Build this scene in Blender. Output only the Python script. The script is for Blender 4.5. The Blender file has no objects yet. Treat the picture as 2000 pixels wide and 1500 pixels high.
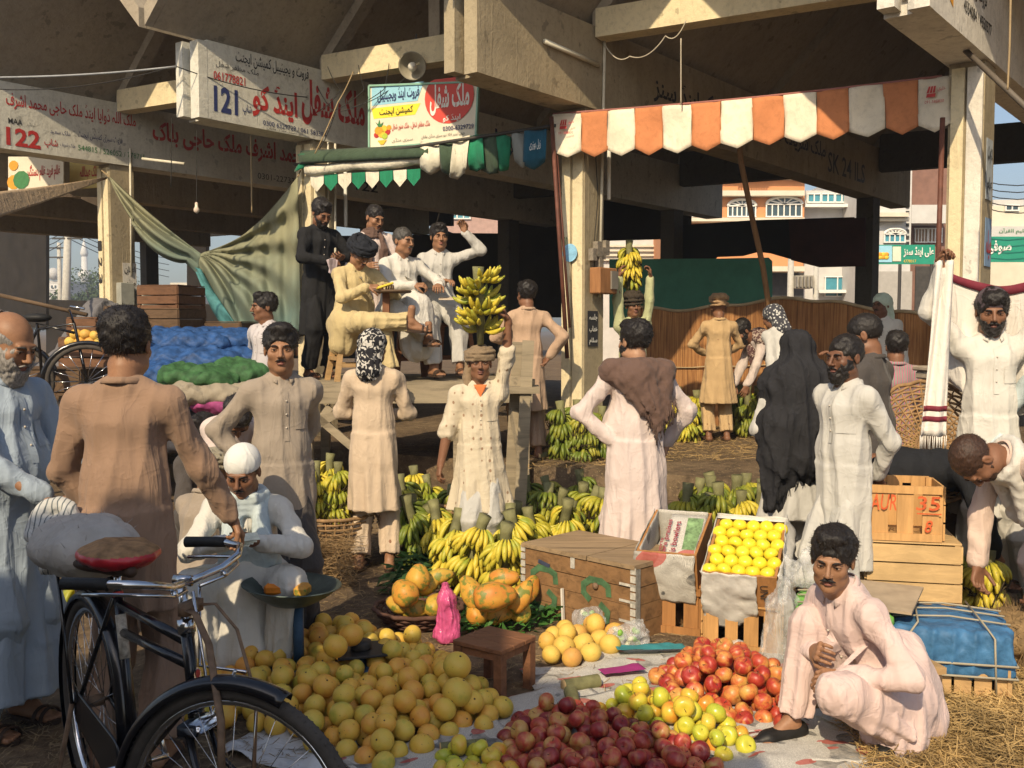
import bpy, math, random, unicodedata
import numpy as np
from mathutils import Vector, Matrix, noise
from mathutils.bvhtree import BVHTree
sc = bpy.context.scene
COL = sc.collection
R = math.radians
V = Vector
# ------------------------------------------------------------------ camera
F = 1944.0                       # focal length in pixels of the 2000 px wide photograph
CZ = 1.67
PIT = math.atan(106 / F)
cam = bpy.data.cameras.new('camera'); cam.sensor_width = 36; cam.lens = 36 * F / 2000
cam.clip_start = .05; cam.clip_end = 3000
cob = bpy.data.objects.new('camera', cam); COL.objects.link(cob)
cob.location = (0, 0, CZ); cob.rotation_euler = (R(90) - PIT, 0, 0)
sc.camera = cob
# ------------------------------------------------------------------ light
SUN_EL = 38; SUN_AZ = 20          # azimuth: degrees left of straight behind the camera
sd = V((-math.sin(R(SUN_AZ)) * math.cos(R(SUN_EL)), -math.cos(R(SUN_AZ)) * math.cos(R(SUN_EL)), math.sin(R(SUN_EL))))
sl = bpy.data.lights.new('sun', 'SUN'); sl.energy = 4.4; sl.angle = R(.5); sl.color = (1, .82, .56)
so = bpy.data.objects.new('sun', sl); COL.objects.link(so); so.rotation_euler = sd.to_track_quat('Z', 'Y').to_euler()
w = bpy.data.worlds.new('World'); sc.world = w; w.use_nodes = True
nt = w.node_tree; bg = nt.nodes['Background']; sky = nt.nodes.new('ShaderNodeTexSky')
sky.sky_type = 'NISHITA'; sky.sun_disc = False; sky.sun_elevation = R(SUN_EL)
sky.sun_rotation = math.atan2(sd.x, sd.y); sky.dust_density = 2.0; sky.air_density = 1.0
nt.links.new(sky.outputs[0], bg.inputs[0]); bg.inputs[1].default_value = .115
sc.view_settings.view_transform = 'Standard'; sc.view_settings.look = 'None'; sc.view_settings.gamma = 1
sc.view_settings.exposure = 0.42
try:
 sc.cycles.max_bounces = 6; sc.cycles.diffuse_bounces = 3; sc.cycles.transparent_max_bounces = 16; sc.cycles.caustics_reflective = False; sc.cycles.caustics_refractive = False
except Exception: pass
# ------------------------------------------------------------------ picture helpers (2000 px photo coordinates)
_rt = V((1, 0, 0)); _fw = V((0, math.cos(PIT), -math.sin(PIT))); _up = V((0, math.sin(PIT), math.cos(PIT)))
def ray(px, py): return _fw + _rt * ((px - 1000) / F) + _up * ((750 - py) / F)
def at(px, py, Y):
 r = ray(px, py); return V((0, 0, CZ)) + r * (Y / r.y)
def gz(px, py, z=0.0):
 r = ray(px, py); return V((0, 0, CZ)) + r * ((z - CZ) / r.z)
# ------------------------------------------------------------------ object helpers
def thing(name, label, cat, loc=(0, 0, 0), rotz=0, group=None):
 o = bpy.data.objects.new(name, None); COL.objects.link(o); o.empty_display_size = .1
 o.location = loc; o.rotation_euler = (0, 0, rotz)
 tag(o, label, cat, group); return o
def tag(o, label, cat, group=None):
 o['label'] = label; o['category'] = cat
 if group: o['group'] = group
 return o
def struct(o, kind='structure'):
 o['kind'] = kind; return o
def mw(o): return Matrix.Translation(o.location) @ o.rotation_euler.to_matrix().to_4x4()
def world_inv(parent):
 M = Matrix.Identity(4); p = parent
 while p is not None:
  M = mw(p) @ M; p = p.parent
 return M.inverted()
def dup_tree(o, parent=None):
 c = o.copy(); COL.objects.link(c); c.parent = parent
 for ch in list(KIDS.get(o.name, [])): dup_tree(ch, c)
 return c
KIDS = {}
def mkobj(name, v, f, mats, parent=None, smooth=True, local=False, mi=None, origin=None, uv=None):
 v = np.asarray(v, dtype=np.float64).reshape(-1, 3)
 if not local and parent is not None:
  M = np.array(world_inv(parent)); v = v @ M[:3, :3].T + M[:3, 3]
 loc = V((0, 0, 0))
 if parent is None and not local:
  if origin is None: origin = ((v[:, 0].min() + v[:, 0].max()) / 2, (v[:, 1].min() + v[:, 1].max()) / 2, v[:, 2].min())
  loc = V(origin); v = v - np.array(loc)
 me = bpy.data.meshes.new(name)
 if isinstance(f, np.ndarray):
  n = f.shape[1]; me.vertices.add(len(v)); me.vertices.foreach_set('co', v.astype(np.float32).ravel())
  me.loops.add(f.size); me.loops.foreach_set('vertex_index', f.astype(np.int32).ravel())
  me.polygons.add(len(f)); me.polygons.foreach_set('loop_start', np.arange(0, f.size, n, dtype=np.int32))
  me.polygons.foreach_set('loop_total', np.full(len(f), n, dtype=np.int32)); me.update(calc_edges=True)
 else:
  me.from_pydata(v.tolist(), [], f)
 if smooth: me.polygons.foreach_set('use_smooth', np.ones(len(me.polygons), dtype=bool))
 if not isinstance(mats, (list, tuple)): mats = [mats]
 for m in mats: me.materials.append(m)
 if mi is not None: me.polygons.foreach_set('material_index', np.asarray(mi, dtype=np.int32))
 if uv is not None:
  ul = me.uv_layers.new(name='UVMap'); li = np.zeros(len(me.loops), dtype=np.int32); me.loops.foreach_get('vertex_index', li)
  ul.data.foreach_set('uv', np.asarray(uv, dtype=np.float32)[li].ravel())
 me.update()
 o = bpy.data.objects.new(name, me); COL.objects.link(o); o.location = loc
 if parent is not None:
  o.parent = parent; KIDS.setdefault(parent.name, []).append(o)
 return o
def frame(d):
 d = V(d).normalized(); a = V((0, 0, 1)) if abs(d.z) < .9 else V((1, 0, 0))
 u = d.cross(a).normalized(); return u, d.cross(u).normalized()
BOXF = [(0, 1, 3, 2), (4, 6, 7, 5), (0, 4, 5, 1), (2, 3, 7, 6), (0, 2, 6, 4), (1, 5, 7, 3)]
class MB:
 def __init__(s): s.v = []; s.f = []; s.mi = []; s.m = 0; s.uv = None
 def add(s, v, f, m=None):
  b = len(s.v); s.v += [tuple(p) for p in v]
  for q in f: s.f.append(tuple(i + b for i in q)); s.mi.append(s.m if m is None else m)
  return s
 def box(s, c, size, rz=0, M=None, m=None, bev=0.0):
  sx, sy, sz = [k / 2 for k in size]; c = V(c)
  A = M.to_3x3() if M is not None else Matrix.Rotation(rz, 3, 'Z')
  if bev:
   pts = [];
   for x in (-1, 1):
    for y in (-1, 1):
     for z in (-1, 1):
      pts += [c + A @ V((x * (sx - bev), y * sy, z * (sz - bev))), c + A @ V((x * sx, y * (sy - bev), z * (sz - bev))), c + A @ V((x * (sx - bev), y * (sy - bev), z * sz))]
   I = lambda x, y, z, k: ((x * 2 + y) * 2 + z) * 3 + k
   f = []
   for a in (0, 1):
    f.append([I(a, 0, 0, 1), I(a, 0, 1, 1), I(a, 1, 1, 1), I(a, 1, 0, 1)] if a == 0 else [I(a, 0, 0, 1), I(a, 1, 0, 1), I(a, 1, 1, 1), I(a, 0, 1, 1)])
    f.append([I(0, a, 0, 0), I(1, a, 0, 0), I(1, a, 1, 0), I(0, a, 1, 0)] if a == 0 else [I(0, a, 0, 0), I(0, a, 1, 0), I(1, a, 1, 0), I(1, a, 0, 0)])
    f.append([I(0, 0, a, 2), I(0, 1, a, 2), I(1, 1, a, 2), I(1, 0, a, 2)] if a == 0 else [I(0, 0, a, 2), I(1, 0, a, 2), I(1, 1, a, 2), I(0, 1, a, 2)])
   for a in (0, 1):
    for b in (0, 1):
     f.append([I(a, b, 0, 0), I(a, b, 0, 1), I(a, b, 1, 1), I(a, b, 1, 0)])
     f.append([I(a, 0, b, 1), I(a, 1, b, 1), I(a, 1, b, 2), I(a, 0, b, 2)])
     f.append([I(0, a, b, 0), I(1, a, b, 0), I(1, a, b, 2), I(0, a, b, 2)])
     for d in (0, 1): f.append([I(a, b, d, 0), I(a, b, d, 1), I(a, b, d, 2)])
   return s.add(pts, f, m)
  v = [c + A @ V((x * sx, y * sy, z * sz)) for x in (-1, 1) for y in (-1, 1) for z in (-1, 1)]
  return s.add(v, BOXF, m)
 def hexa(s, v8, m=None): return s.add(v8, BOXF, m)     # order as box: x major, y, z
 def bar(s, a, b, wd, th, up=(0, 0, 1), m=None):
  a, b = V(a), V(b); d = (b - a).normalized(); u = d.cross(V(up)); u = u.normalized() if u.length > 1e-4 else V((1, 0, 0)); t = u.cross(d)
  v = [p + u * (x * wd / 2) + t * (z * th / 2) for p in (a, b) for x in (-1, 1) for z in (-1, 1)]
  return s.add(v, BOXF, m)
 def tube(s, pts, r, n=8, cap=True, m=None, flat=1.0, closed=False):
  pts = [V(p) for p in pts]; rs = r if hasattr(r, '__len__') else [r] * len(pts); b = len(s.v); N = len(pts)
  u0 = None; v = []
  for i, p in enumerate(pts):
   d = (pts[(i + 1) % N if closed else min(i + 1, N - 1)] - pts[(i - 1) % N if closed else max(i - 1, 0)])
   d = d.normalized() if d.length > 1e-9 else V((0, 0, 1))
   if u0 is None: u0 = frame(d)[0]
   u = (u0 - d * u0.dot(d)); u = u.normalized() if u.length > 1e-6 else frame(d)[0]; u0 = u; t = d.cross(u)
   for k in range(n):
    a = 2 * math.pi * k / n; v.append(p + (u * math.cos(a) + t * math.sin(a) * flat) * rs[i])
  f = []
  for i in range(N if closed else N - 1):
   j = (i + 1) % N
   for k in range(n): f.append((i * n + k, i * n + (k + 1) % n, j * n + (k + 1) % n, j * n + k))
  if cap and not closed: f.append(tuple(reversed(range(n)))); f.append(tuple((N - 1) * n + k for k in range(n)))
  return s.add(v, f, m)
 def lathe(s, prof, n=16, M=None, m=None, cap=True):
  M = M or Matrix.Identity(4); v = []; f = []
  for r, z in prof:
   for k in range(n): a = 2 * math.pi * k / n; v.append(M @ V((r * math.cos(a), r * math.sin(a), z)))
  for i in range(len(prof) - 1):
   for k in range(n): f.append((i * n + k, i * n + (k + 1) % n, (i + 1) * n + (k + 1) % n, (i + 1) * n + k))
  if cap: f.append(tuple(reversed(range(n)))); f.append(tuple((len(prof) - 1) * n + k for k in range(n)))
  return s.add(v, f, m)
 def grid(s, fn, nu, nv, th=0.0, m=None):
  P = [[V(fn(i / nu, j / nv)) for j in range(nv + 1)] for i in range(nu + 1)]; W = nv + 1
  v = [p for r_ in P for p in r_]; f = [(i * W + j, (i + 1) * W + j, (i + 1) * W + j + 1, i * W + j + 1) for i in range(nu) for j in range(nv)]
  if th:
   v2 = []
   for i in range(nu + 1):
    for j in range(nv + 1):
     du = P[min(i + 1, nu)][j] - P[max(i - 1, 0)][j]; dv = P[i][min(j + 1, nv)] - P[i][max(j - 1, 0)]
     nn = du.cross(dv); nn = nn.normalized() if nn.length > 1e-12 else V((0, 0, 1)); v2.append(P[i][j] - nn * th)
   o = len(v); v += v2; f += [(o + a, o + d, o + c, o + b) for a, b, c, d in f[:nu * nv]]
   for i in range(nu):
    a, b = i * W, (i + 1) * W; f.append((a, o + a, o + b, b)); a, b = i * W + nv, (i + 1) * W + nv; f.append((a, b, o + b, o + a))
   for j in range(nv):
    a, b = j, j + 1; f.append((a, b, o + b, o + a)); a, b = nu * W + j, nu * W + j + 1; f.append((a, o + a, o + b, b))
  s.add(v, f, m); return s
 def prism(s, pts, off, m=None):
  n = len(pts); off = V(off); v = [V(p) for p in pts] + [V(p) + off for p in pts]
  f = [tuple(reversed(range(n))), tuple(range(n, 2 * n))] + [(i, (i + 1) % n, n + (i + 1) % n, n + i) for i in range(n)]
  return s.add(v, f, m)
 def ball(s, c, r, n=10, m=None, M=None):
  r = r if hasattr(r, '__len__') else (r, r, r); c = V(c); v = []; f = []; h = n // 2 + 1
  A = M or Matrix.Identity(3)
  for i in range(1, h):
   a = math.pi * i / h
   for k in range(n): b = 2 * math.pi * k / n; v.append(c + A @ V((r[0] * math.sin(a) * math.cos(b), r[1] * math.sin(a) * math.sin(b), r[2] * math.cos(a))))
  v += [c + A @ V((0, 0, r[2])), c - A @ V((0, 0, r[2]))]; T = len(v) - 2
  for i in range(h - 2):
   for k in range(n): f.append((i * n + k, (i + 1) * n + k, (i + 1) * n + (k + 1) % n, i * n + (k + 1) % n))
  for k in range(n): f.append((T, k, (k + 1) % n)); f.append((T + 1, (h - 2) * n + (k + 1) % n, (h - 2) * n + k))
  return s.add(v, f, m)
 def build(s, name, mats, parent=None, smooth=False, local=False, origin=None):
  return mkobj(name, s.v, s.f, mats, parent, smooth, local, s.mi, origin)
# ------------------------------------------------------------------ materials
_mc = {}
def hsv(c, k): return tuple(max(0, min(1, x * k)) for x in c[:3]) + (1,)
class NT:
 def __init__(s, name):
  s.m = bpy.data.materials.new(name); s.m.use_nodes = True; s.t = s.m.node_tree; s.b = s.t.nodes['Principled BSDF']
  s.co = s.t.nodes.new('ShaderNodeTexCoord'); s.p = s.co.outputs['Object']
 def n(s, ty, **kw):
  nd = s.t.nodes.new('ShaderNode' + ty)
  for k, v in kw.items():
   if k in nd.inputs: s.set(nd.inputs[k], v)
   elif hasattr(nd, k): setattr(nd, k, v)
  return nd
 def set(s, i, v):
  if isinstance(v, bpy.types.NodeSocket): s.t.links.new(v, i)
  else: i.default_value = v
 def map(s, scale=(1, 1, 1), rot=(0, 0, 0), src=None):
  nd = s.n('Mapping'); s.set(nd.inputs['Vector'], src or s.p); nd.inputs['Scale'].default_value = scale; nd.inputs['Rotation'].default_value = rot
  return nd.outputs[0]
 def noise(s, scale, src=None, det=4, rough=.6, dist=0):
  nd = s.n('TexNoise'); s.set(nd.inputs['Vector'], src or s.p); nd.inputs['Scale'].default_value = scale; nd.inputs['Detail'].default_value = det
  nd.inputs['Roughness'].default_value = rough; nd.inputs['Distortion'].default_value = dist; return nd.outputs['Fac']
 def ramp(s, fac, stops, interp='LINEAR'):
  nd = s.n('ValToRGB'); s.set(nd.inputs[0], fac); cr = nd.color_ramp; cr.interpolation = interp
  while len(cr.elements) < len(stops): cr.elements.new(.5)
  for e, (p, c) in zip(cr.elements, stops):
   e.position = p; e.color = (c, c, c, 1) if not hasattr(c, '__len__') else tuple(c[:3]) + (1,)
  return nd.outputs[0]
 def mix(s, fac, a, b, mode='MIX'):
  nd = s.n('MixRGB', blend_type=mode); s.set(nd.inputs[0], fac)
  for i, x in ((1, a), (2, b)):
   s.set(nd.inputs[i], x if isinstance(x, bpy.types.NodeSocket) else tuple(x[:3]) + (1,))
  return nd.outputs[0]
 def math(s, op, a, b=0.0, c=None):
  nd = s.n('Math', operation=op); s.set(nd.inputs[0], a); s.set(nd.inputs[1], b)
  if c is not None: s.set(nd.inputs[2], c)
  return nd.outputs[0]
 def bump(s, h, strength=.3, dist=.01):
  nd = s.n('Bump'); s.set(nd.inputs['Height'], h); nd.inputs['Strength'].default_value = strength; nd.inputs['Distance'].default_value = dist
  prev = s.b.inputs['Normal'].links
  if prev: s.t.links.new(prev[0].from_socket, nd.inputs['Normal'])
  s.t.links.new(nd.outputs[0], s.b.inputs['Normal']); return s
 def col(s, c, rough=.8, spec=.3, metal=0):
  s.set(s.b.inputs['Base Color'], c if isinstance(c, bpy.types.NodeSocket) else tuple(c[:3]) + (1,))
  s.set(s.b.inputs['Roughness'], rough); s.b.inputs['Specular IOR Level'].default_value = spec; s.b.inputs['Metallic'].default_value = metal
  return s
 def rnd(s): return s.n('ObjectInfo').outputs['Random']
def plain(name, c, rough=.7, var=.15, scale=6, bump=0, bscale=60, metal=0, spec=.3):
 key = (name, c, rough, var, scale, bump, bscale, metal)
 if key in _mc: return _mc[key]
 t = NT(name); n1 = t.noise(scale, det=5)
 t.col(t.ramp(n1, [(.3, hsv(c, 1 - var)), (.7, hsv(c, 1 + var))]), rough, spec, metal)
 if bump: t.bump(t.noise(bscale), bump, .005)
 _mc[key] = t.m; return t.m
def cloth(name, c, dirt=.12, crease=.5, pattern=None, c2=None, fine=True):
 key = ('cloth', name, c, crease, pattern)
 if key in _mc: return _mc[key]
 t = NT(name); a = t.noise(2.5, det=5, rough=.65); b = t.noise(14, t.map((1, 1, .4)), det=3)
 cc = t.ramp(t.mix(.4, a, b), [(.3, hsv(c, 1 - dirt)), (.62, hsv(c, 1 + dirt * .4))])
 if pattern == 'dots':
  v = t.n('TexVoronoi'); t.set(v.inputs['Vector'], t.map((1, 1, .8))); v.inputs['Scale'].default_value = 17; v.inputs['Randomness'].default_value = .25
  cc = t.mix(t.ramp(v.outputs['Distance'], [(.13, 1), (.17, 0)]), cc, c2)
 if pattern == 'floral':
  v = t.noise(26, det=2, rough=.4, dist=1.5); cc = t.mix(t.ramp(v, [(.53, 0), (.56, 1)]), cc, c2)
 if pattern == 'stripe':
  wv = t.n('TexWave'); t.set(wv.inputs['Vector'], t.p); wv.inputs['Scale'].default_value = 16; wv.inputs['Distortion'].default_value = 1.5
  cc = t.mix(t.ramp(wv.outputs['Fac'], [(.8, 0), (.9, 1)]), cc, c2)
 if pattern == 'check':
  wv = t.n('TexVoronoi'); t.set(wv.inputs['Vector'], t.p); wv.inputs['Scale'].default_value = 38; cc = t.mix(t.ramp(wv.outputs['Distance'], [(.3, 0), (.4, 1)]), cc, c2)
 t.col(cc, .92, .12)
 t.b.inputs['Sheen Weight'].default_value = .1 if sum(c[:3]) > .15 else 0
 cr = t.noise(5, t.map((1.8, 1.8, .5)), det=3, rough=.5, dist=.6); cr2 = t.noise(7, t.map((1, 1, 1.6), rot=(.6, .5, 0)), det=2, dist=.8)
 t.bump(t.ramp(cr, [(.38, 0), (.49, 1), (.5, .6), (.66, 0)]), crease * .5, .02); t.bump(t.ramp(cr2, [(.42, 0), (.5, 1), (.51, .5), (.6, 0)]), crease * .3, .008)
 if fine: t.bump(t.noise(30, t.map((1, 1, .4)), det=2), .08, .004)
 _mc[key] = t.m; return t.m
def concrete(name, c, stain=.45, streak=True):
 t = NT(name); a = t.noise(1.3, det=8, rough=.7); b = t.noise(22, det=6, rough=.7); st = t.noise(3.5, t.map((2.2, 2.2, .16)), det=5, rough=.6)
 cc = t.ramp(a, [(.25, hsv(c, .72)), (.5, c), (.75, hsv(c, 1.12))])
 cc = t.mix(t.ramp(b, [(.35, .35), (.5, 0)]), cc, hsv(c, .5))
 if streak: cc = t.mix(t.math('MULTIPLY', t.ramp(st, [(.5, 0), (.7, 1)]), stain * .6), cc, (c[0] * .35, c[1] * .32, c[2] * .3, 1))
 rg = t.noise(6, t.map((3, 3, .12)), det=3, rough=.5); cc = t.mix(t.ramp(rg, [(.64, 0), (.67, .14)]), cc, hsv(c, 1.25)); ch_ = t.noise(5, det=3); cc = t.mix(t.ramp(ch_, [(.64, 0), (.67, .6)]), cc, hsv(c, .45))
 t.col(cc, .92, .15); t.bump(b, .5, .01); t.bump(a, .4, .05); t.bump(t.ramp(rg, [(.63, 0), (.68, 1)]), .22, .012); return t.m
def wood(name, c, dark=.45, axis=0, scale=1.0, rough=.75):
 key = ('wood', name)
 if key in _mc: return _mc[key]
 t = NT(name); s = [9 * scale] * 3; s[axis] = .8 * scale
 off = t.n('VectorMath', operation='ADD'); t.set(off.inputs[0], t.p); cx = t.n('CombineXYZ'); r = t.math('MULTIPLY', t.rnd(), 17.0)
 for i in range(3): t.set(cx.inputs[i], r)
 t.set(off.inputs[1], cx.outputs[0]); src = off.outputs[0]
 g = t.noise(3.2, t.map(s, src=src), det=8, rough=.7, dist=.6); p = t.noise(2.2, src, det=4)
 cc = t.ramp(g, [(.3, hsv(c, dark)), (.5, hsv(c, .9)), (.72, hsv(c, 1.15))]); cc = t.mix(t.ramp(p, [(.35, .35), (.6, 0)]), cc, hsv(c, .45))
 t.col(cc, rough, .25); t.bump(g, .35, .006); _mc[key] = t.m; return t.m
# ------------------------------------------------------------------ lettering
FORMS = {}
for cp in list(range(0xFB50, 0xFC00)) + list(range(0xFE70, 0xFEFD)):
 d = unicodedata.decomposition(chr(cp)).split()
 if len(d) == 2 and d[0] in ('<isolated>', '<initial>', '<medial>', '<final>'): FORMS.setdefault(int(d[1], 16), {})[d[0][1:-1]] = chr(cp)
def urdu(s):
 out = []; n = len(s)
 jn = lambda c, f: f in FORMS.get(ord(c), {})
 for i, c in enumerate(s):
  fm = FORMS.get(ord(c))
  if not fm: out.append(c); continue
  pr = i > 0 and jn(s[i - 1], 'initial'); nx = i < n - 1 and ('initial' in fm) and jn(s[i + 1], 'final')
  k = 'medial' if pr and nx else 'final' if pr else 'initial' if nx else 'isolated'
  out.append(fm.get(k, c))
 r = ''.join(reversed(out)); res = ''; num = ''
 for ch in r:                                            # numbers keep their own direction
  if ch.isascii() and (ch.isdigit() or ch in '-/'): num = ch + num
  else: res += num + ch; num = ''
 return res + num
def lettering(txt, O, X, Y, width, height, mat, parent, name='lettering', bold=0.0, arabic=True, depth=.003, both=False, slant=0.0, gap=1.0, lift=.004):
 """text laid on a surface: O lower-left corner, X / Y unit directions, fitted to width x height (metres)"""
 cu = bpy.data.curves.new('txt', 'FONT'); cu.body = urdu(txt) if arabic else txt; cu.size = 1; cu.offset = bold; cu.resolution_u = 2; cu.space_character = gap
 to = bpy.data.objects.new('txt', cu); COL.objects.link(to)
 dg = bpy.context.evaluated_depsgraph_get(); me = bpy.data.meshes.new_from_object(to.evaluated_get(dg))
 n = len(me.vertices)
 if n == 0: bpy.data.objects.remove(to); return None
 a = np.zeros(n * 3, dtype=np.float32); me.vertices.foreach_get('co', a); a = a.reshape(-1, 3)
 fs = [tuple(p.vertices) for p in me.polygons]; bpy.data.objects.remove(to); bpy.data.meshes.remove(me)
 mn = a.min(0); mx = a.max(0); a = (a - mn) / np.maximum(mx - mn, 1e-5)
 X = V(X).normalized(); Y = V(Y).normalized(); N = X.cross(Y).normalized()
 P = np.array(V(O))[None] + (a[:, :1] * width + a[:, 1:2] * height * slant) * np.array(X) + a[:, 1:2] * height * np.array(Y) + np.array(N) * lift
 return mkobj(name, P, fs, mat, parent, smooth=False)
# ------------------------------------------------------------------ signed-distance modelling (numpy) for bodies, cloth, sacks
class SDF:
 def __init__(s, lo, hi, h, big=.25):
  s.h = h; s.lo = np.array(lo, dtype=np.float32); n = np.ceil((np.array(hi) - s.lo) / h).astype(int) + 1; s.n = n
  s.ax = [s.lo[i] + np.arange(n[i], dtype=np.float32) * h for i in range(3)]; s.D = np.full(tuple(n), big, dtype=np.float32)
 def sub(s, lo, hi, pad):
  sl = [];
  for i in range(3):
   a = max(0, int((lo[i] - pad - s.lo[i]) / s.h)); b = min(s.n[i], int((hi[i] + pad - s.lo[i]) / s.h) + 2)
   if b <= a: return None
   sl.append(slice(a, b))
  return tuple(sl), s.ax[0][sl[0]][:, None, None], s.ax[1][sl[1]][None, :, None], s.ax[2][sl[2]][None, None, :]
 def comb(s, sl, d, k, op):
  A = s.D[sl]
  if op == 'sub':
   if k > 0: hh = np.maximum(k - np.abs(A + d), 0) / k; s.D[sl] = np.maximum(A, -d) + hh * hh * k * .25
   else: s.D[sl] = np.maximum(A, -d)
  else:
   if k > 0: hh = np.maximum(k - np.abs(A - d), 0) / k; s.D[sl] = np.minimum(A, d) - hh * hh * k * .25
   else: s.D[sl] = np.minimum(A, d)
 def ell(s, c, r, k=.02, op='add', rot=None, M=None):
  c = np.array(c, dtype=np.float32); r = np.array(r, dtype=np.float32); e = float(r.max()); q = s.sub(c - e, c + e, k + .03)
  if q is None: return s
  sl, X, Y, Z = q; X = X - c[0]; Y = Y - c[1]; Z = Z - c[2]
  if M is not None:
   m = np.array(M.to_3x3().transposed()) if hasattr(M, 'to_3x3') else np.array(M).T
   X, Y, Z = m[0, 0] * X + m[0, 1] * Y + m[0, 2] * Z, m[1, 0] * X + m[1, 1] * Y + m[1, 2] * Z, m[2, 0] * X + m[2, 1] * Y + m[2, 2] * Z
  k0 = np.sqrt((X / r[0]) ** 2 + (Y / r[1]) ** 2 + (Z / r[2]) ** 2); k1 = np.sqrt((X / r[0] ** 2) ** 2 + (Y / r[1] ** 2) ** 2 + (Z / r[2] ** 2) ** 2)
  s.comb(sl, (k0 * (k0 - 1) / np.maximum(k1, 1e-6)).astype(np.float32), k, op); return s
 def cap(s, a, b, ra, rb, k=.02, op='add', side=None, sq=1.0, wr=None, fold=None, seed=0, flatend=False):
  """tapered limb; side/sq: squash across an axis; wr=(amp, freq): wrinkles round it; fold=(amp, n): folds along it growing to b"""
  a = np.array(a, dtype=np.float32); b = np.array(b, dtype=np.float32); R_ = max(ra, rb) * max(1, sq, 1 / sq) + (wr[0] if wr else 0) + (fold[0] if fold else 0)
  q = s.sub(np.minimum(a, b) - R_, np.maximum(a, b) + R_, k + .03)
  if q is None: return s
  sl, X, Y, Z = q; ba = b - a; L = float(np.linalg.norm(ba)) + 1e-6; d = ba / L
  X = X - a[0]; Y = Y - a[1]; Z = Z - a[2]; t = (X * d[0] + Y * d[1] + Z * d[2]); tt = np.clip(t / L, 0, 1)
  px, py, pz = X - d[0] * tt * L, Y - d[1] * tt * L, Z - d[2] * tt * L
  if side is not None:
   sd_ = np.array(side, dtype=np.float32); sd_ = sd_ - d * sd_.dot(d); sd_ /= np.linalg.norm(sd_) + 1e-6
  else: sd_ = np.array(frame(V(d))[0], dtype=np.float32)
  ot = np.cross(d, sd_); ps = px * sd_[0] + py * sd_[1] + pz * sd_[2]; po = px * ot[0] + py * ot[1] + pz * ot[2]
  ax = px * d[0] + py * d[1] + pz * d[2]
  r = ra + (rb - ra) * tt
  if wr or fold:
   th = np.arctan2(po, ps)
   if wr: r = r + wr[0] * (np.sin(wr[1] * t + 1.8 * np.sin(th + seed) + seed * 1.7 + 1.2 * np.sin(2 * th + t * 9)) * .6 + np.sin(wr[1] * 1.9 * t - 1.5 * np.sin(th * 2 + seed * 2) + seed) * .4)
   if fold: r = r + fold[0] * (tt ** 1.2) * (np.sin(fold[1] * th + seed + 1.3 * np.sin(2.1 * t * 2 + seed)) * .55 + .45 * np.sin((fold[1] * 1.7) * th + seed * 3.1 + 2 * t))
  if sq != 1.0: ps = ps / sq
  if flatend: dist = np.maximum(np.sqrt(ps * ps + po * po) - r, np.abs(t - L / 2) - L / 2)
  else: dist = np.sqrt(ps * ps + po * po + ax * ax) - r
  s.comb(sl, dist.astype(np.float32), k, op); return s
 def ring(s, c, Rx, Ry, r, k=.01, M=None, op='add', rz=1.0):
  c = np.array(c, dtype=np.float32); e = max(Rx, Ry) + r * 1.5; q = s.sub(c - e, c + e, k + .02)
  if q is None: return s
  sl, X, Y, Z = q; X = X - c[0]; Y = Y - c[1]; Z = Z - c[2]
  if M is not None:
   m = np.array(M.to_3x3().transposed())
   X, Y, Z = m[0, 0] * X + m[0, 1] * Y + m[0, 2] * Z, m[1, 0] * X + m[1, 1] * Y + m[1, 2] * Z, m[2, 0] * X + m[2, 1] * Y + m[2, 2] * Z
  l = np.sqrt((X / Rx) ** 2 + (Y / Ry) ** 2) + 1e-6; rr = np.sqrt(X * X + Y * Y) * (1 - 1 / l)
  s.comb(sl, (np.sqrt(rr * rr + (Z / rz) ** 2) - r).astype(np.float32), k, op); return s
 def rough(s, amp, fr, seed=0, st=(1, 1, 1)):
  X, Y, Z = s.ax[0][:, None, None] * st[0], s.ax[1][None, :, None] * st[1], s.ax[2][None, None, :] * st[2]; q = seed * 1.37
  m = np.abs(s.D) < .05
  n = np.sin(fr * X + 1.7 * np.sin(fr * .8 * Y + q) + q) * np.sin(fr * 1.1 * Y + 1.5 * np.sin(fr * .7 * Z + q * 2)) + .6 * np.sin(fr * 1.9 * Z + 1.9 * np.sin(fr * 1.3 * X + q * 3) + 1.1 * np.sin(fr * 2.1 * Y))
  s.D += (m * n * amp).astype(np.float32); return s
 def plane(s, p, n):       # cut away the side the normal points to
  X, Y, Z = s.ax[0][:, None, None] - p[0], s.ax[1][None, :, None] - p[1], s.ax[2][None, None, :] - p[2]
  s.D = np.maximum(s.D, (X * n[0] + Y * n[1] + Z * n[2]).astype(np.float32)); return s
 def mesh(s):
  D = s.D.copy(); D[0] = D[-1] = .1; D[:, 0] = D[:, -1] = .1; D[:, :, 0] = D[:, :, -1] = .1
  S = D < 0; nx, ny, nz = D.shape
  cnt = np.zeros((nx - 1, ny - 1, nz - 1), dtype=np.int8)
  for a in (0, 1):
   for b in (0, 1):
    for c in (0, 1): cnt += S[a:nx - 1 + a, b:ny - 1 + b, c:nz - 1 + c]
  mix_ = (cnt > 0) & (cnt < 8); I = np.argwhere(mix_)
  if len(I) == 0: return np.zeros((0, 3)), np.zeros((0, 4), dtype=int)
  acc = np.zeros((len(I), 3)); num = np.zeros(len(I)); E = []
  for ax in range(3):
   o = [k for k in range(3) if k != ax]
   for a in (0, 1):
    for b in (0, 1):
     p = [0, 0, 0]; p[o[0]] = a; p[o[1]] = b; q = list(p); q[ax] = 1; E.append((p, q, ax))
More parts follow.
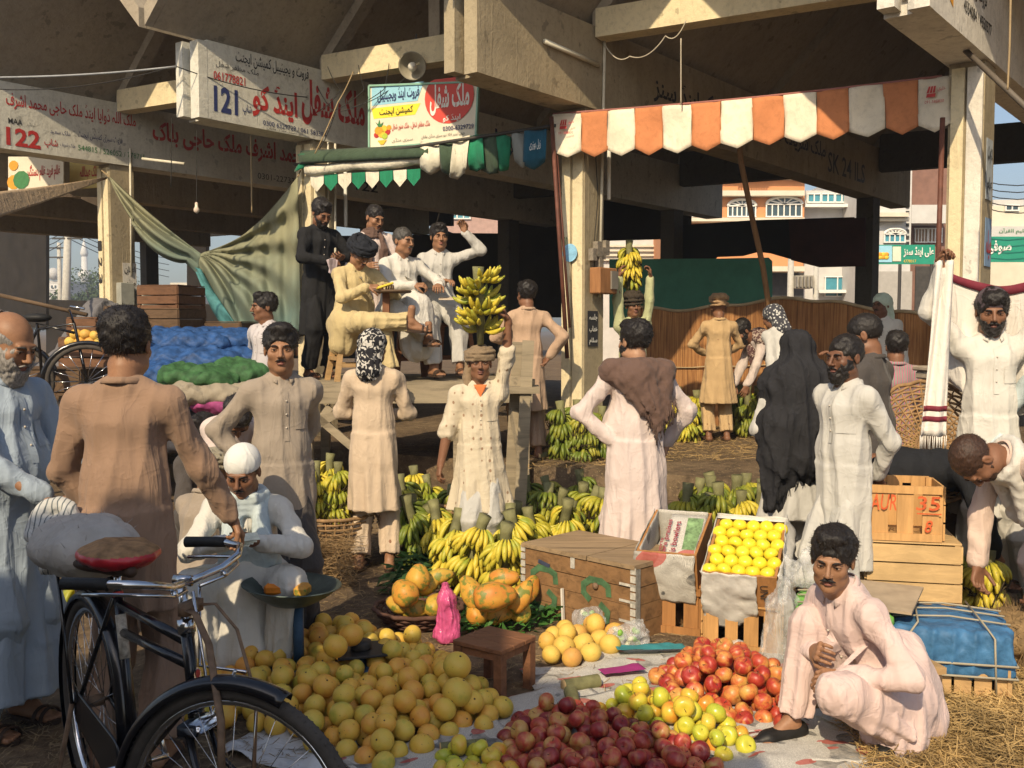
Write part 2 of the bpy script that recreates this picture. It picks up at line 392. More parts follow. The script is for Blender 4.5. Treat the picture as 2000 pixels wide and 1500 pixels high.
  for p, q, ax in E:
   d0 = D[I[:, 0] + p[0], I[:, 1] + p[1], I[:, 2] + p[2]]; d1 = D[I[:, 0] + q[0], I[:, 1] + q[1], I[:, 2] + q[2]]
   c = (d0 < 0) != (d1 < 0); t = np.where(c, d0 / np.where(c, d0 - d1, 1), 0)
   pos = np.array(p, dtype=float)[None].repeat(len(I), 0); pos[:, ax] = t; acc += pos * c[:, None]; num += c
  Vt = (I + acc / num[:, None]) * s.h + s.lo
  idx = -np.ones(mix_.shape, dtype=np.int64); idx[mix_] = np.arange(len(I)); Q = []
  for ax in range(3):
   a = [slice(None)] * 3; b = [slice(None)] * 3; a[ax] = slice(0, -1); b[ax] = slice(1, None)
   d = S[tuple(a)] != S[tuple(b)]; inside0 = S[tuple(a)]; J = np.argwhere(d); o1, o2 = [(1, 2), (2, 0), (0, 1)][ax]
   J = J[(J[:, o1] > 0) & (J[:, o2] > 0)]; J = J[(J[:, o1] < mix_.shape[o1]) & (J[:, o2] < mix_.shape[o2]) & (J[:, ax] < mix_.shape[ax])]
   if len(J) == 0: continue
   def g(u, v):
    K = J.copy(); K[:, o1] -= u; K[:, o2] -= v; return idx[K[:, 0], K[:, 1], K[:, 2]]
   q = np.stack([g(1, 1), g(0, 1), g(0, 0), g(1, 0)], 1); fl = ~inside0[J[:, 0], J[:, 1], J[:, 2]]
   q[fl] = q[fl][:, ::-1]; Q.append(q)
  return Vt, np.concatenate(Q)
def join(parts):
 vs = []; fs = []; ms = []; b = 0
 for v, f, m in parts:
  vs.append(v); fs.append(f + b); ms.append(np.full(len(f), m) if np.isscalar(m) else m); b += len(v)
 return np.concatenate(vs), np.concatenate(fs), np.concatenate(ms)
# ================================================================== SETTING: ground, hall
CREAM = (.72, .60, .33); GREYC = (.42, .36, .25)
M_conc = concrete('weathered_concrete', (.36, .30, .20)); M_concd = concrete('roof_concrete', (.34, .29, .22), .35)
M_cream = concrete('cream_paint', (.70, .60, .39), .3); M_white = concrete('white_wash', (.70, .66, .58), .35); M_signw = concrete('painted_sign_white', (.60, .58, .50), .3)
M_darkc = concrete('sooty_concrete', (.10, .09, .075), .3)  # rear pillars and ties: concrete toned dark for the shade inside the hall
def ground_mat():
 t = NT('packed_dirt'); a = t.noise(.9, det=9, rough=.7); b = t.noise(9, det=8, rough=.75); c = t.noise(60, t.map((1, .25, 1)), det=3)
 cc = t.ramp(a, [(.3, (.105, .075, .05)), (.5, (.17, .12, .075)), (.72, (.26, .19, .115))])
 cc = t.mix(t.ramp(b, [(.45, .0), (.62, .7)]), cc, (.055, .042, .03)); cc = t.mix(t.ramp(c, [(.6, 0), (.68, .55)]), cc, (.42, .32, .17))
 t.col(cc, .95, .1); t.bump(b, .8, .03); t.bump(c, .4, .006); return t.m
M_ground = ground_mat()
def gfn(u, v):
 x = -400 + 800 * u; y = -60 + 760 * v; return (x, y, 0)
mb = MB(); mb.add([(-400, -60, 0), (400, -60, 0), (400, 900, 0), (-400, 900, 0)], [(0, 1, 2, 3)]); struct(mb.build('ground', M_ground))
# plan of the shed: P(k) front pillars, w leads inwards along a beam
vv = V((-3.03, 1.68, 0)); P0 = V((.72, 10.2, 0)); ww = V((.62, .785, 0)).normalized(); nn = V((ww.y, -ww.x, 0))      # nn faces right towards camera
FZ = .42
def P(k, t=0.0, z=0.0, s=0.0):
 k = k * 1.035 if k < 0 else k
 return P0 + vv * k + ww * t + nn * s + V((0, 0, z))
vd = vv.normalized()
# raised floor of the shed (a step up from the ground)
mb = MB(); a, b = P(-3.5, -1.15), P(5.5, -1.15); c, d = P(5.5, 13), P(-3.5, 13)
mb.hexa([a, a + V((0, 0, FZ)), b, b + V((0, 0, FZ)), d, d + V((0, 0, FZ)), c, c + V((0, 0, FZ))]); struct(mb.build('raised_floor', M_ground))
mb = MB(); a, b = P(-3.5, -1.6), P(5.5, -1.6); c, d = P(5.5, -1.153), P(-3.5, -1.153)
mb.hexa([a, a + V((0, 0, .2)), b, b + V((0, 0, .2)), d, d + V((0, 0, .2)), c, c + V((0, 0, .2))]); struct(mb.build('step', M_ground))
BZ0, BZ1 = 3.87, 4.68
def prism_dir(mb, A, B, half, z0, z1, m=None):          # box along A->B, half width, heights
 d = (B - A).normalized(); n = V((d.y, -d.x, 0)) * half
 z0 = z0 if hasattr(z0, '__len__') else (z0, z0); z1 = z1 if hasattr(z1, '__len__') else (z1, z1)
 mb.hexa([A - n + V((0, 0, z0[0])), A - n + V((0, 0, z1[0])), A + n + V((0, 0, z0[0])), A + n + V((0, 0, z1[0])),
             B - n + V((0, 0, z0[1])), B - n + V((0, 0, z1[1])), B + n + V((0, 0, z0[1])), B + n + V((0, 0, z1[1]))], m)
shed = thing('market_shed', 'concrete market shed with folded roof, cream pillars and painted shop signs on its beams', 'market shed', tuple(P(1)))
M_ink = {'r': plain('red_sign_paint', (.45, .035, .03), .6, .2, 30), 'b': plain('navy_sign_paint', (.03, .04, .13), .6, .2, 30), 'k': plain('black_sign_paint', (.03, .03, .03), .6, .2, 30),
         'w': plain('white_sign_paint', (.75, .74, .68), .6, .1, 30), 'y': plain('yellow_sign_paint', (.75, .50, .05), .6, .1, 30), 'g': plain('green_sign_paint', (.05, .20, .07), .6, .2, 30), 'o': plain('orange_sign_paint', (.70, .32, .03), .6, .1, 30)}
BEAM = {}
for k in range(-2, 6):
 BT = {1: -1.6, 2: -1.6}.get(k, -1.75); mb = MB(); prism_dir(mb, P(k, BT), P(k, 10.2), .17, BZ0, BZ1)
 prism_dir(mb, P(k, BT - .03), P(k, BT - .01), .04, BZ0 + .1, BZ1 + .02)
 prism_dir(mb, P(k, BT - .15, s=-.11), P(k, BT - .003, s=-.11), .06, BZ0 + .03, BZ1 - .01); prism_dir(mb, P(k, BT - .11, s=.10), P(k, BT - .003, s=.10), .072, BZ0 - .0, BZ1 - .02)
 BEAM[k] = mb.build('beam', {0: M_conc, -1: M_white, 1: M_signw, 2: M_signw}.get(k, M_conc), shed)
 for t0, nm in ((0, 'pillar'), (8.5, 'pillar')):
  mb = MB(); A = P(k, t0 - .17); B = P(k, t0 + .17)
  prism_dir(mb, A, B, .14, FZ, BZ0 - .003)
  if t0 == 0 and k > -2:
   prism_dir(mb, P(k, -.215, s=-.06), P(k, -.172, s=-.06), .05, FZ, BZ0 - .05, 1); prism_dir(mb, P(k, -.20, s=.07), P(k, -.172, s=.07), .06, FZ, BZ0 - .05, 2)
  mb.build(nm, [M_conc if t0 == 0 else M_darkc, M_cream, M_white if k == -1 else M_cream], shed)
 # folded roof of the bay between beam k and k+1
 if k < 5:
  for side in (0, 1):
   mb = MB(); kk = k + side; mid = k + .5
   def rf(u, v, kk=kk, mid=mid, side=side):
    q = kk + (mid - kk) * u + (.012 if side == 0 else -.012) * (1 - u); p = P(q, -2.15 + 13.05 * v); z = 4.70 + 1.9 * u; return (p.x, p.y, z)
   pts = [V(rf(0, 0)), V(rf(1, 0)), V(rf(1, 1)), V(rf(0, 1))]; up = V((0, 0, .13))
   mb.hexa([pts[0], pts[0] + up, pts[1], pts[1] + up, pts[3], pts[3] + up, pts[2], pts[2] + up])
   # lip along the front edge
   A, B = V(rf(0, 0)), V(rf(1, 0)); mb.hexa([A - ww * .004, A + up * 1.5 - ww * .004, A - ww * .09, A + up * 1.5 - ww * .09, B - ww * .004, B + up * 1.5 - ww * .004, B - ww * .09, B + up * 1.5 - ww * .09])
   for t0 in (0, 4.2, 8.5):      # ribs under the plate
    a = V(rf(.06, (t0 + 2.15) / 13.05)); b = V(rf(.97, (t0 + 2.15) / 13.05)); dn = V((0, 0, -.16))
    mb.hexa([a + dn - ww * .08, a - ww * .08 - V((0, 0, .002)), a + dn + ww * .08, a + ww * .08 - V((0, 0, .002)), b + dn - ww * .08, b - ww * .08 - V((0, 0, .002)), b + dn + ww * .08, b + ww * .08 - V((0, 0, .002))])
   mb.build('roof_slab', M_concd, shed)
  mb = MB(); prism_dir(mb, P(k, 0, s=0) + vd * .18, P(k + 1, 0) - vd * .18, .11, 4.56, 4.84); mb.build('tie_beam', M_cream, shed)
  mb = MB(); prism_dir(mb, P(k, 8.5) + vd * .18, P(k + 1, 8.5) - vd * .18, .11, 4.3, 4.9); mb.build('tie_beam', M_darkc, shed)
  mb = MB(); c = P(k + .5, 0); mb.box(c + V((0, 0, 5.62)), (.16, .16, 1.55), math.atan2(ww.y, ww.x)); mb.build('king_post', M_concd, shed)
# rear wall fragments of the hall (parapets and a lintel), darkened in colour for the shade inside
def wallseg(name, A, B, z0, z1, m, half=.06, parent=None):
 mb = MB(); prism_dir(mb, A, B, half, z0, z1); return mb.build(name, m, parent)
# ------------------------------------------------------------------ shop signs painted on the beams
def beam_text(k, t, z, wdt, hgt, txt, ink='r', bold=.0, ar=True, slant=0.0, gap=1.0):
 p = P(k, t, z, .17); lettering(txt, p, ww, (0, 0, 1), wdt, hgt, M_ink[ink], BEAM[k], 'lettering', bold, ar, slant=slant, gap=gap)
beam_text(2, -1.52, 4.36, 1.72, .22, 'ملک اللہ ڈوایا اینڈ ملک حاجی محمد اشرف', 'r', .015)
beam_text(2, -1.5, 4.18, .17, .07, 'MAA', 'k', .01, False); beam_text(2, -1.28, 4.18, .11, .05, 'ٹریڈرز', 'k')
beam_text(2, -1.53, 3.92, .42, .22, '122', 'r', .03, False); beam_text(2, -1.06, 3.95, .17, .12, 'شاپ', 'r', .012)
beam_text(2, -.62, 4.13, .62, .1, 'فروٹ سبزی کمیشن ایجنٹ', 'b'); beam_text(2, -.98, 4.13, .26, .07, 'ملک سعید', 'b'); beam_text(2, -.86, 3.99, .2, .06, 'ملک شریف', 'b')
beam_text(2, -.62, 3.98, .95, .07, '544815 / 526052 / 778715', 'g', .0, False)
beam_text(1, -1.25, 4.5, 1.0, .15, 'فروٹ و یجیٹیبل کمیشن ایجنٹ', 'k', .01)
beam_text(1, -1.53, 4.29, .40, .09, '061778821', 'r', .01, False, .0); beam_text(1, -1.5, 4.42, .55, .07, 'ملک مظفر شفل', 'k')
beam_text(1, -1.53, 3.96, .30, .27, '121', 'b', .03, False); beam_text(1, -1.17, 3.98, .12, .12, 'شاپ', 'b', .01)
beam_text(1, -1.04, 3.99, .62, .38, 'اینڈ کو', 'r', .035); beam_text(1, -.36, 4.02, .98, .52, 'ملک شفل', 'r', .035)
beam_text(1, -.9, 3.915, .9, .055, '0300 6329729 / 061 583384', 'b', .004, False); beam_text(1, -.85, 3.875, .5, .04, 'نیو سبزی منڈی ملتان', 'k')
beam_text(2, .45, 4.2, 3.4, .34, 'زمیندار محمد اشرف ملک حاجی بلاک', 'r', .03); beam_text(2, 2.2, 3.95, .7, .09, '0301-22733', 'k', 0, False); beam_text(2, 4.2, 4.0, .5, .16, '122', 'k', .01, False)
beam_text(1, .7, 4.15, 3.6, .36, 'کمیشن ایجنٹ حاجی احمد', 'b', .03)
beam_text(0, 1.1, 4.1, 5.0, .36, 'ملک شریف کمیشن شیخ ڈوگر اینڈ سنز', 'k', .02); beam_text(0, 6.2, 4.02, 1.6, .3, 'SK 24 ILS', 'k', .01, False)
beam_text(-1, -1.02, 4.45, .5, .3, 'ملتان', 'r', .03); beam_text(-1, -1.02, 4.2, .7, .16, 'فروٹ ویجیٹیبل', 'k', .01); beam_text(-1, -1.0, 4.05, .85, .09, '4554084 / 4550577', 'k', .008, False)
mb = MB();
mb.add([P(-1, -1.6, 4.12, .173), P(-1, -1.28, 4.0, .173), P(-1, -1.28, 4.62, .173), P(-1, -1.6, 4.62, .173)], [(0, 1, 2, 3)]); mb.build('emblem', M_ink['o'], BEAM[-1])
p = P(-1, -1.56, 4.2, .178); lettering('اللہ', p, ww, (0, 0, 1), .25, .3, M_ink['w'], BEAM[-1], 'lettering', .02)
# shop number down the cream face of the pillar
for i, ch in enumerate('123'):
 c = P(2, -.222, 2.86 - i * .22, -.105); lettering(ch, c, (0, 0, -1), nn, .13, .09, M_ink['k'], shed, 'lettering', .01, False)
lettering('130', P(0, -.222, 2.5, -.09), nn, (0, 0, 1), .06, .1, M_ink['g'], shed, 'lettering', 0, False)
# ------------------------------------------------------------------ hanging sign board
def quadpts(pts, Y): return [at(px, py, y) for (px, py), y in zip(pts, Y)]
def board(name, label, cat, c4, mat, th=.03, frame_mat=None, fr=.02):
 """c4: bottom-left, bottom-right, top-right, top-left"""
 c4 = [V(c) for c in c4]; X = (c4[1] - c4[0]); Y = (c4[3] - c4[0]); N = X.cross(Y).normalized()
 t = thing(name, label, cat, tuple((c4[0] + c4[1]) / 2)); MB().prism(c4, -N * th).build('panel', mat, t)
 if frame_mat:
  m = MB();
  for i in range(4): m.bar(c4[i], c4[(i + 1) % 4], fr, th + .012, N)
  m.build('frame', frame_mat, t)
 return t, c4[0], X.normalized(), Y.normalized(), X.length, Y.length, N
A_ = [(722, 291), (930, 272), (935, 160), (722, 168)]; Yd = [11.3, 10.75, 10.75, 11.3]
c4 = quadpts(A_, Yd); M_brd = plain('cream_enamel', (.72, .66, .52), .5, .08, 3)
bd, O, X, Y, bw, bh, N = board('sign_board', 'hanging painted sign with sky blue corner and big red disc under the grey beam', 'sign', c4, M_brd, .03, plain('pale_green_frame', (.25, .45, .35), .6, .1))
def bp_(u, v, l=.002): return O + X * (u * bw) + Y * (v * bh) + N * l
m = MB(); m.add([bp_(.02, .68), bp_(.46, .68), bp_(.52, .97), bp_(.02, .97)], [(0, 1, 2, 3)], 0); m.add([bp_(.04, .47), bp_(.44, .47), bp_(.49, .64), bp_(.02, .64)], [(0, 1, 2, 3)], 1)
cpts = []
for i in range(29):
 a = 2 * math.pi * i / 28; u = .755 + .225 * math.cos(a); v = .69 + .41 * math.sin(a); cpts.append(bp_(min(u, .985), min(max(v, .02), .975), .004))
m.add(cpts, [tuple(range(29))], 2); m.build('painted_field', [plain('sky_blue_enamel', (.30, .58, .72), .5, .05), plain('yellow_enamel', (.85, .68, .05), .5, .05), plain('red_enamel', (.62, .07, .05), .5, .05)], bd)
def bt(u, v, wd, hg, s, ink, b=0, ar=True): lettering(s, bp_(u, v), X, Y, wd * bw, hg * bh, M_ink[ink], bd, 'lettering', b, ar, lift=.007)
bt(.08, .71, .40, .22, 'فروٹ اینڈ ویجیٹیبل', 'b', .02); bt(.1, .49, .32, .13, 'کمیشن ایجنٹ', 'k', .01); bt(.58, .42, .36, .48, 'ملک شفل', 'w', .03); bt(.7, .3, .16, .12, 'اینڈ کو', 'w', .02)
bt(.22, .25, .36, .11, 'ملک مظفر شفل ، ملک منور شفل', 'r', .01); bt(.7, .17, .28, .07, '0300-6329729', 'b', .01, False); bt(.5, .07, .4, .07, 'شاپ نمبر 121 نیو سبزی منڈی ملتان', 'k', .005); bt(.22, .06, .2, .07, 'سبزی منڈی', 'k')
m = MB(); rnd_ = random.Random(3)
fc = [(.09, .28, .05, 2), (.14, .30, .04, 1), (.17, .25, .045, 0), (.12, .22, .045, 1), (.07, .21, .035, 0), (.19, .31, .03, 2), (.15, .18, .035, 3)]
for u, v, r_, mi_ in fc:
 m.add([bp_(u + r_ * math.cos(a) * .8, v + r_ * 1.35 * math.sin(a), .004 + .001 * mi_) for a in [i * math.pi / 6 for i in range(12)]], [tuple(range(12))], mi_)
m.add([bp_(.09, .33, .009), bp_(.06, .42, .009), bp_(.085, .38, .009), bp_(.1, .45, .009), bp_(.11, .37, .009), bp_(.14, .41, .009), bp_(.12, .33, .009)], [tuple(range(7))], 4); m.add([bp_(.08, .12, .008), bp_(.17, .12, .008), bp_(.14, .05, .008), bp_(.11, .05, .008)], [(0, 1, 2, 3)], 1)
m.build('painted_fruit', [M_ink['r'], M_ink['y'], M_ink['o'], plain('lime', (.4, .5, .05)), M_ink['g']], bd)
for lab_, q_, Yb, cb, tx in (('cream sign painted with fruit and red urdu lettering below the 122 beam', [(16, 378), (124, 372), (124, 306), (16, 306)], 14.3, M_brd, 'غلام فرید غلام دستگیر'), ('small yellow painted sign right of the cream one below the 122 beam', [(136, 370), (196, 366), (196, 318), (136, 312)], 14.6, plain('yellow_enamel', (.62, .50, .16), .5, .1), 'ملک عبداللہ')):
 b0, O2, X2, Y2, w2, h2, N2 = board('sign_board', lab_, 'sign', quadpts(q_, [Yb] * 4), cb); lettering(tx, O2 + X2 * w2 * .34 + Y2 * h2 * .3, X2, Y2, w2 * .6, h2 * .45, M_ink['r'], b0, 'lettering', .02, lift=.006)
 if cb is M_brd: m = MB(); [m.add([O2 + X2 * (w2 * (u_ + r_ * math.cos(a_) * .6)) + Y2 * (h2 * (v_ + r_ * math.sin(a_))) + N2 * (.005 + .002 * k_) for a_ in [i * math.pi / 5 for i in range(10)]], [tuple(range(10))], k_ % 2) for k_, (u_, v_, r_) in enumerate([(.1, .3, .2), (.24, .35, .25), (.1, .75, .14)])]; m.build('painted_fruit', [M_ink['o'], M_ink['g']], b0)
# ------------------------------------------------------------------ loudspeaker on the tie beam
c = at(806, 128, 11.0); sp = thing('loudspeaker', 'round grey horn loudspeaker hung in front of the tie beam above the sign', 'loudspeaker', tuple(c))
Mh = Matrix.Translation(c) @ (V((-.1, -.9, -.42))).to_track_quat('Z', 'Y').to_matrix().to_4x4()
MB().lathe([(.03, -.2), (.05, -.19), (.055, -.1), (.09, -.04), (.145, .02), (.155, .025), (.15, .03), (.135, .02), (.06, -.06), (.0, -.07)], 24, Mh, cap=False).build('horn', plain('horn_grey', (.30, .27, .2), .5), sp, True)
MB().ball(c + V((-.0, -.03, -.02)), .05, 12).build('driver', plain('driver_pale', (.62, .6, .52), .4), sp, True)
MB().bar(c + V((.02, .12, .05)), c + V((.02, .22, .4)), .02, .02).build('bracket', plain('dark_iron', (.05, .045, .04), .6), sp)
# ------------------------------------------------------------------ orange and white awning
M_awn = []
for nm, cc in (('awning_white', (.78, .70, .55)), ('awning_orange', (.56, .22, .095))):
 t = NT(nm); a = t.noise(3, det=6); b = t.noise(18, det=5, rough=.7); t.col(t.mix(t.ramp(b, [(.5, 0), (.72, .35)]), t.ramp(a, [(.3, hsv(cc, .8)), (.65, hsv(cc, 1.03))]), hsv(cc, .45)), .85, .15); t.bump(t.noise(4, t.map((1, 1, .6)), det=4, dist=1), .6, .03); M_awn.append(t.m)
aw = thing('awning', 'orange and white striped awning with pointed valance slung between the two right pillars', 'awning', tuple(at(1465, 188, 9.2)))
A = at(1080, 224, 9.95); B = at(1856, 148, 8.42); ex = [0, .068, .137, .21, .279, .353, .429, .507, .585, .667, .75, .833, .917, 1.0]
xs = [1080, 1135, 1187, 1240, 1294, 1350, 1408, 1469, 1531, 1595, 1658, 1725, 1793, 1858]
def awp(px, v):       # v 0 top, 1 bottom
 u = (px - 1080) / 778; Yt = 9.95 + (8.42 - 9.95) * u; top = at(px, 224 - 76 * u + 6 * math.sin(u * math.pi), Yt)
 bot = top - V((0, 0, .385)) + V((.006 * math.sin(px * .03), -.045 + .012 * math.sin(px * .021) + .01 * math.sin(px * .05), .008 * math.sin(px * .013))); return top + (bot - top) * v
for i in range(13):
 m = MB(); a, b = xs[i], xs[i + 1]
 def fn(u, v, a=a, b=b):
  px = a + (b - a) * u; q = v * (1 + .17 * (1 - abs(2 * u - 1)))
  p = awp(px, q); return p + V((0, -.008 * math.sin(u * 6 + v * 5 + a), 0)) - ww * (.008 * math.sin(v * 5 + px * .03 + u * 2))
 m.grid(fn, 8, 10, .004); pn = m.build('valance_panel', M_awn[i % 2], aw, True)
 if i in (0, 12):
  q = awp(a + 12, .56) - ww * .02; X_ = (awp(b, .3) - awp(a, .3)).normalized()
  lettering('091-588830', q - V((0, .02, 0)), X_, (0, 0, 1), .15, .025, M_ink['r'], pn, 'lettering', 0, False)
  mm = MB(); q2 = q + V((0, -.022, .05)); Z = V((0, 0, 1))
  mm.add([q2 + X_ * .01, q2 + X_ * .08, q2 + X_ * .085 + Z * .03, q2 + X_ * .015 + Z * .03], [(0, 1, 2, 3)])
  for j in range(3): mm.add([q2 + X_ * (.012 + j * .024) + Z * .035, q2 + X_ * (.03 + j * .024) + Z * .035, q2 + X_ * (.045 + j * .02) + Z * .09, q2 + X_ * (.03 + j * .02) + Z * .09], [(0, 1, 2, 3)])
  mm.build('emblem', M_ink['r'], pn); lettering('خلیق', q2 + X_ * .1 + Z * .04, X_, Z, .06, .04, M_ink['r'], pn, 'lettering', .01)
m = MB(); m.tube([awp(x, -.02) + V((0, .01, 0)) for x in range(1080, 1859, 40)], .012, 6); m.build('hem_cord', plain('cord', (.3, .12, .1)), aw, True)
# ------------------------------------------------------------------ rolled green and white awning
aw2 = thing('awning', 'green and white awning, half rolled up on a pole, left of the orange striped one', 'awning', tuple(at(830, 310, 10.9)))
M_grn = cloth('awning_green', (.02, .19, .10), .3, .5); M_dgr = cloth('awning_dark_green', (.055, .085, .055), .3, .5); M_wht = cloth('awning_dirty_white', (.66, .62, .50), .3, .6); M_teal = cloth('awning_teal', (.02, .10, .16), .2, .5); M_gry = cloth('awning_grey', (.26, .27, .25), .2, .5)
def g2(px, py):
 u = (px - 590) / 480; return at(px, py, 11.6 - 1.65 * u)
m = MB(); m.grid(lambda u, v: g2(588 + 250 * u, 292 + 12 * u * 0 + 3 + (10 if u < .1 else 0) * 0 - 12 * u + (28) * v) + V((0, -.12 * math.sin(v * 2.2), 0)), 14, 5, .006); m.build('rolled_cloth', M_dgr, aw2, True)
m = MB(); pts = [g2(600 + 230 * i / 12, 332 - 20 * i / 12 + 2 * math.sin(i)) for i in range(13)]; m.tube(pts, [.062 + .006 * math.sin(i * 2.1) for i in range(13)], 12); m.build('roll', M_wht, aw2, True)
m = MB(); m.tube([g2(575, 322), g2(1085, 245)], .018, 6); m.build('pole', plain('dark_iron', (.05, .045, .04), .6), aw2, True)
st2 = [(822, 860, 275, 337, 'w'), (858, 888, 275, 340, 'd'), (886, 918, 270, 352, 'w'), (912, 943, 268, 340, 'g'), (938, 972, 266, 345, 'd'), (968, 1000, 262, 335, 'g'), (998, 1030, 256, 325, 'y'), (1024, 1068, 250, 328, 't')]
MM = {'w': M_wht, 'd': M_dgr, 'g': M_grn, 'y': M_gry, 't': M_teal}
for i, (x0, x1, y0, y1, c_) in enumerate(st2):
 m = MB()
 def fn(u, v, x0=x0, x1=x1, y0=y0, y1=y1, i=i):
  px = x0 + (x1 - x0) * u + (8 * math.sin(i * 2.3) if 1 else 0) * v; py = y0 + (y1 - y0) * v * (1 - (.12 * abs(2 * u - 1) if v > .9 else 0)) + 5 * math.sin(u * 3 + i)
  return g2(px, py) + V((0, -.10 * math.sin(v * 3.0) - .03 * math.sin(u * 5 + i), 0))
 m.grid(fn, 8, 12, .004); pn = m.build('hanging_stripe', MM[c_], aw2, True)
 if c_ == 't': lettering('زیل ہوزری', g2(1034, 300) - V((0, .16, 0)), (g2(1060, 290) - g2(1034, 294)), (0, 0, 1), .13, .1, M_ink['w'], pn, 'lettering', .01)
for i, (x0, c_) in enumerate([(606 + 27 * k, 'wg'[k % 2]) for k in range(8)]):
 m = MB(); y = 340 - (x0 - 650) * .06; p4 = [g2(x0, y), g2(x0 + 26, y - 2), g2(x0 + 26, y + 16), g2(x0 + 13, y + 32), g2(x0 + 1, y + 18)]; m.prism(p4, (0, .004, 0)); m.build('pennant', MM[c_], aw2)
# left corner rag
m = MB(); m.grid(lambda u, v: g2(583 + 38 * u + 6 * math.sin(v * 5), 303 + 36 * v * (1 - .5 * u)) + V((0, -.05 - .04 * math.sin(u * 6), 0)), 6, 6, .005); m.build('corner_rag', M_grn, aw2, True)
# ------------------------------------------------------------------ sagging tarps on the left
def dmat(name, c, c2):
 t = NT(name); a = t.noise(1.6, det=6); b = t.noise(9, t.map((1, 1, .3)), det=6, rough=.7)
 sep = t.n('SeparateXYZ'); t.set(sep.inputs[0], t.n('TexCoord').outputs['Generated'])
 cc = t.mix(t.math('ADD', t.math('MULTIPLY', sep.outputs['Z'], -1.3), t.math('ADD', t.math('MULTIPLY', a, .9), .45)), c, c2)
 cc = t.mix(t.ramp(b, [(.5, 0), (.72, .45)]), cc, hsv(c, .4)); t.col(cc, .9, .15); t.bump(b, .4, .01); return t.m
M_tarp = dmat('faded_green_tarp', (.23, .225, .14), (.11, .17, .155))
tp = thing('tarpaulin', 'large faded green tarpaulin sagging between two pillars and gathered in the middle', 'tarpaulin', tuple(at(420, 640, 11.8)))
def lerp(a, b, t): return a + (b - a) * t
# right wing: from the gather point (390,500) to pillar P1
def tr(u, v):
 top = (lerp(392, 582, u), lerp(497, 345, u ** .9) + 34 * math.sin(u * math.pi)); bot = (lerp(385, 585, u ** .8), lerp(535, 648, min(1, u * 1.9) ** .8 if u < .53 else 1))
 if u < .3: bot = (lerp(385, 470, u / .3), lerp(535, 648, u / .3))
 else: bot = (lerp(470, 588, (u - .3) / .7), 648)
 px = lerp(top[0], bot[0], v); py = lerp(top[1], bot[1], v); Yd = lerp(12.4, 11.55, u)
 q_ = math.atan2(v * 1.1, u + .04); fo = .13 * math.sin(q_ * 24 + 1.5 * math.sin(u * 5)) * min(1, 2.2 * math.hypot(u, v)) * (1 - .55 * u) + .05 * math.sin(u * 34 + v * 2) * min(1, u * 1.6) + .12 * math.sin(v * 3.1) * (1 - u)
 return at(px, py, Yd - fo * .8)
MB().grid(tr, 70, 46, .006).build('cloth', M_tarp, tp, True)
def tl(u, v):      # left wing: from pillar P2 down to the gather
 top = (lerp(214, 395, u), lerp(345, 497, u) + 6 * math.sin(u * math.pi)); bot = (lerp(216, 388, u), lerp(352, 536, u) + 58 * math.sin(min(1, u * 1.15) * math.pi) ** .8 * .7)
 if u > .25: bot = (bot[0] - 8 * math.sin(u * 3), bot[1])
 fo = .09 * math.sin(v * 14 + u * 3) * math.sin(u * math.pi) + .2 * math.sin(v * math.pi) * math.sin(u * math.pi)
 return at(lerp(top[0], bot[0], v), lerp(top[1], bot[1], v), lerp(12.6, 12.4, u) - fo)
MB().grid(tl, 40, 24, .006).build('cloth', M_tarp, tp, True)
def tb(u, v):
 return at(lerp(380, 470, u) + 14 * math.sin(v * 3) - 10 * u * v, lerp(522, 650, u) + (6 + 14 * math.sin(u * 3)) * v * 1.6, 12.3 - .4 * u - .05 * math.sin(v * 6 + u * 9))
MB().grid(tb, 30, 8, .006).build('cloth', plain('blue_green_tarp', (.06, .19, .20), .8, .3, 10), tp, True)
mb = MB(); mb.tube([at(214, 346, 12.6), P(2, -.22, 3.8)], .01, 5); mb.tube([at(582, 345, 11.55), P(1, -.2, 3.6)], .01, 5); mb.build('rope', plain('rope', (.3, .22, .12)), tp)
M_tan = cloth('tan_tarp', (.42, .30, .18), .2, .5)
t2 = thing('tarpaulin', 'taut tan tarpaulin reaching in from the left edge to the shop 122 pillar', 'tarpaulin', tuple(at(60, 400, 12)))
MB().grid(lambda u, v: at(lerp(-120, 208, u), lerp(lerp(384, 345, u), lerp(460, 349, u), v) + 5 * math.sin(u * 3), lerp(9.0, 12.8, u) - .5 * v * (1 - u)), 20, 8, .006).build('cloth', M_tan, t2, True)
t3 = thing('tarpaulin', 'short tan canvas flap hanging behind the pillar marked 123', 'tarpaulin', tuple(at(150, 385, 13.8)))
MB().grid(lambda u, v: at(lerp(95, 240, u), lerp(385, lerp(360, 425, u), v), 14.2), 8, 6, .006).build('cloth', M_tan, t3, True)
# ------------------------------------------------------------------ screens and walls at the back of the hall
def pl(px, py, t):                    # point on the vertical plane parallel to the front, t metres inside
 r = ray(px, py); o = P(0, t); n = ww; k = (V((0, 0, CZ)) - o).dot(n) / -r.dot(n); return V((0, 0, CZ)) + r * k
def hang(name, label, cat, pts, t, mat, th=.03):
 q = [pl(x, y, t) for x, y in pts]; o = MB().prism(q, ww * th).build(name, mat); tag(o, label, cat); return o
M_black = plain('black_cloth', (.012, .012, .012), .95, .3, 3); M_brick = plain('sooty_wall', (.022, .018, .015), .95, .3, 2, .4, 20)  # rear wall colour kept near black to stand for the hall's inner shade
hang('hanging_cloth', 'wide black cloth strung at the back of the hall above the reed screen', 'cloth', [(1306, 600), (1306, 441), (1470, 430), (1668, 424), (1668, 515), (1600, 512), (1550, 508), (1505, 495), (1480, 492), (1450, 500), (1400, 502)], 8.2, M_black)
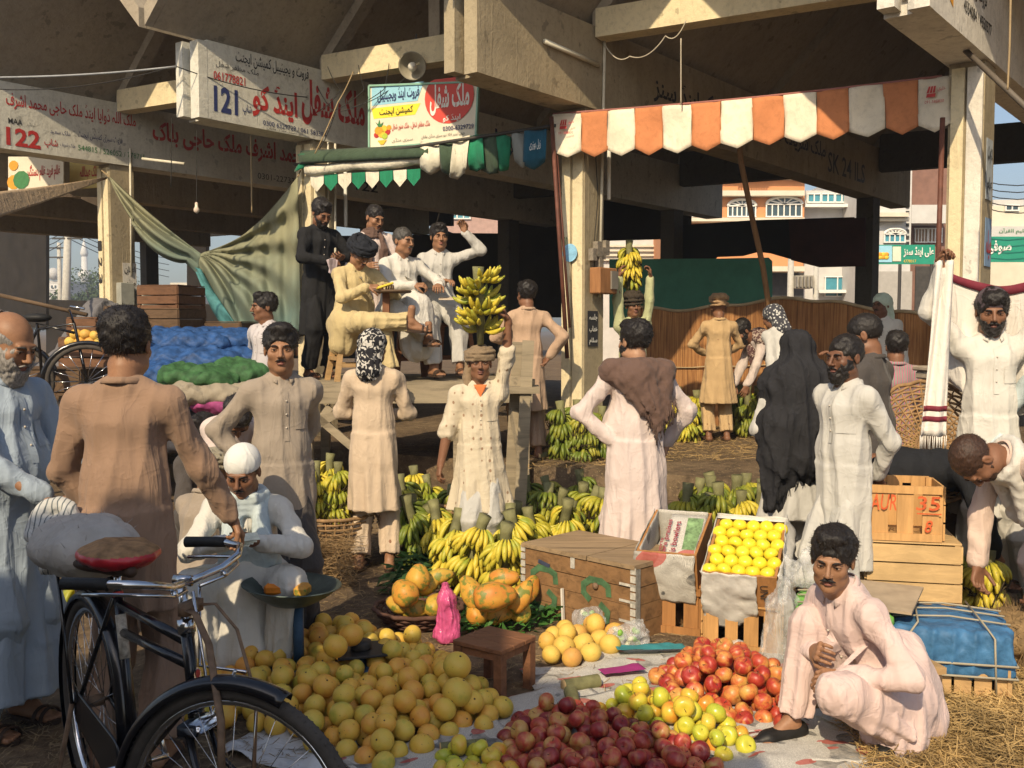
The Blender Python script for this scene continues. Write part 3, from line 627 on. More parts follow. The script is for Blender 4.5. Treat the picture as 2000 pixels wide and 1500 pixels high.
hang('hanging_cloth', 'dark maroon cloth hanging behind the big dark column', 'cloth', [(1540, 430), (1690, 425), (1690, 520), (1600, 522), (1545, 508)], 8.0, plain('maroon_cloth', (.05, .015, .012), .95, .3, 3))
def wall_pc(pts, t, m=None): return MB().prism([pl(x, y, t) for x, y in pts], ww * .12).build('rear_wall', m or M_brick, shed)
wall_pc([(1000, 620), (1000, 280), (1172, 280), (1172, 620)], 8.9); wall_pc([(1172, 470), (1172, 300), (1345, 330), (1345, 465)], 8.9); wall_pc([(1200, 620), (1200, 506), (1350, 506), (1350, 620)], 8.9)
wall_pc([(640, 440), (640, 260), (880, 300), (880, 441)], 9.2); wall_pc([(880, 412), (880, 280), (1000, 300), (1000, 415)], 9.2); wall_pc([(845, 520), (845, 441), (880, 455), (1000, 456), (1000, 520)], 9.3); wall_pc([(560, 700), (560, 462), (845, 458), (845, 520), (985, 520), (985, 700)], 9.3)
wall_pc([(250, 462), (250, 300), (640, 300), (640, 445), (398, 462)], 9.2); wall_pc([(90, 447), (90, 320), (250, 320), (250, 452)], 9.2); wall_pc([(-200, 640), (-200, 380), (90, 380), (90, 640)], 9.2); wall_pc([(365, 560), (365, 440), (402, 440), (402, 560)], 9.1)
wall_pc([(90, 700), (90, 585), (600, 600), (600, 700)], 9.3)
hang('tarpaulin', 'flat green tarpaulin wall with pale hem behind the reed screen', 'tarpaulin', [(1190, 640), (1190, 506), (1400, 505), (1500, 503), (1507, 510), (1507, 640)], 6.2, plain('green_tarp_wall', (.085, .30, .22), .8, .12, 4, .3, 30))
# reed screen
def reed():
 t = NT('reed'); wv = t.noise(60, t.map((1, 1, .02)), det=3); b = t.noise(2.2, det=4)
 cc = t.ramp(wv, [(.3, (.16, .07, .03)), (.5, (.40, .19, .07)), (.7, (.56, .30, .12))]); t.col(t.mix(t.ramp(b, [(.4, .3), (.6, 0)]), cc, (.15, .07, .035)), .75, .2); t.bump(wv, .8, .02); return t.m
M_reed = reed()
rs = thing('reed_screen', 'long brown reed screen standing across the back of the banana floor', 'screen', tuple(at(1540, 800, 12.6)))
def rsf(u, v):
 px = lerp(1235, 1860, u); top = 600 + 9 * math.sin(u * 9) - 8 * math.sin(u * 4) - 3 * math.sin(u * 31); A = at(px, top, 13.6 - 2.6 * u); z = lerp(FZ, A.z, v)
 return (A.x, A.y + .06 * math.sin(u * 23) * v + .04 * math.sin(u * 57), z)
MB().grid(rsf, 160, 4, .03).build('reeds', M_reed, rs, False)
m = MB(); m.tube([V(rsf(i / 60, 1.0)) - V((0, .01, 0)) for i in range(61)], .022, 6); m.tube([V(rsf(i / 60, .5)) - V((0, .035, 0)) for i in range(61)], .008, 5); m.build('binding', plain('jute', (.42, .33, .2)), rs, True)
M_bam = wood('bamboo', (.36, .20, .09), .6, 2)
o = MB().tube([at(1508, 640, 12.2), at(1490, 520, 12.2), at(1470, 430, 12.3), at(1448, 320, 12.4), at(1440, 250, 12.5)], .035, 8).build('pole', M_bam, None, True); tag(o, 'slanting bamboo pole propped in front of the green tarpaulin wall', 'pole')
# iron pipes carrying the awning
M_pipe = plain('rusty_pipe', (.12, .045, .03), .6, .3, 12); M_pipew = plain('pale_conduit', (.62, .58, .46), .6, .1, 10)
for lab, a, b, r_ in (('dark red pipe standing against the left side of the middle pillar', at(1077, 228, 9.85), at(1108, 700, 9.85), .021), ('thin brown pipe behind the orange awning beside the middle pillar', at(1087, 300, 9.9), at(1113, 640, 9.9), .014), ('dark red pipe fixed down the cream strip of the right pillar', at(1841, 230, 8.25), at(1826, 715, 8.25), .022)):
 o = MB().tube([a, b], r_, 8).build('pipe', M_pipe, None, True); tag(o, lab, 'pipe')
def conduit(lab, pts, r_=.016, m=None):
 o = MB().tube(pts, r_, 6).build('conduit', m or M_pipew, None, True); tag(o, lab, 'conduit')
conduit('pale conduit running up the grey face of the middle pillar', [P(0, .08, 2.0, .155), P(0, .08, 3.86, .19), P(0, .10, 4.6, .19)])
conduit('white vertical tube light beside the middle pillar', [P(0, .22, 3.0, .17), P(0, .22, 3.9, .17)], .022, plain('tube_white', (.8, .8, .75), .3, .02))
conduit('left of two thin conduits on the pillar by the black-clad man', [P(1, .02, 1.4, .155), P(1, .02, 3.86, .185)], .012); conduit('right of two thin conduits on the pillar by the black-clad man', [P(1, .13, 1.4, .155), P(1, .13, 3.86, .185)], .014)
conduit('white tube lamp hanging beside the pillar of the seated clerks', [P(1, .3, 2.9, .17), P(1, .3, 3.6, .17)], .022, plain('tube_white', (.8, .8, .75), .3, .02)); conduit('pair of pale conduits down the grey face of the pillar marked 123', [P(2, .1, 2.4, .155), P(2, .1, 4.1, .19)], .014)
conduit('white tube light mounted on the face of the big grey beam', [P(0, -.93, 4.33, .20), P(0, -.02, 4.30, .20)], .024, plain('tube_fitting', (.66, .62, .5), .5, .05))
conduit('dark fluorescent batten hanging under the right beam', [at(1885, 98, 8.0), at(2010, 215, 7.2)], .022, plain('dark_batten', (.12, .1, .08), .6))
conduit('short pale tube fixed to the pillar beneath the 122 sign', [at(278, 310, 13.0), at(360, 320, 12.8)], .02, M_pipew)
M_wire = plain('black_wire', (.02, .018, .015), .6); M_wire2 = plain('pale_wire', (.4, .36, .28), .6)
def wire(lab, pts, r_=.006, m=None, sag=0.0, n=14):
 pts = [V(p) for p in pts]; q = []
 for i in range(len(pts) - 1):
  for j in range(n): t = j / n; q.append(pts[i].lerp(pts[i + 1], t) - V((0, 0, sag * 4 * t * (1 - t))))
 q.append(pts[-1]); o = MB().tube(q, r_, 5).build('wire', m or M_wire, None, True); tag(o, lab, 'wire')
wire('pale cable stretched from the left edge to the 121 beam', [at(-60, 152, 9.2), at(345, 130, 10.35)], .011, plain('grey_cable', (.35, .36, .36), .5), .03)
wire('thin dark wire sagging across the face of the 121 sign', [at(345, 130, 10.3), at(600, 190, 11.3)], .006, None, .05)
wire('wire sagging from the left edge under the roof to the 121 beam', [at(-40, 172, 11), at(345, 128, 10.4)], .006, None, .1)
wire('thin wire hanging down with a bare bulb in the left bay', [at(384, 255, 11.4), at(384, 405, 11.4)], .005)
o = MB().lathe([(.005, .1), (.018, .09), (.018, .05), (.035, .02), (.03, -.01), (.0, -.03)], 12, Matrix.Translation(at(384, 412, 11.4))).build('light_bulb', plain('bulb_glass', (.6, .5, .4), .2), None, True); tag(o, 'bare light bulb on the long wire in the left bay', 'light bulb')
wire('knotted rope hanging in the left bay right of the bulb', [at(490, 265, 11.6), at(492, 415, 11.6)], .01, plain('rope', (.3, .22, .12)))
wire('short wire hanging in the left bay under the 121 beam', [at(336, 230, 12), at(334, 365, 12)], .006)
wire('cord hanging from the cream tie beam above the striped awning', [at(1330, 75, 9.4), at(1330, 205, 9.4)], .007, M_wire2)
wire('cable drooping in loops from the tie beam near the grey beam', [at(1180, 85, 9.8), at(1230, 110, 9.7), at(1300, 70, 9.5), at(1340, 40, 9.4)], .006, M_wire2, .08)
wire('cable curling down the pillar face to the meter box', [P(0, -.02, 3.5, .16), P(0, .02, 3.0, .17), P(0, -.05, 2.4, .16)], .005, M_wire)
wire('knotted rope dangling by the right pillar at the picture edge', [at(1974, -5, 6.6), at(1972, 90, 6.6), at(1968, 175, 6.6)], .008, plain('rope', (.3, .22, .12)))
wire('dark wire swinging from the pillar top by the 121 sign', [at(620, 170, 11.4), at(655, 220, 11.4), at(625, 290, 11.4)], .006, None, .03)
wire('loose wire tangle falling past the cream tie beam end', [at(690, 140, 11.2), at(660, 200, 11.2), at(615, 300, 11.2)], .008, plain('rope', (.3, .22, .12)), .02)
rr = random.Random(5)
for i in range(4): wire(['thin stray wire left of the speaker', 'thin stray wire under the speaker', 'thin stray wire beside the blue sign corner', 'stray wire crossing the pillar head by the 121 sign'][i], [at(640 + 60 * i, 130 - i * 3, 11.2), at(660 + 40 * i + rr.uniform(-20, 20), 175, 11.2), at(625 + 20 * i, 200 + 20 * rr.random(), 11.2)], .005, M_wire, .03)
# meter boxes, notices
M_wbox = wood('varnished_box', (.36, .17, .07), .6, 2)
mt = thing('meter_box', 'orange wooden meter box with grey meter fixed to the middle pillar', 'meter box', tuple(P(0, .02, 2.05, .2)))
MB().box(P(0, .02, 2.16, .24), (.32, .13, .26), math.atan2(ww.y, ww.x), bev=.01).build('case', M_wbox, mt); MB().box(P(0, .11, 2.17, .313), (.12, .02, .18), math.atan2(ww.y, ww.x)).build('meter', plain('meter_grey', (.2, .18, .15), .4), mt)
m = MB();
for j, (tt, zz) in enumerate([(-.1, 2.42), (-.02, 2.48), (.06, 2.44), (.13, 2.5), (.02, 2.36)]): m.box(P(0, tt, zz, .19), (.07, .06, .12 + .03 * (j % 2)), math.atan2(ww.y, ww.x))
o = m.build('fuse_board', plain('bakelite', (.22, .19, .15), .5, .4, 30)); tag(o, 'cluster of old fuses and switches above the orange meter box', 'fuse board')
def notice(lab, k, t, z, wd, hg, c, ink, txts, s=.158):
 p = P(k, t, z, s); o_ = thing('notice', lab, 'notice', tuple(p)); MB().prism([p, p + ww * wd, p + ww * wd + V((0, 0, hg)), p + V((0, 0, hg))], nn * .004).build('paper', plain('notice_' + lab[:12], c, .8, .15, 20), o_)
 for i, s_ in enumerate(txts): lettering(s_, p + ww * (wd * .1) + nn * .006 + V((0, 0, hg * (1 - (i + .85) / len(txts)))), ww, (0, 0, 1), wd * .8, hg / len(txts) * .6, M_ink[ink], o_, 'lettering', .02)
notice('black poster with pale urdu lines pasted on the middle pillar', 0, -.12, 1.5, .18, .36, (.03, .03, .035), 'w', ['جلسہ', 'خطاب', 'سلام'], .145)
notice('white sheet poster on the side of the pillar marked 123', 2, -.02, 2.22, .2, .35, (.55, .52, .47), 'k', ['اعلان', 'منڈی'], .145)
notice('torn picture poster on the side of the right white pillar', -1, -.1, 2.75, .2, .5, (.35, .38, .4), 'k', ['دعوت', 'عام'], .145); notice('blue patched poster low on the right white pillar', -1, -.08, 2.2, .2, .4, (.2, .3, .45), 'r', ['میلہ'], .145)
def sbox(lab, k, t, z, wd, hg, c, dp=.12):
 o = MB().box(P(k, t, z, .14 + dp / 2), (wd, dp, hg), math.atan2(ww.y, ww.x), bev=.008).build('switch_box', plain('box_' + lab[:10], c, .6, .2, 8)); tag(o, lab, 'switch box')
sbox('pale grey switch box on the left side of the 123 pillar', 2, -.02, 2.15, .2, .3, (.30, .30, .26)); sbox('larger grey meter cabinet on the 123 pillar', 2, .28, 2.05, .26, .32, (.36, .35, .30), .2)
sbox('small cream socket box on the pillar by the black-clad man', 1, -.1, 3.25, .14, .2, (.7, .64, .45), .05)
o = MB().lathe([(.0, .004), (.09, .004), (.09, 0), (0, 0)], 20, Matrix.Translation(P(0, -.226, 2.44, 0)) @ (-ww).to_track_quat('Z', 'Y').to_matrix().to_4x4()).build('sticker', plain('blue_sticker', (.25, .5, .7), .4, .3, 20)); tag(o, 'pale blue round sticker on the cream face of the middle pillar', 'sticker')
# ================================================================== BACKGROUND beyond the hall
def bx(mb, x0, y0, x1, y1, Y, dep=.3, m=None):
 a = at(x0, y1, Y); b = at(x1, y0, Y); mb.box(((a.x + b.x) / 2, Y + dep / 2, (a.z + b.z) / 2), (abs(b.x - a.x), dep, abs(b.z - a.z)), m=m)
M_or = plain('orange_render', (.60, .27, .12), .9, .08, 2); M_cr = plain('cream_render', (.66, .60, .48), .9, .08, 2); M_gw = plain('grey_white_render', (.55, .54, .52), .9, .1, 2); M_bk = plain('brown_brick', (.22, .12, .09), .9, .2, 3, .3, 30)
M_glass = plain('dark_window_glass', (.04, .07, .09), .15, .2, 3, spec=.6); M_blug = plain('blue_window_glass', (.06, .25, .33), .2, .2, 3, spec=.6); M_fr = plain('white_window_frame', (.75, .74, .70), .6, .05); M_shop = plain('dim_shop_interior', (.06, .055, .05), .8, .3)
def block(name, label, x0, x1, ytop, Y, dep, mat):
 a = at(x0, ytop, Y); b = at(x1, ytop, Y); t = thing(name, label, 'building', ((a.x + b.x) / 2, Y, 0))
 MB().box(((a.x + b.x) / 2, Y + dep / 2, a.z / 2), (b.x - a.x, dep, a.z)).build('wall', mat, t); return t
def win(t, x0, y0, x1, y1, Y, arch=False, nb=5, glass=None):
 m = MB(); bx(m, x0, y0 + ((y1 - y0) * .35 if arch else 0), x1, y1, Y - .05, .06)
 if arch:
  c = at((x0 + x1) / 2, y0 + (y1 - y0) * .36, Y - .05); rx = (at(x1, 0, Y).x - at(x0, 0, Y).x) / 2; rz_ = c.z * 0 + (at(0, y0, Y).z - at(0, y0 + (y1 - y0) * .36, Y).z)
  m.prism([c + V((rx * math.cos(a), 0, rz_ * math.sin(a))) for a in [math.pi * i / 12 for i in range(13)]], (0, .05, 0))
 w_ = m.build('window', glass or M_glass, t); f = MB()
 for i in range(nb + 1): x = x0 + (x1 - x0) * i / nb; bx(f, x - 1.3, y0 + ((y1 - y0) * .33 if arch else 0), x + 1.3, y1, Y - .11, .05)
 bx(f, x0 - 1.5, y1 - 2.4, x1 + 1.5, y1, Y - .12, .07)
 if arch:
  bx(f, x0 - 1, y0 + (y1 - y0) * .33, x1 + 1, y0 + (y1 - y0) * .39, Y - .115, .05)
  for a in [math.pi * i / 6 for i in range(7)]: f.bar(c + V((0, -.06, 0)), c + V((rx * math.cos(a), -.06, rz_ * math.sin(a))), .05, .05, (0, 1, 0))
  pts = [c + V((rx * 1.02 * math.cos(a), -.06, rz_ * 1.02 * math.sin(a))) for a in [math.pi * i / 14 for i in range(15)]]; f.tube(pts, .06, 4)
 else: bx(f, x0 - 1.5, y0 - 1, x1 + 1.5, y0 + 1.4, Y - .115, .06)
 f.build('frame', M_fr, w_)
Y0 = 42
b1 = block('house', 'orange rendered house with white arched windows behind the hall', 1330, 1572, 344, Y0, 9, M_or)
for a in ((1422, 390, 1476, 424), (1497, 385, 1566, 424), (1345, 392, 1400, 424)): win(b1, *a, Y0, True, 6)
m = MB(); bx(m, 1330, 372, 1572, 382, Y0 - .5, .45); bx(m, 1330, 341, 1572, 350, Y0 - .3, .25); bx(m, 1330, 425, 1572, 432, Y0 - .8, .75); bx(m, 1330, 520, 1572, 530, Y0 - 1.2, 1.15); m.build('cornice', M_cr, b1)
m = MB()
for x in range(1440, 1500, 5): bx(m, x, 340, x + 1.5, 352, Y0 - .55, .1)
bx(m, 1440, 338, 1500, 341, Y0 - .56, .1); m.build('roof_railing', M_fr, b1)
m = MB(); bx(m, 1500, 532, 1570, 640, Y0 - .06, .05); m.build('shop_opening', M_shop, b1)
b2 = block('house', 'white house with blue tinted glass front right of the orange house', 1572, 1690, 372, Y0 + .6, 9, M_gw)
for i in range(4): win(b2, 1578 + i * 27, 378, 1603 + i * 27, 396, Y0 + .6, False, 2, M_blug)
win(b2, 1612, 540, 1660, 580, Y0 + .6, False, 2, M_blug); m = MB(); bx(m, 1572, 398, 1690, 404, Y0, .5); bx(m, 1600, 566, 1690, 572, Y0, .5); m.build('cornice', M_fr, b2)
b3 = block('house', 'tall narrow white house with dark checked edge beside the brick house', 1690, 1782, 322, Y0 - 2, 8, M_gw)
m = MB()
for i in range(14): bx(m, 1770, 328 + i * 12, 1776, 334 + i * 12, Y0 - 2.06, .05)
m.build('checker_tile', M_ink['k'], b3); win(b3, 1728, 448, 1768, 474, Y0 - 2, True, 4, M_blug); m = MB(); bx(m, 1700, 415, 1775, 423, Y0 - 2.6, .55); bx(m, 1700, 425, 1775, 431, Y0 - 2.4, .35); m.build('cornice', M_cr, b3)
m = MB(); bx(m, 1700, 530, 1782, 640, Y0 - 2.06, .05); m.build('shutter', plain('grey_shutter', (.4, .38, .35), .6, .1), b3)
b4 = block('house', 'brown brick house with carved balcony window left of the right pillar', 1782, 1880, 318, Y0 - 1, 10, M_bk)
win(b4, 1788, 446, 1812, 474, Y0 - 1, False, 4, plain('brown_shutter', (.3, .18, .1))); win(b4, 1814, 446, 1840, 474, Y0 - 1, False, 4, plain('brown_shutter', (.3, .18, .1))); m = MB(); bx(m, 1780, 400, 1850, 436, Y0 - 2, .95); m.build('balcony', M_gw, b4); m = MB(); bx(m, 1786, 520, 1880, 640, Y0 - 1.06, .05); m.build('shop_opening', M_shop, b4)
b5 = block('house', 'low cream flat-roofed house at the right edge', 1905, 2200, 402, Y0 + 6, 12, M_cr); m = MB(); bx(m, 1900, 445, 2200, 450, Y0 + 5.4, .6); bx(m, 1940, 390, 2000, 402, Y0 + 6.2, 3); m.build('cornice', M_gw, b5); win(b5, 1965, 400, 1990, 412, Y0 + 6, False, 2)
b6 = block('house', 'pale brick house seen through the gap between the clerks and the pillar', 868, 1020, 405, 60, 10, plain('pink_brick', (.42, .28, .24), .9, .15, 4)); win(b6, 880, 418, 918, 428, 60, False, 3, M_blug)
m = MB(); bx(m, 870, 400, 1020, 406, 59.6, .4); bx(m, 985, 520, 1002, 600, 59.7, .25); m.build('cornice', M_gw, b6)
b7 = block('house', 'white banded shopfront seen past the green-shirted porter', 1175, 1335, 462, 50, 10, M_gw)
m = MB(); [bx(m, 1175, 478 + i * 9, 1335, 482 + i * 9, 49.8, .15) for i in range(4)]; m.build('cornice', M_cr, b7)
b8 = block('house', 'small pale block house far off between tarpaulin folds', 332, 372, 552, 170, 14, M_cr); win(b8, 340, 562, 352, 572, 170, False, 2)
b9 = block('house', 'low hazy white house behind the power poles', 90, 135, 548, 190, 14, M_gw); win(b9, 98, 556, 112, 566, 190, False, 2)
o = MB().ball(at(105, 535, 190), 1.2, 10).build('water_tank', M_gw, None, True); tag(o, 'round white water tank on the hazy house far left', 'water tank')
mn = thing('minaret', 'slender white minaret rising above the far tree', 'minaret', tuple(at(166, 560, 320))); a = at(166, 560, 320); a.z = 0
MB().lathe([(1.6, 0), (1.2, 18), (2.0, 18.5), (2.0, 20), (1.0, 20.5), (.9, 25)], 12, Matrix.Translation(a)).build('shaft', M_fr, mn, True); MB().lathe([(.9, 25), (1.3, 26), (.9, 27.5), (.1, 30.5)], 12, Matrix.Translation(a)).build('cap', M_fr, mn, True)
# green signboards over the far shops
M_gs = plain('green_signboard', (.02, .26, .17), .5, .08, 2)
c4 = quadpts([(1702, 516), (1826, 516), (1826, 478), (1702, 478)], [36] * 4); s1, O, X, Y, bw, bh, N = board('sign_board', 'green and sky blue shop sign with white urdu lettering left of the right pillar', 'sign', c4, M_gs)
MB().prism([O + X * .05 * bw + Y * .1 * bh + N * .02, O + X * .32 * bw + Y * .1 * bh + N * .02, O + X * .32 * bw + Y * .95 * bh + N * .02, O + X * .05 * bw + Y * .95 * bh + N * .02], N * .01).build('painted_field', plain('sky_blue_enamel', (.30, .58, .72), .5, .05), s1)
MB().prism([O + X * .33 * bw + Y * .15 * bh + N * .02, O + X * .46 * bw + Y * .15 * bh + N * .02, O + X * .46 * bw + Y * .9 * bh + N * .02, O + X * .33 * bw + Y * .9 * bh + N * .02], N * .01).build('painted_field', M_brd, s1)
mf = MB(); [mf.ball(O + X * ((.13 + .05 * (i % 3)) * bw) + Y * ((.35 + .15 * (i // 3)) * bh) + N * .04, (.1, .03, .08), 8, m=i % 2) for i in range(6)]; mf.build('painted_fruit', [M_ink['y'], M_ink['o']], s1, True)
lettering('علی اینڈ سنز', O + X * .5 * bw + Y * .35 * bh, X, Y, bw * .48, bh * .55, M_ink['w'], s1, 'lettering', .03, lift=.03); lettering('4778017', O + X * .5 * bw + Y * .08 * bh, X, Y, bw * .2, bh * .15, M_ink['y'], s1, 'lettering', 0, False, lift=.03)
m = MB(); [m.tube([O + X * bw * f_ + Y * .0, V(((O + X * bw * f_).x, 36.05, 0))], .06, 6) for f_ in (.45, .95)]; m.build('post', plain('dark_iron', (.05, .045, .04), .6), s1)
c4 = quadpts([(1918, 512), (2080, 512), (2080, 462), (1918, 462)], [36] * 4); s2, O, X, Y, bw, bh, N = board('sign_board', 'green shop sign with white lettering at the right edge behind the raised shawl', 'sign', c4, M_gs); lettering('صوفی', O + X * .05 * bw + Y * .3 * bh, X, Y, bw * .3, bh * .55, M_ink['w'], s2, 'lettering', .03, lift=.03)
c4 = quadpts([(1918, 462), (2080, 462), (2080, 442), (1918, 442)], [36.3] * 4); s3, O, X, Y, bw, bh, N = board('sign_board', 'narrow pale sign band above the green one at the right edge', 'sign', c4, M_gw); lettering('مدرسہ تعلیم القرآن', O + X * .2 * bw + Y * .25 * bh, X, Y, bw * .6, bh * .55, M_ink['g'], s3, 'lettering', .01, lift=.03)
# power poles, transformer, far street
def pole(lab, px, ytop, Y, r_=.14, arms=True, lean=0):
 a = at(px, ytop, Y); t = thing('power_pole', lab, 'power pole', (a.x, Y, 0)); MB().tube([(a.x + lean, Y, 0), (a.x, Y, a.z)], [r_ * 1.2, r_ * .8], 8).build('post', plain('pole_concrete', (.45, .43, .38), .9), t, True)
 if arms:
  m = MB(); [m.box((a.x, Y - .15, a.z - .4 - .7 * i), (1.8, .1, .1)) for i in range(2)]; m.build('crossarm', plain('dark_iron', (.05, .045, .04), .6), t)
 return a
pole('taller concrete power pole at left, beyond the shed', 133, 430, 60, .26, True, -.4); pole('thinner power pole left of the taller one', 115, 474, 75, .18); pole('slim pole beyond the sagging tarpaulin', 304, 520, 90, .12, False); pole('concrete pole carrying the transformer across the street', 1545, 500, 38, .14, False)
pole('second concrete pole right of the transformer', 1594, 520, 38, .12, False)
tf = thing('transformer', 'grey pole transformer across the street behind the reed screen', 'transformer', tuple(at(1572, 560, 38))); m = MB(); bx(m, 1553, 538, 1590, 563, 37.7, .7); m.build('tank', plain('transformer_grey', (.33, .30, .24), .6), tf)
m = MB(); [bx(m, 1556 + i * 7, 540, 1559 + i * 7, 560, 37.55, .15) for i in range(5)]; m.build('cooling_fin', plain('transformer_grey2', (.25, .23, .2), .6), tf)
for i in range(5): wire(['topmost', 'second', 'third', 'fourth', 'lowest'][i] + ' of the thin wires across the far sky at right', [at(1915, 352 + i * 13, 34), at(2060, 350 + i * 14, 34)], .018, M_wire, .2, 4)
for i in range(4): wire(['highest', 'second highest', 'third', 'lowest'][i] + ' wire between the far power poles at left', [at(60, 455 + i * 14, 70), at(133, 438 + i * 9, 60), at(330, 505 + i * 12, 80)], .025, M_wire, .3, 6)
# tree far left (leaf clumps)
def leafmat(name, c):
 t = NT(name); a = t.noise(.7, det=3); t.col(t.ramp(a, [(.3, hsv(c, .6)), (.7, hsv(c, 1.4))]), .7, .2); return t.m
def tree(lab, x, y, h, rx, seed, n=4200, leaf=.5, group=None):
 rg = np.random.default_rng(seed); t = thing('tree', lab, 'tree', (x, y, 0), 0, group); m = MB(); m.tube([(x, y, 0), (x + .2, y, h * .3), (x, y, h * .5)], [h * .05, h * .035, h * .02], 8)
 for i in range(7): a = i * .9 + seed; m.tube([(x, y, h * .3), (x + rx * .35 * math.cos(a), y + rx * .35 * math.sin(a), h * .6), (x + rx * .7 * math.cos(a), y + rx * .7 * math.sin(a), h * (.65 + .1 * math.sin(i)))], [h * .02, h * .012, h * .005], 5)
 m.build('trunk', plain('bark', (.09, .06, .04)), t, True)
 cl = rg.normal(size=(38, 3)); cl /= np.linalg.norm(cl, axis=1)[:, None]; cl *= rg.uniform(.35, 1, (38, 1)); cl = cl * [rx * .8, rx * .8, h * .32] + [x, y, h * .64]
 cr = rg.uniform(.16, .34, 38) * rx; k = rg.integers(0, 38, n); d = rg.normal(size=(n, 3)); d /= np.linalg.norm(d, axis=1)[:, None]; c = cl[k] + d * (cr[k] * rg.uniform(.6, 1.05, n))[:, None] * [1, 1, .75]
 a = rg.normal(size=(n, 3)); a /= np.linalg.norm(a, axis=1)[:, None]; b = np.cross(a, d); b /= np.linalg.norm(b, axis=1)[:, None] + 1e-6; a = np.cross(b, d) * .6 + a * .4; s = leaf * rg.uniform(.6, 1.3, (n, 1))
 v = np.stack([c - a * s, c + b * s * .5, c + a * s, c - b * s * .5], 1).reshape(-1, 3); mkobj('crown', v, np.arange(n * 4).reshape(-1, 4), leafmat('leaf_' + str(seed), (.06, .09, .035)), t, False)
a = at(185, 585, 120); tree('broad dark green tree seen through the left end of the hall', a.x, 120, 8.6, 6.5, 4, 6500, .32)
for i, (px, Yt, hh) in enumerate([(330, 150, 6), (240, 170, 7), (60, 160, 6), (430, 170, 7)]):
 a = at(px, 600, Yt); tree(['small far tree right of the 123 pillar', 'middle far tree behind the 123 pillar', 'far tree at the left picture edge', 'far tree beyond the gathered tarpaulin'][i], a.x, Yt, hh, hh * .8, 10 + i, 1800, .5, 'trees on the far left horizon')
# ================================================================== PEOPLE
def skin(name, c, dark=.8):
 t = NT(name); a = t.noise(14, det=4); b = t.noise(120, det=2)
 t.col(t.mix(t.ramp(b, [(.4, .12), (.6, 0)]), t.ramp(a, [(.3, hsv(c, .82)), (.7, hsv(c, 1.1))]), (c[0] * .5, c[1] * .35, c[2] * .3)), .52, .35); t.bump(b, .15, .002); return t.m
SK = [skin('skin_tan', (.30, .155, .085)), skin('skin_brown', (.21, .10, .055)), skin('skin_dark', (.15, .07, .04)), skin('skin_light', (.36, .20, .12))]
LIP = [skin('lips', (.24, .09, .065)), skin('lips_brown', (.16, .065, .05))]
M_eye = plain('eye_white', (.52, .47, .42), .25, .05); M_iris = plain('iris', (.02, .012, .01), .2, .1); M_hair = None
def hairmat(name, c):
 t = NT(name); a = t.noise(150, t.map((1, 1, .3)), det=4, rough=.7); t.col(t.ramp(a, [(.35, hsv(c, .5)), (.7, hsv(c, 1.4))]), .5, .35); t.bump(a, .8, .004); return t.m
H_blk = hairmat('black_hair', (.016, .013, .012)); H_gry = hairmat('grey_hair', (.26, .24, .22)); H_mix = hairmat('greying_hair', (.06, .055, .05)); H_brn = hairmat('henna_hair', (.05, .024, .014))
def ik(S, W, a, b, pole):
 d = W - S; L = min(d.length, (a + b) * .997); L = max(L, abs(a - b) + .01); dn = d.normalized(); W2 = S + dn * L
 x = (a * a - b * b + L * L) / (2 * L); h = math.sqrt(max(a * a - x * x, 0)); p = V(pole); p = p - dn * p.dot(dn); p = p.normalized() if p.length > 1e-4 else frame(dn)[0]
 return S + dn * x + p * h, W2
def rotz(a): return Matrix.Rotation(R(a), 3, 'Z')
def head_sdf(C, M, h, s, neck, ears=True, face=True, fat=0.0, k=1.0):
 """C head centre (eye level), M 3x3 head frame, neck base point"""
 pts = np.array([tuple(C + M @ V(p) * s) for p in ((.1, .12, .13), (-.1, .12, .13), (.1, -.14, .13), (-.1, -.14, .13), (.1, -.14, -.14), (-.1, -.14, -.14), (.1, .13, -.14), (-.1, .13, -.14))] + [tuple(neck + V((x, y, z))) for x in (-.11, .11) for y in (-.11, .11) for z in (-.08, .05)])
 g = SDF(pts.min(0) - .015, pts.max(0) + .015, h); Mm = M
 def e(c, r, kk=.02, op='add'): g.ell(C + M @ V(c) * s, [x * s for x in r], kk * s, op, M=Mm)
 def c_(a, b, ra, rb, kk=.015, op='add', **kw): g.cap(C + M @ V(a) * s, C + M @ V(b) * s, ra * s, rb * s, kk * s, op, **kw)
 e((0, .018, .032), (.074, .094, .084)); e((0, -.028, -.035), (.060 + fat, .062, .080), .03); e((0, -.066, -.097), (.024 + fat * .6, .020, .018), .03)
 for x in (-1, 1):
  e((x * .040, -.060, -.024), (.022 + fat * .5, .022, .020), .02); e((x * .045, -.01, -.075), (.017 + fat, .035, .02), .03)
 if face:
  c_((-.034, -.083, .022), (.034, -.083, .022), .0085, .0085, .016)
  for x in (-1, 1): e((x * .031, -.096, .000), (.0165, .015, .0105), .010, 'sub'); e((x * .031, -.0765, -.001), (.0155, .0135, .0125), .003)
  c_((0, -.090, .012), (0, -.113, -.027), .0075, .0105, .010)
  for x in (-1, 1): e((x * .0115, -.101, -.032), (.0080, .010, .0065), .005)
  e((0, -.091, -.055), (.021, .010, .0060), .006); e((0, -.090, -.068), (.018, .010, .0062), .005); c_((-.021, -.1005, -.0615), (.021, -.1005, -.0615), .0022, .0022, .003, 'sub')
 if ears:
  for x in (-1, 1):
   e((x * .076, .012, -.006), (.009, .018, .030), .006); e((x * .086, .006, -.002), (.006, .010, .017), .003, 'sub')
 b = C + M @ V((0, .028, -.085)) * s; g.cap(b, neck - V((0, 0, .02)), .052 * s * k, .060 * s * k, .03 * s); g.cap(C + M @ V((0, -.012, -.10)) * s, neck + V((0, -.02, -.01)), .038 * s, .045 * s, .03 * s)
 return g
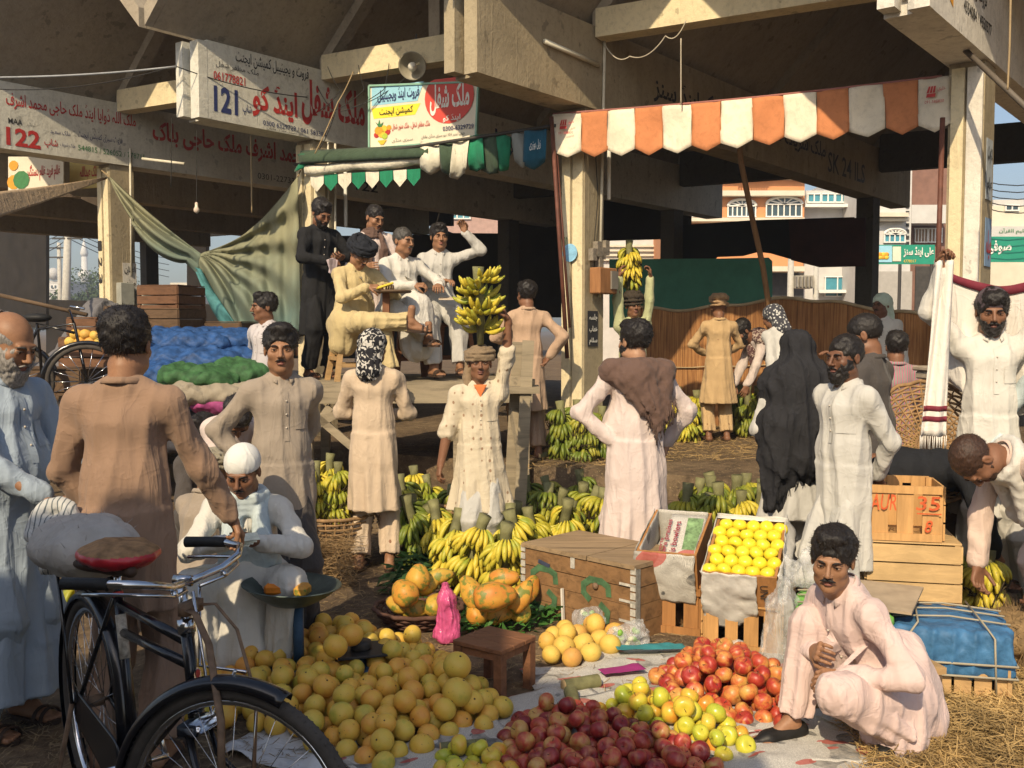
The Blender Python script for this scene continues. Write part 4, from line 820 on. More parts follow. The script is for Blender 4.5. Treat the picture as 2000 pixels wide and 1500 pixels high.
def hand_sdf(W, d, n, side, h, curl=.35, s=1.0, spread=.0, fore=None, fr=.032, point=False):
 """W wrist, d hand direction, n palm normal (fingers curl towards it), side +1 left hand / -1 right"""
 d = V(d).normalized(); n = V(n); n = (n - d * n.dot(d)).normalized(); u = d.cross(n) * side      # u points to the thumb side
 E = [W + d * .2 * s, W - d * .06, W + u * .11 * s, W - u * .07 * s, W + n * .1 * s, W - n * .05 * s, W + d * .2 * s + n * .08 * s] + ([fore] if fore is not None else [])
 P_ = np.array([tuple(p) for p in E]); g = SDF(P_.min(0) - .05, P_.max(0) + .05, h); rf = .0088 * s if h < .0055 else .0105 * s
 if fore is not None: g.cap(fore, W, .042 * s, .026 * s, .0, side=u, sq=1.15)
 g.cap(W - d * .02, W + d * .02 * s, .024 * s, .022 * s, .01, side=u, sq=1.2)
 for i, (off, L) in enumerate(((.030, .074), (.010, .082), (-.011, .076), (-.031, .060))):
  kn = W + (d * .088 + u * off * 1.05 - d * abs(off - .008) * .22) * s; g.cap(W + (d * .02 + u * off * .55) * s, kn, .0145 * s, .0115 * s, .012 * s)
  a = curl * (1 + .12 * i) * 1.15;
  if point and i == 0: a = .12
  dd = (d + u * off * (1.2 + spread * 6)).normalized(); p = kn; ang = a * .75; L_ = L * s
  for j, fr_ in enumerate((.46, .30, .24)):
   v = dd * math.cos(ang) + n * math.sin(ang); q = p + v * L_ * fr_; g.cap(p, q, rf * (1 - .08 * j), rf * (.93 - .08 * j), .003 * s); p = q; ang += a * 1.05
 t0 = W + (d * .022 + u * .026) * s; v1 = (d * .62 + u * .68 + n * .35).normalized(); v2 = (d * .85 + u * (.35 - curl * .4) + n * (.35 + curl * .6)).normalized(); t1 = t0 + v1 * .042 * s; t2 = t1 + v2 * .032 * s; t3 = t2 + (v2 + n * curl * .5 - u * .2).normalized() * .025 * s
 g.cap(W + d * .01 * s, t0, .016 * s, .014 * s, .01 * s); g.cap(t0, t1, .0135 * s, .0115 * s, .01 * s); g.cap(t1, t2, .011 * s, .0100 * s, .002); g.cap(t2, t3, .0098 * s, .0085 * s, .002)
 return g
def spikes(v, f, n, L, rg, flow, wd=.004):
 """thin hair tufts grown from a hair mesh"""
 if len(f) == 0: return v, f
 k = rg.integers(0, len(f), n); q = v[f[k]]; c = q.mean(1); nr = np.cross(q[:, 2] - q[:, 0], q[:, 3] - q[:, 1]); nr /= np.linalg.norm(nr, axis=1)[:, None] + 1e-9
 d = nr * rg.uniform(.12, .6, (n, 1)) + np.array(flow)[None] * .8 + rg.normal(size=(n, 3)) * .35; d /= np.linalg.norm(d, axis=1)[:, None] + 1e-9
 s = np.cross(nr, d); s /= np.linalg.norm(s, axis=1)[:, None] + 1e-9; l = L * rg.uniform(.4, 1.2, (n, 1)); c = c - nr * .003
 nv = np.stack([c - s * wd, c + s * wd, c + d * l + s * wd * .15, c + d * l - s * wd * .15], 1).reshape(-1, 3); nf = np.arange(4 * n).reshape(-1, 4) + len(v)
 return np.concatenate([v, nv]), np.concatenate([f, nf])
NP_ = 0
def crease(v, f, seed, amp=.006):
 a, b, c, d = v[f[:, 0]], v[f[:, 1]], v[f[:, 2]], v[f[:, 3]]; fn = np.cross(c - a, d - b); N = np.zeros_like(v); [np.add.at(N, f[:, k], fn) for k in range(4)]; N /= np.linalg.norm(N, axis=1)[:, None] + 1e-12
 x, y, z = v[:, 0], v[:, 1], v[:, 2]; q = seed * 1.9; S = np.sin
 n1 = S(34 * x + 2.4 * S(1.7 * z + q) + 1.6 * S(7 * y + q * 2)); n2 = S(31 * y + 2.2 * S(1.9 * z + q * 3) + 1.4 * S(6 * x)); n3 = S(22 * z + 15 * x + 2.4 * S(8 * x + q) + 1.5 * S(6 * y)); n4 = S(27 * z - 19 * x + 11 * y + 2 * S(9 * z + q))
 m = .5 + .5 * S(5 * z + 3 * x + q * 4 + 2 * S(4 * y)); r = (1 - np.abs(n1)) ** 1.5 * np.abs(N[:, 1]) + (1 - np.abs(n2)) ** 1.5 * np.abs(N[:, 0]); r2 = ((1 - np.abs(n3)) ** 2 * m + (1 - np.abs(n4)) ** 2 * (1 - m))
 return v + N * (amp * (r * 1.5 - .6) + amp * .3 * (r2 - .35))[:, None]
def person(label, loc, yaw, h=1.72, q=2, skinm=0, lean=0, side=0, twist=0, head=(0, 0, 0), pelvis=None, R_=None, L_=None, rh={}, lh={}, legs=None, kam=None, hem=.50, flare=.185, foldamp=.020, fat=1.0, shal=None, shoe=None,
           hair='short', hcol=None, stache=None, beard=None, gear=None, collar=True, placket=True, pocket=True, sleeve='long', mode='stand', extra=None, group=None, body_arms=True, face=True, shl=0.0, drape=None, seed=None, hood=None, cat='person', vest=None):
 global NP_; NP_ += 1; seed = seed or NP_; rg = np.random.default_rng(seed)
 s = h / 1.72; hc = (.0095, .0125, .016)[q - 1]; hh = (.0042, .005, .0062)[q - 1]; hb = .02; t = thing('person', label, cat, tuple(loc), R(yaw), group)
 sm = SK[skinm]; pel = V(pelvis) if pelvis is not None else V((0, 0, .93 * s))
 Mc = Matrix.Rotation(R(twist), 3, 'Z') @ Matrix.Rotation(R(side), 3, 'Y') @ Matrix.Rotation(R(lean), 3, 'X')
 ch = lambda p: pel + Mc @ (V(p) * s)
 shR, shL = ch((-.150 * min(fat, 1.12), 0, .458)), ch((.150 * min(fat, 1.12), 0, .458)); nb = ch((0, .012, .525))
 hs_ = s * 1.06; hy, hp, hr = head; Mh = Matrix.Rotation(R(hy), 3, 'Z') @ Matrix.Rotation(R(hr), 3, 'Y') @ Matrix.Rotation(R(hp), 3, 'X')
 C = nb + (Mc @ V((0, -.012, .075)) + Mh @ V((0, -.018, .078))) * s
 D0 = dict(w=(.0, 0, 0))
 wr_, wl_ = V(R_['w']) if R_ else V((-.27, -.04, .80)), V(L_['w']) if L_ else V((.27, -.04, .80)); wr_, wl_ = wr_ * s, wl_ * s
 elR, wR = ik(shR, wr_, .29 * s, .25 * s, (R_ or {}).get('e', (-.5, .8, 0))); elL, wL = ik(shL, wl_, .29 * s, .25 * s, (L_ or {}).get('e', (.5, .8, 0)))
 hipR, hipL = pel + V((-.09, 0, -.03)) * s, pel + V((.09, 0, -.03)) * s; lg = legs or {}
 aR, aL = V(lg.get('R', (-.11, .0, .085))) * s, V(lg.get('L', (.11, .02, .085))) * s
 knR, aR = ik(hipR, aR, .43 * s, .43 * s, lg.get('kR', (-.15, -1, 0))); knL, aL = ik(hipL, aL, .43 * s, .43 * s, lg.get('kL', (.15, -1, 0)))
 # ---- body (head, neck, forearms, hands, feet as one skin)
 parts = []
 g = head_sdf(C, Mh, hh, hs_, nb, face=face, fat=.004 * (fat - 1) * 10 if fat > 1 else 0); v, f = g.mesh(); mi = np.zeros(len(f), dtype=int)
 if face and len(f):
  lc = (v[f].mean(1) - np.array(C)) @ np.array(Mh) / hs_; mi[(np.abs(lc[:, 0]) < .022) & (lc[:, 1] < -.088) & (lc[:, 2] < -.050) & (lc[:, 2] > -.074)] = 1
 parts.append((v, f, mi))
 core = SDF(np.array([tuple(p) for p in (shR, shL, pel, knR, knL, aR, aL, elR, elL, nb)]).min(0) - .16, np.array([tuple(p) for p in (shR, shL, pel, knR, knL, aR, aL, elR, elL, nb)]).max(0) + .16, hb)
 core.cap(shR, shL, .05 * s, .05 * s, .03); core.cap(ch((0, 0, .42)), pel, .09 * s, .09 * s, .05, side=Mc @ V((1, 0, 0)), sq=1.25); core.cap(nb, ch((0, 0, .4)), .05 * s, .06 * s, .03)
 for hp_, kn, an in ((hipR, knR, aR), (hipL, knL, aL)): core.cap(hp_.lerp(pel, .5 if mode == 'stand' else 0), kn, .05 * s, .045 * s, .03); core.cap(kn, an, .048 * s, .034 * s, .02)
 for sh, el in ((shR, elR), (shL, elL)): core.cap(sh, el, .045 * s, .038 * s, .02)
 v, f = core.mesh(); parts.append((v, f, 0))
 for sh, el, wp, sp_, hs in ((shR, elR, wR, R_, -1), (shL, elL, wL, L_, 1)):
  o = dict(curl=.35, n=None, d=None); o.update(rh if hs < 0 else lh); fd = (wp - el).normalized(); d = V(o['d']) if o['d'] is not None else fd; n = V(o['n']) if o['n'] is not None else V((-hs * .8, .2, 0))
  if o.get('hide'): continue
  hg = hand_sdf(wp, d, n, hs, hh, o['curl'], s, o.get('spread', 0), el, point=o.get('point', False)); v, f = hg.mesh(); parts.append((v, f, 0))
  if q == 1 and o.get('nails'): pass
 fdir = V(lg.get('fd', (0, -1, 0))).normalized()
 for an, ks in ((aR, -1), (aL, 1)):
  fd = V(lg.get('fdR' if ks < 0 else 'fdL', fdir)).normalized(); up = V(lg.get('fuR' if ks < 0 else 'fuL', (0, 0, 1))).normalized(); fs = fd.cross(up).normalized(); heel = an + (fd * -.035 - up * .045) * s; ball = an + (fd * .125 - up * .058) * s
  P_ = np.array([tuple(p) for p in (an + up * .1, heel, ball + fd * .09, heel - fd * .05, ball + fs * .06, ball - fs * .06)]); g = SDF(P_.min(0) - .05, P_.max(0) + .05, max(hh, .0055))
  g.cap(an + up * .12 * s, an, .034 * s, .032 * s, .02); g.cap(an, heel, .032 * s, .03 * s, .02); g.cap(heel, ball, .03 * s, .024 * s, .02, side=fs, sq=1.25); g.cap(an + fd * .02, ball, .03 * s, .02 * s, .02)
  for j in range(5):
   off = (j - 2) * .0165 * (1) * ks; b0 = ball + fs * off * s; tip = b0 + (fd * (.055 - .006 * abs(j - (1 if True else 0))) * s - up * .004); g.cap(b0, tip, (.012 if j else .014) * s, (.009 if j else .012) * s, .004)
  v, f = g.mesh(); parts.append((v, f, 0))
  if shoe is not None:
   m = MB(); c0 = an - up * .085 * s + fd * .05 * s; o_ = []
   for i in range(20):
    a = 2 * math.pi * i / 20; o_.append(c0 + fd * (.148 * s * math.cos(a)) + fs * ((.048 + .008 * math.cos(a)) * s * math.sin(a)))
   m.prism(o_, up * .02);
   if shoe[1] == 'sandal':
    for o1 in (.06, .10): m.tube([c0 + fd * o1 * s + fs * (.052 * s * math.cos(a)) + up * (.02 + .045 * math.sin(a)) * s for a in [math.pi * i / 8 for i in range(9)]], .011, 6, flat=.5)
   m.build('sandal' if shoe[1] == 'sandal' else 'shoe', shoe[0], t, False, True)
   if shoe[1] == 'shoe':
    g = SDF(P_.min(0) - .06, P_.max(0) + .06, .008); g.cap(heel + up * .012, ball + up * .008, .038 * s, .032 * s, .02, side=fs, sq=1.2); g.cap(ball, ball + fd * .06 * s, .032 * s, .016 * s, .02, side=fs, sq=1.2); v, f = g.mesh(); mkobj('shoe', v, f, shoe[0], t, True, True)
 v, f, mi = join(parts); body = mkobj('body', v, f, [sm, LIP[0 if skinm in (0, 3) else 1]], t, True, True, mi)
 s0 = s; s = hs_; HP = lambda p: C + Mh @ (V(p) * hs_)
 if face:
  m = MB()
  for x in (-1, 1):
   m.ball(HP((x * .031, -.0785, -.0012)), (.0135 * s, .0115 * s, .0058 * s), 12, 0, Mh); m.ball(HP((x * .0305, -.0863, -.001)), (.0054 * s, .0048 * s, .0052 * s), 10, 1, Mh)
  m.build('eyes', [M_eye, M_iris], t, True, True)
  m = MB(); hm = hcol or H_blk
  for x in (-1, 1):
   m.tube([HP((x * .013, -.097, .0165)), HP((x * .024, -.0975, .0225)), HP((x * .036, -.091, .0225)), HP((x * .049, -.076, .015))], [.0028 * s, .0042 * s, .0038 * s, .0015 * s], 6)
   m.tube([HP((x * .017, -.0925, .0035)), HP((x * .030, -.0935, .0068)), HP((x * .044, -.083, .0028))], [.0012 * s, .0019 * s, .0012 * s], 5)
  m.build('eyebrows', hm if hair != 'bald' else H_mix, t, True, True)
 hm = hcol or H_blk
 pts = np.array([tuple(HP((a, b, c))) for a in (-.12, .12) for b in (-.14, .15) for c in (-.17, .16)])
 if hair and hair != 'none':
  g = SDF(pts.min(0), pts.max(0), hh * 1.05)
  E = lambda c, r, k=.02, op='add': g.ell(HP(c), [x * s for x in r], k * s, op, M=Mh)
  th = {'short': .007, 'thick': .011, 'bald': .006, 'crop': .005, 'fringe': .014}[hair]
  E((0, .020, .034), (.074 + th, .094 + th, .084 + th * 1.1));
  if hair == 'thick': E((.0, -.045, .105), (.055, .045, .03), .03); E((0, .05, .06), (.08, .07, .07), .03)
  if hair == 'fringe': E((.01, -.06, .085), (.06, .035, .035), .03)
  E((0, -.125, -.052), (.088, .098, .108 if hair != 'bald' else .118), .012, 'sub');
  E((0, .02, -.105), (.12, .15, .07), .02, 'sub')
  for x in (-1, 1): E((x * .088, -.012, -.03), (.022, .04, .042), .01, 'sub')
  if hair == 'bald': E((0, -.035, .085), (.085, .115, .062), .012, 'sub')
  g.rough(.0010 if hair in ('crop', 'bald') else .0030, 62, seed); g.rough(.0012, 130, seed + 1); v, f = g.mesh()
  if len(f):
   fl = Mh @ V((0, .3, -.55)); v, f = spikes(v, f, (2600, 1500, 700)[q - 1], (.018 if hair in ('thick', 'fringe') else .010) * s, rg, tuple(fl), (.0014, .0017, .0022)[q - 1]); mkobj('hair', v, f, hm, t, True, True)
 if stache:
  m = MB(); w_ = .026 if stache == 1 else .030; r_ = .0045 if stache == 1 else .0062
  for x in (-1, 1): m.tube([HP((x * .0005, -.1035, -.0465)), HP((x * w_ * .5, -.1025, -.0495)), HP((x * w_, -.092, -.057))], [r_ * s, r_ * s, .0018 * s], 8)
  m.build('moustache', hm if hair != 'bald' else H_gry, t, True, True)
 if beard:
  g = SDF(pts.min(0), pts.max(0), hh * 1.05); bl = {1: .004, 2: .012, 3: .022}[beard]
  E = lambda c, r, k=.02, op='add': g.ell(HP(c), [x * s for x in r], k * s, op, M=Mh)
  E((0, -.030, -.045), (.062 + bl * .6, .066 + bl * .5, .080)); E((0, -.066, -.100 - bl * .6), (.034 + bl * .5, .026 + bl * .4, .022 + bl), .03)
  E((0, -.115, -.020), (.052, .06, .052), .01, 'sub'); E((0, -.112, -.062), (.017, .03, .012), .006, 'sub'); E((0, .03, .07), (.12, .13, .095), .015, 'sub'); E((0, .085, -.06), (.13, .085, .12), .015, 'sub')
  g.rough(.003, 100, seed); v, f = g.mesh()
  if len(f): v, f = spikes(v, f, (1200, 500, 250)[q - 1], .010 * s, rg, tuple(Mh @ V((0, -.2, -.9))), (.0011, .0014, .002)[q - 1]); mkobj('beard', v, f, (H_gry if hair == 'bald' else hm), t, True, True)
  if beard > 1 or hair == 'bald':
   pass
 # ---- headgear
 if gear:
  kind, gm = gear[0], gear[1]; g = SDF(pts.min(0) - .08, pts.max(0) + .1, hh * 1.2)
  E = lambda c, r, k=.02, op='add': g.ell(HP(c), [x * s for x in r], k * s, op, M=Mh)
  if kind == 'skullcap': E((0, .018, .045), (.086, .103, .088)); E((0, .018, -.09), (.15, .2, .128), .004, 'sub'); E((0, .018, .03), (.076, .094, .075), .002, 'sub')
  if kind in ('turban', 'turban_big', 'wrap', 'roll'):
   n_ = {'turban': 5, 'turban_big': 6, 'wrap': 5, 'roll': 3}[kind]; E((0, .018, .060), (.083, .100, .072))
   for i in range(n_):
    a = rg.uniform(-9, 9); b = rg.uniform(-9, 9); z = .028 + i * (.085 / n_); rr = (.0165 if kind != 'turban_big' else .021) * s; grow = .004 + .008 * math.sin(math.pi * (i + .6) / n_) + (.012 if kind == 'turban_big' else 0)
    if i == n_ - 1: grow -= .016
    g.ring(HP((0, .016, z)), (.084 + grow) * s, (.101 + grow) * s, rr, .005, Mh @ Matrix.Rotation(R(a), 3, 'X') @ Matrix.Rotation(R(b), 3, 'Y'), rz=.8)
   if kind == 'roll': g.ring(HP((0, .016, .105)), .085 * s, .095 * s, .030 * s, .01, Mh @ Matrix.Rotation(R(6), 3, 'X')); g.ring(HP((0, .016, .135)), .06 * s, .065 * s, .026 * s, .01, Mh)
   g.rough(.0035, 60, seed)
  if kind in ('scarf', 'keffiyeh'):       # cloth over the head hanging behind
   E((0, .020, .038), (.088, .106, .092)); g.cap(HP((0, .06, .02)), HP((0, .105, -.16)), .08 * s, .07 * s, .04 * s, side=Mh @ V((1, 0, 0)), sq=1.15, fold=(.012, 7), seed=seed); E((0, -.125, -.055), (.084, .10, .112), .01, 'sub'); g.rough(.003, 60, seed)
  v, f = g.mesh(); mkobj({'skullcap': 'cap', 'scarf': 'headscarf', 'keffiyeh': 'headscarf'}.get(kind, 'turban'), v, f, gm, t, True, True)
  if kind == 'turban' and len(gear) > 2:     # hanging tail of the turban
   g = SDF(pts.min(0) - .1, pts.max(0) + .1, hh * 1.4); g.cap(HP((-.07, .04, .02)), HP((-.085, .03, -.10)), .03 * s, .035 * s, .01, wr=(.003, 60)); g.cap(HP((-.085, .03, -.10)), HP((-.08, .0, -.22)), .034 * s, .03 * s, .01, fold=(.006, 7)); v, f = g.mesh(); mkobj('turban_tail', v, f, gm, t, True, True)
 s = s0
 # ---- clothes
 X_ = Mc @ V((1, 0, 0)); kb = None
 if kam is not None:
  hemc = V((pel.x * .6, pel.y * .5 + .0, hem * s)) if mode == 'stand' else pel
  allp = [shR, shL, elR, elL, wR, wL, pel, hemc, nb, knR, knL] + ([aR, aL] if mode != 'stand' else []); A = np.array([tuple(p) for p in allp]); lo = A.min(0) - .27; hi = A.max(0) + .27; lo[2] = max(lo[2], -.03)
  g = SDF(lo, hi, hc); fb = fat
  g.cap(shR - V((0, 0, .012)), shL - V((0, 0, .012)), .056 * s, .056 * s, .05); [g.cap(nb - Mc @ V((0, 0, .012)) * s, sh_, .050 * s, .052 * s, .04) for sh_ in (shR, shL)]; g.cap(nb - Mc @ V((0, 0, .03)) * s, ch((0, 0, .40)), .070 * s, .112 * s, .05, side=X_, sq=1.25)
  g.cap(ch((0, -.008, .38)), ch((0, -.01, .14)), .106 * s * (fb * .5 + .5), .110 * s * fb, .04, side=X_, sq=1.28, fold=(.006, 5), seed=seed)
  if fb > 1.1: g.ell(ch((0, -.06, .16)), (.16 * s * fb, .12 * s * fb, .17 * s), .06, M=Mc)
  if mode == 'stand':
   g.cap(ch((0, -.005, .16)), pel + (hemc - pel) * .25, .108 * s * fb, .125 * s * fb, .05, side=X_, sq=1.28)
   g.cap(pel + V((0, 0, .06)), hemc, .122 * s * fb, flare * s * .92, .04, side=V((1, 0, 0)), sq=1.24, fold=(foldamp, 6), seed=seed, flatend=True)
  else:
   for hp_, kn, an in ((hipR, knR, aR), (hipL, knL, aL)): g.cap(hp_, hp_.lerp(kn, .8), .125 * s, .105 * s, .05, wr=(.004, 18), seed=seed)
   g.ell(pel, (.19 * s * fb, .16 * s, .13 * s), .06)
   if drape:
    for a_, b_, ra, rb in drape: g.cap(V(a_) * s, V(b_) * s, ra * s, rb * s, .05, fold=(.014, 6), seed=seed)
  for sh, el, wp, ks in ((shR, elR, wR, 1), (shL, elL, wL, 2)):
   g.cap(sh, el, .054 * s, .053 * s, .04, wr=(.0035, 22), seed=seed + ks)
   if sleeve == 'long':
    e2 = el.lerp(wp, .93); g.cap(el, e2, .056 * s, .045 * s, .02, wr=(.0045, 30), seed=seed + ks * 3); g.cap(el.lerp(wp, .80), e2, .046 * s, .044 * s, .006, flatend=True)
   else:
    e2 = sh.lerp(el, .93); g.cap(el - (el - sh).normalized() * .05, el.lerp(wp, .12), .062 * s, .060 * s, .02, wr=(.008, 50), seed=seed)
  g.rough(.0042, 20, seed, (1, 1, .22)); g.rough(.0012, 36, seed + 3, (1, 1, .5))
  v, f = g.mesh(); v = crease(v, f, seed, .007); mkobj('kameez', v, f, kam, t, True, True)
  tri = [tuple(int(i) for i in x) for x in f]; kb = BVHTree.FromPolygons([tuple(x) for x in v.tolist()], tri)
  if collar:
   m = MB(); n_ = 22
   def cl(u, vv_):
    a = R(-158) + R(316) * u; front = (abs(u - .5) * 2) ** 4       # u=0,1 at the front opening; a measured from the back
    r1 = .060 + .004 * math.cos(a); r2 = .078 + .016 * front; z1 = .028 - .022 * front; z2 = .006 - .034 * front
    r = r1 + (r2 - r1) * vv_; z = z1 + (z2 - z1) * vv_ + .010 * math.sin(vv_ * math.pi); return nb + Mc @ (V((r * math.sin(a) * 1.05, r * math.cos(a) + .008 - .012 * front, z)) * s)
   m.grid(cl, n_, 4, .004); m.build('collar', kam, t, True, True)
  def stick(pts, off=.004):      # project chest-frame (x, z) points on the shirt front
   o_ = []
   for x, z in pts:
    p = ch((x, -.45, z)); hit = kb.ray_cast(p, Mc @ V((0, 1, 0)), .8)[0]; o_.append((hit if hit is not None else ch((x, -.14, z))) - Mc @ V((0, off, 0)))
   return o_
  if placket and q < 3:
   rows = 10; m = MB(); a_ = stick([(-.014, .46 - .26 * i / rows) for i in range(rows + 1)]); b_ = stick([(.016, .46 - .26 * i / rows) for i in range(rows + 1)])
   m.add(a_ + b_, [(i, i + 1, rows + 2 + i, rows + 1 + i) for i in range(rows)]); m.build('placket', kam, t, True, True); m = MB(); [m.ball(p, .0055, 6) for p in stick([(.001, .41), (.001, .34), (.001, .27)], .007)]; m.build('buttons', plain('button', (.5, .45, .38), .4), t, True, True)
  if pocket and q < 3:
   m = MB(); n_ = 6; g1 = []
   for i in range(n_ + 1): g1 += stick([(.045 + .085 * j / n_, .36 - .10 * i / n_) for j in range(n_ + 1)], .006)
   W_ = n_ + 1; m.add(g1, [(i * W_ + j, (i + 1) * W_ + j, (i + 1) * W_ + j + 1, i * W_ + j + 1) for i in range(n_) for j in range(n_)]); m.build('pocket', kam, t, True, True)
 if shal is not None:
  A = np.array([tuple(p) for p in (hipR, hipL, knR, knL, aR, aL)]); lo = A.min(0) - .2; hi = A.max(0) + .2; lo[2] = max(lo[2], -.03); g = SDF(lo, hi, hc); lz = .045 * s
  for hp_, kn, an, ks in ((hipR, knR, aR, 1), (hipL, knL, aL, 2)):
   if mode == 'stand': hp_ = hp_.lerp(pel, .5); kn = kn.lerp(V((0, kn.y, kn.z)), .15)
   g.cap(hp_, kn, (.115 if mode != 'stand' else .088) * s, (.093 if mode != 'stand' else .082) * s, .04, wr=(.003, 14), seed=seed + ks); a2 = an + (kn - an).normalized() * .03; g.cap(kn, a2, (.093 if mode != 'stand' else .082) * s, .075 * s, .03, fold=(.012, 6), wr=(.003, 20), seed=seed + ks, flatend=True)
  g.rough(.004, 20, seed + 7, (1, 1, .25)); v, f = g.mesh(); v = crease(v, f, seed + 5, .008); mkobj('shalwar', v, f, shal, t, True, True)
 info = dict(t=t, C=C, Mh=Mh, HP=HP, ch=ch, s=s, pel=pel, wR=wR, wL=wL, nb=nb, shR=shR, shL=shL, kb=kb, Mc=Mc, knR=knR, knL=knL, aR=aR, aL=aL, hh=hh, hc=hc, seed=seed)
 if extra: extra(info)
 return info
def wrapcloth(i, name, mat, fn, h=None, rough=.004):
 """extra garment: fn(g, info) adds primitives in the person's frame"""
 g = fn(i);
 if rough: g.rough(rough, 34, i['seed'])
 v, f = g.mesh(); return mkobj(name, v, f, mat, i['t'], True, True)
def neck_shawl(i, mat, front=True, back=False, thick=.035, name='shawl', ends=((-.07, -.12, .15), (.08, -.12, .10)), w=.045):
 ch, s = i['ch'], i['s']; c = ch((0, .01, .50)); lo = np.array(c) - [.28, .3, .75]; hi = np.array(c) + [.28, .3, .2]; g = SDF(lo, hi, i['hh'] * 1.7)
 for k in range(4): g.ring(ch((0, -.004, .505 + .013 * k)), (.098 - .006 * k) * s, (.098 - .006 * k) * s, (thick * .62) * s, .004, i['Mc'] @ Matrix.Rotation(R(14 - 9 * k), 3, 'X') @ Matrix.Rotation(R(8 * math.sin(k * 2.2)), 3, 'Y'))
 for e in ends:
  a = ch((e[0] * .9, -.085 if e[1] < 0 else .09, .47)); m_ = ch((e[0], e[1] - .01, .36)); b = ch(e); g.cap(a, m_, thick * s, w * s, .02, wr=(.003, 30)); g.cap(m_, b, w * s, w * 1.15 * s, .02, side=i['Mc'] @ V((1, 0, 0)), sq=1.4, fold=(.008, 8), seed=i['seed'], flatend=True)
 g.rough(.0025, 55, i['seed'], (1, 1, .5)); v, f = g.mesh(); v = crease(v, f, i['seed'] + 2, .008); return mkobj(name, v, f, mat, i['t'], True, True)
W_ = lambda px, Y, z=0.0: (( (px - 1000) / F * (Y * math.cos(PIT) + 0)) , Y, z)
K = {'blue': cloth('blue_grey_cotton', (.30, .36, .43)), 'brown': cloth('brown_cotton', (.27, .175, .12), .1), 'grey': cloth('taupe_cotton', (.30, .25, .20)), 'white': cloth('white_cotton', (.56, .54, .49), .08), 'beige': cloth('beige_cotton', (.52, .41, .30), .08),
     'pinkw': cloth('pinkish_white_cotton', (.58, .49, .46), .06), 'tan': cloth('tan_cotton', (.46, .32, .17), .1), 'black': cloth('black_cotton', (.019, .019, .020), .3), 'lilac': cloth('lilac_grey_cotton', (.46, .43, .44)), 'khaki': cloth('yellow_beige_cotton', (.50, .40, .21), .1),
     'dots': cloth('cream_dotted_cotton', (.55, .48, .36), .08, .6, 'dots', (.30, .20, .13)), 'lgreen': cloth('pale_green_cotton', (.40, .42, .24)), 'dgrey': cloth('dark_grey_cotton', (.07, .062, .058)), 'mauve': cloth('pale_mauve_cotton', (.55, .47, .43)), 'offw': cloth('off_white_cotton', (.47, .46, .43), .08), 'char': cloth('charcoal_wool', (.018, .019, .022), .3)}
K['shawlw'] = cloth('pale_blue_shawl', (.45, .52, .54)); K['hturb'] = cloth('dark_turban_cloth', (.022, .024, .03), .2); K['bturb'] = cloth('dusty_turban', (.22, .16, .10), .3); K['bshawl'] = cloth('brown_wool_shawl', (.12, .075, .06), .25)
K['floral'] = cloth('black_floral_scarf', (.02, .02, .024), .1, .4, 'floral', (.5, .48, .44)); K['patt'] = cloth('patterned_red_scarf', (.10, .05, .05), .2, .4, 'floral', (.42, .34, .28)); K['chk'] = cloth('checked_scarf', (.5, .5, .48), .2, .4, 'check', (.05, .05, .06)); K['dshoe'] = plain('black_leather', (.012, .011, .01), .5, .3, 20)
K['sand'] = plain('brown_sandal', (.05, .03, .02), .7, .3, 20)
# --- the row nearest the camera
person('bald grey-bearded person in pale blue kameez looking down at the left picture edge', (-2.13, 4.1, 0), 68, 1.74, 1, 0, lean=4, head=(0, 22, 0), hair='bald', hcol=H_gry, beard=3, stache=1, kam=K['blue'], hem=.16, flare=.25, foldamp=.03, shal=K['blue'], L_=dict(w=(.16, -.32, 1.0)), R_=dict(w=(-.1, -.36, 1.0)), rh=dict(curl=.7, n=(0, 0, 1)), lh=dict(curl=.7, n=(0, 0, 1)), fat=1.12, shoe=(K['sand'], 'sandal'))
person('person in brown kameez seen from behind, standing at the bicycle with one arm bent', (-1.46, 3.72, 0), 176, 1.73, 1, 0, lean=3, head=(6, 6, 0), hair='thick', kam=K['brown'], hem=.62, flare=.165, shal=K['brown'], R_=dict(w=(-.33, -.26, .88), e=(-.4, .9, 0)), L_=dict(w=(.15, -.16, .93), e=(1, .3, 0)), rh=dict(curl=.55, n=(.3, 0, -1)), lh=dict(curl=.6, n=(-.6, .3, 0)), fat=1.1, shoe=(K['sand'], 'sandal'), placket=False, pocket=False)
person('young person in taupe kameez with a hand on the hip, frowning at the camera', W_(548, 5.15), 24, 1.68, 1, 0, head=(-12, 2, 0), hair='thick', stache=1, kam=K['grey'], hem=.50, shal=K['dgrey'], R_=dict(w=(-.185, .03, .98), e=(-1, .55, 0)), L_=dict(w=(.08, .20, .95), e=(.7, .8, 0)), rh=dict(curl=.35, n=(.4, .5, 0), d=(.75, -.35, -.35)), lh=dict(curl=.4, n=(-.4, .5, 0), d=(-.5, -.1, -.7)), flare=.155, shoe=(K['sand'], 'sandal'))
def sq_extra(i):
 neck_shawl(i, K['shawlw'], ends=((-.06, -.14, .05), (.09, -.15, -.12)), w=.055, thick=.045)
 m = MB(); c = (i['wR'] + i['wL']) / 2 + V((0, -.09, .02)); [m.box(c + V((.01 * k, -.004 * k, .008 * k)), (.13, .065, .002), M=Matrix.Rotation(R(12 * k - 15), 4, 'Z') @ Matrix.Rotation(R(20), 4, 'X')) for k in range(4)]
 o = m.build('banknotes', plain('banknote', (.62, .62, .5), .8, .2, 40), None); o.data.transform(mw(i['t']) @ Matrix.Translation(o.location)); o.location = (0, 0, 0); tag(o, 'fan of banknotes in the hands of the squatting melon seller', 'banknotes')
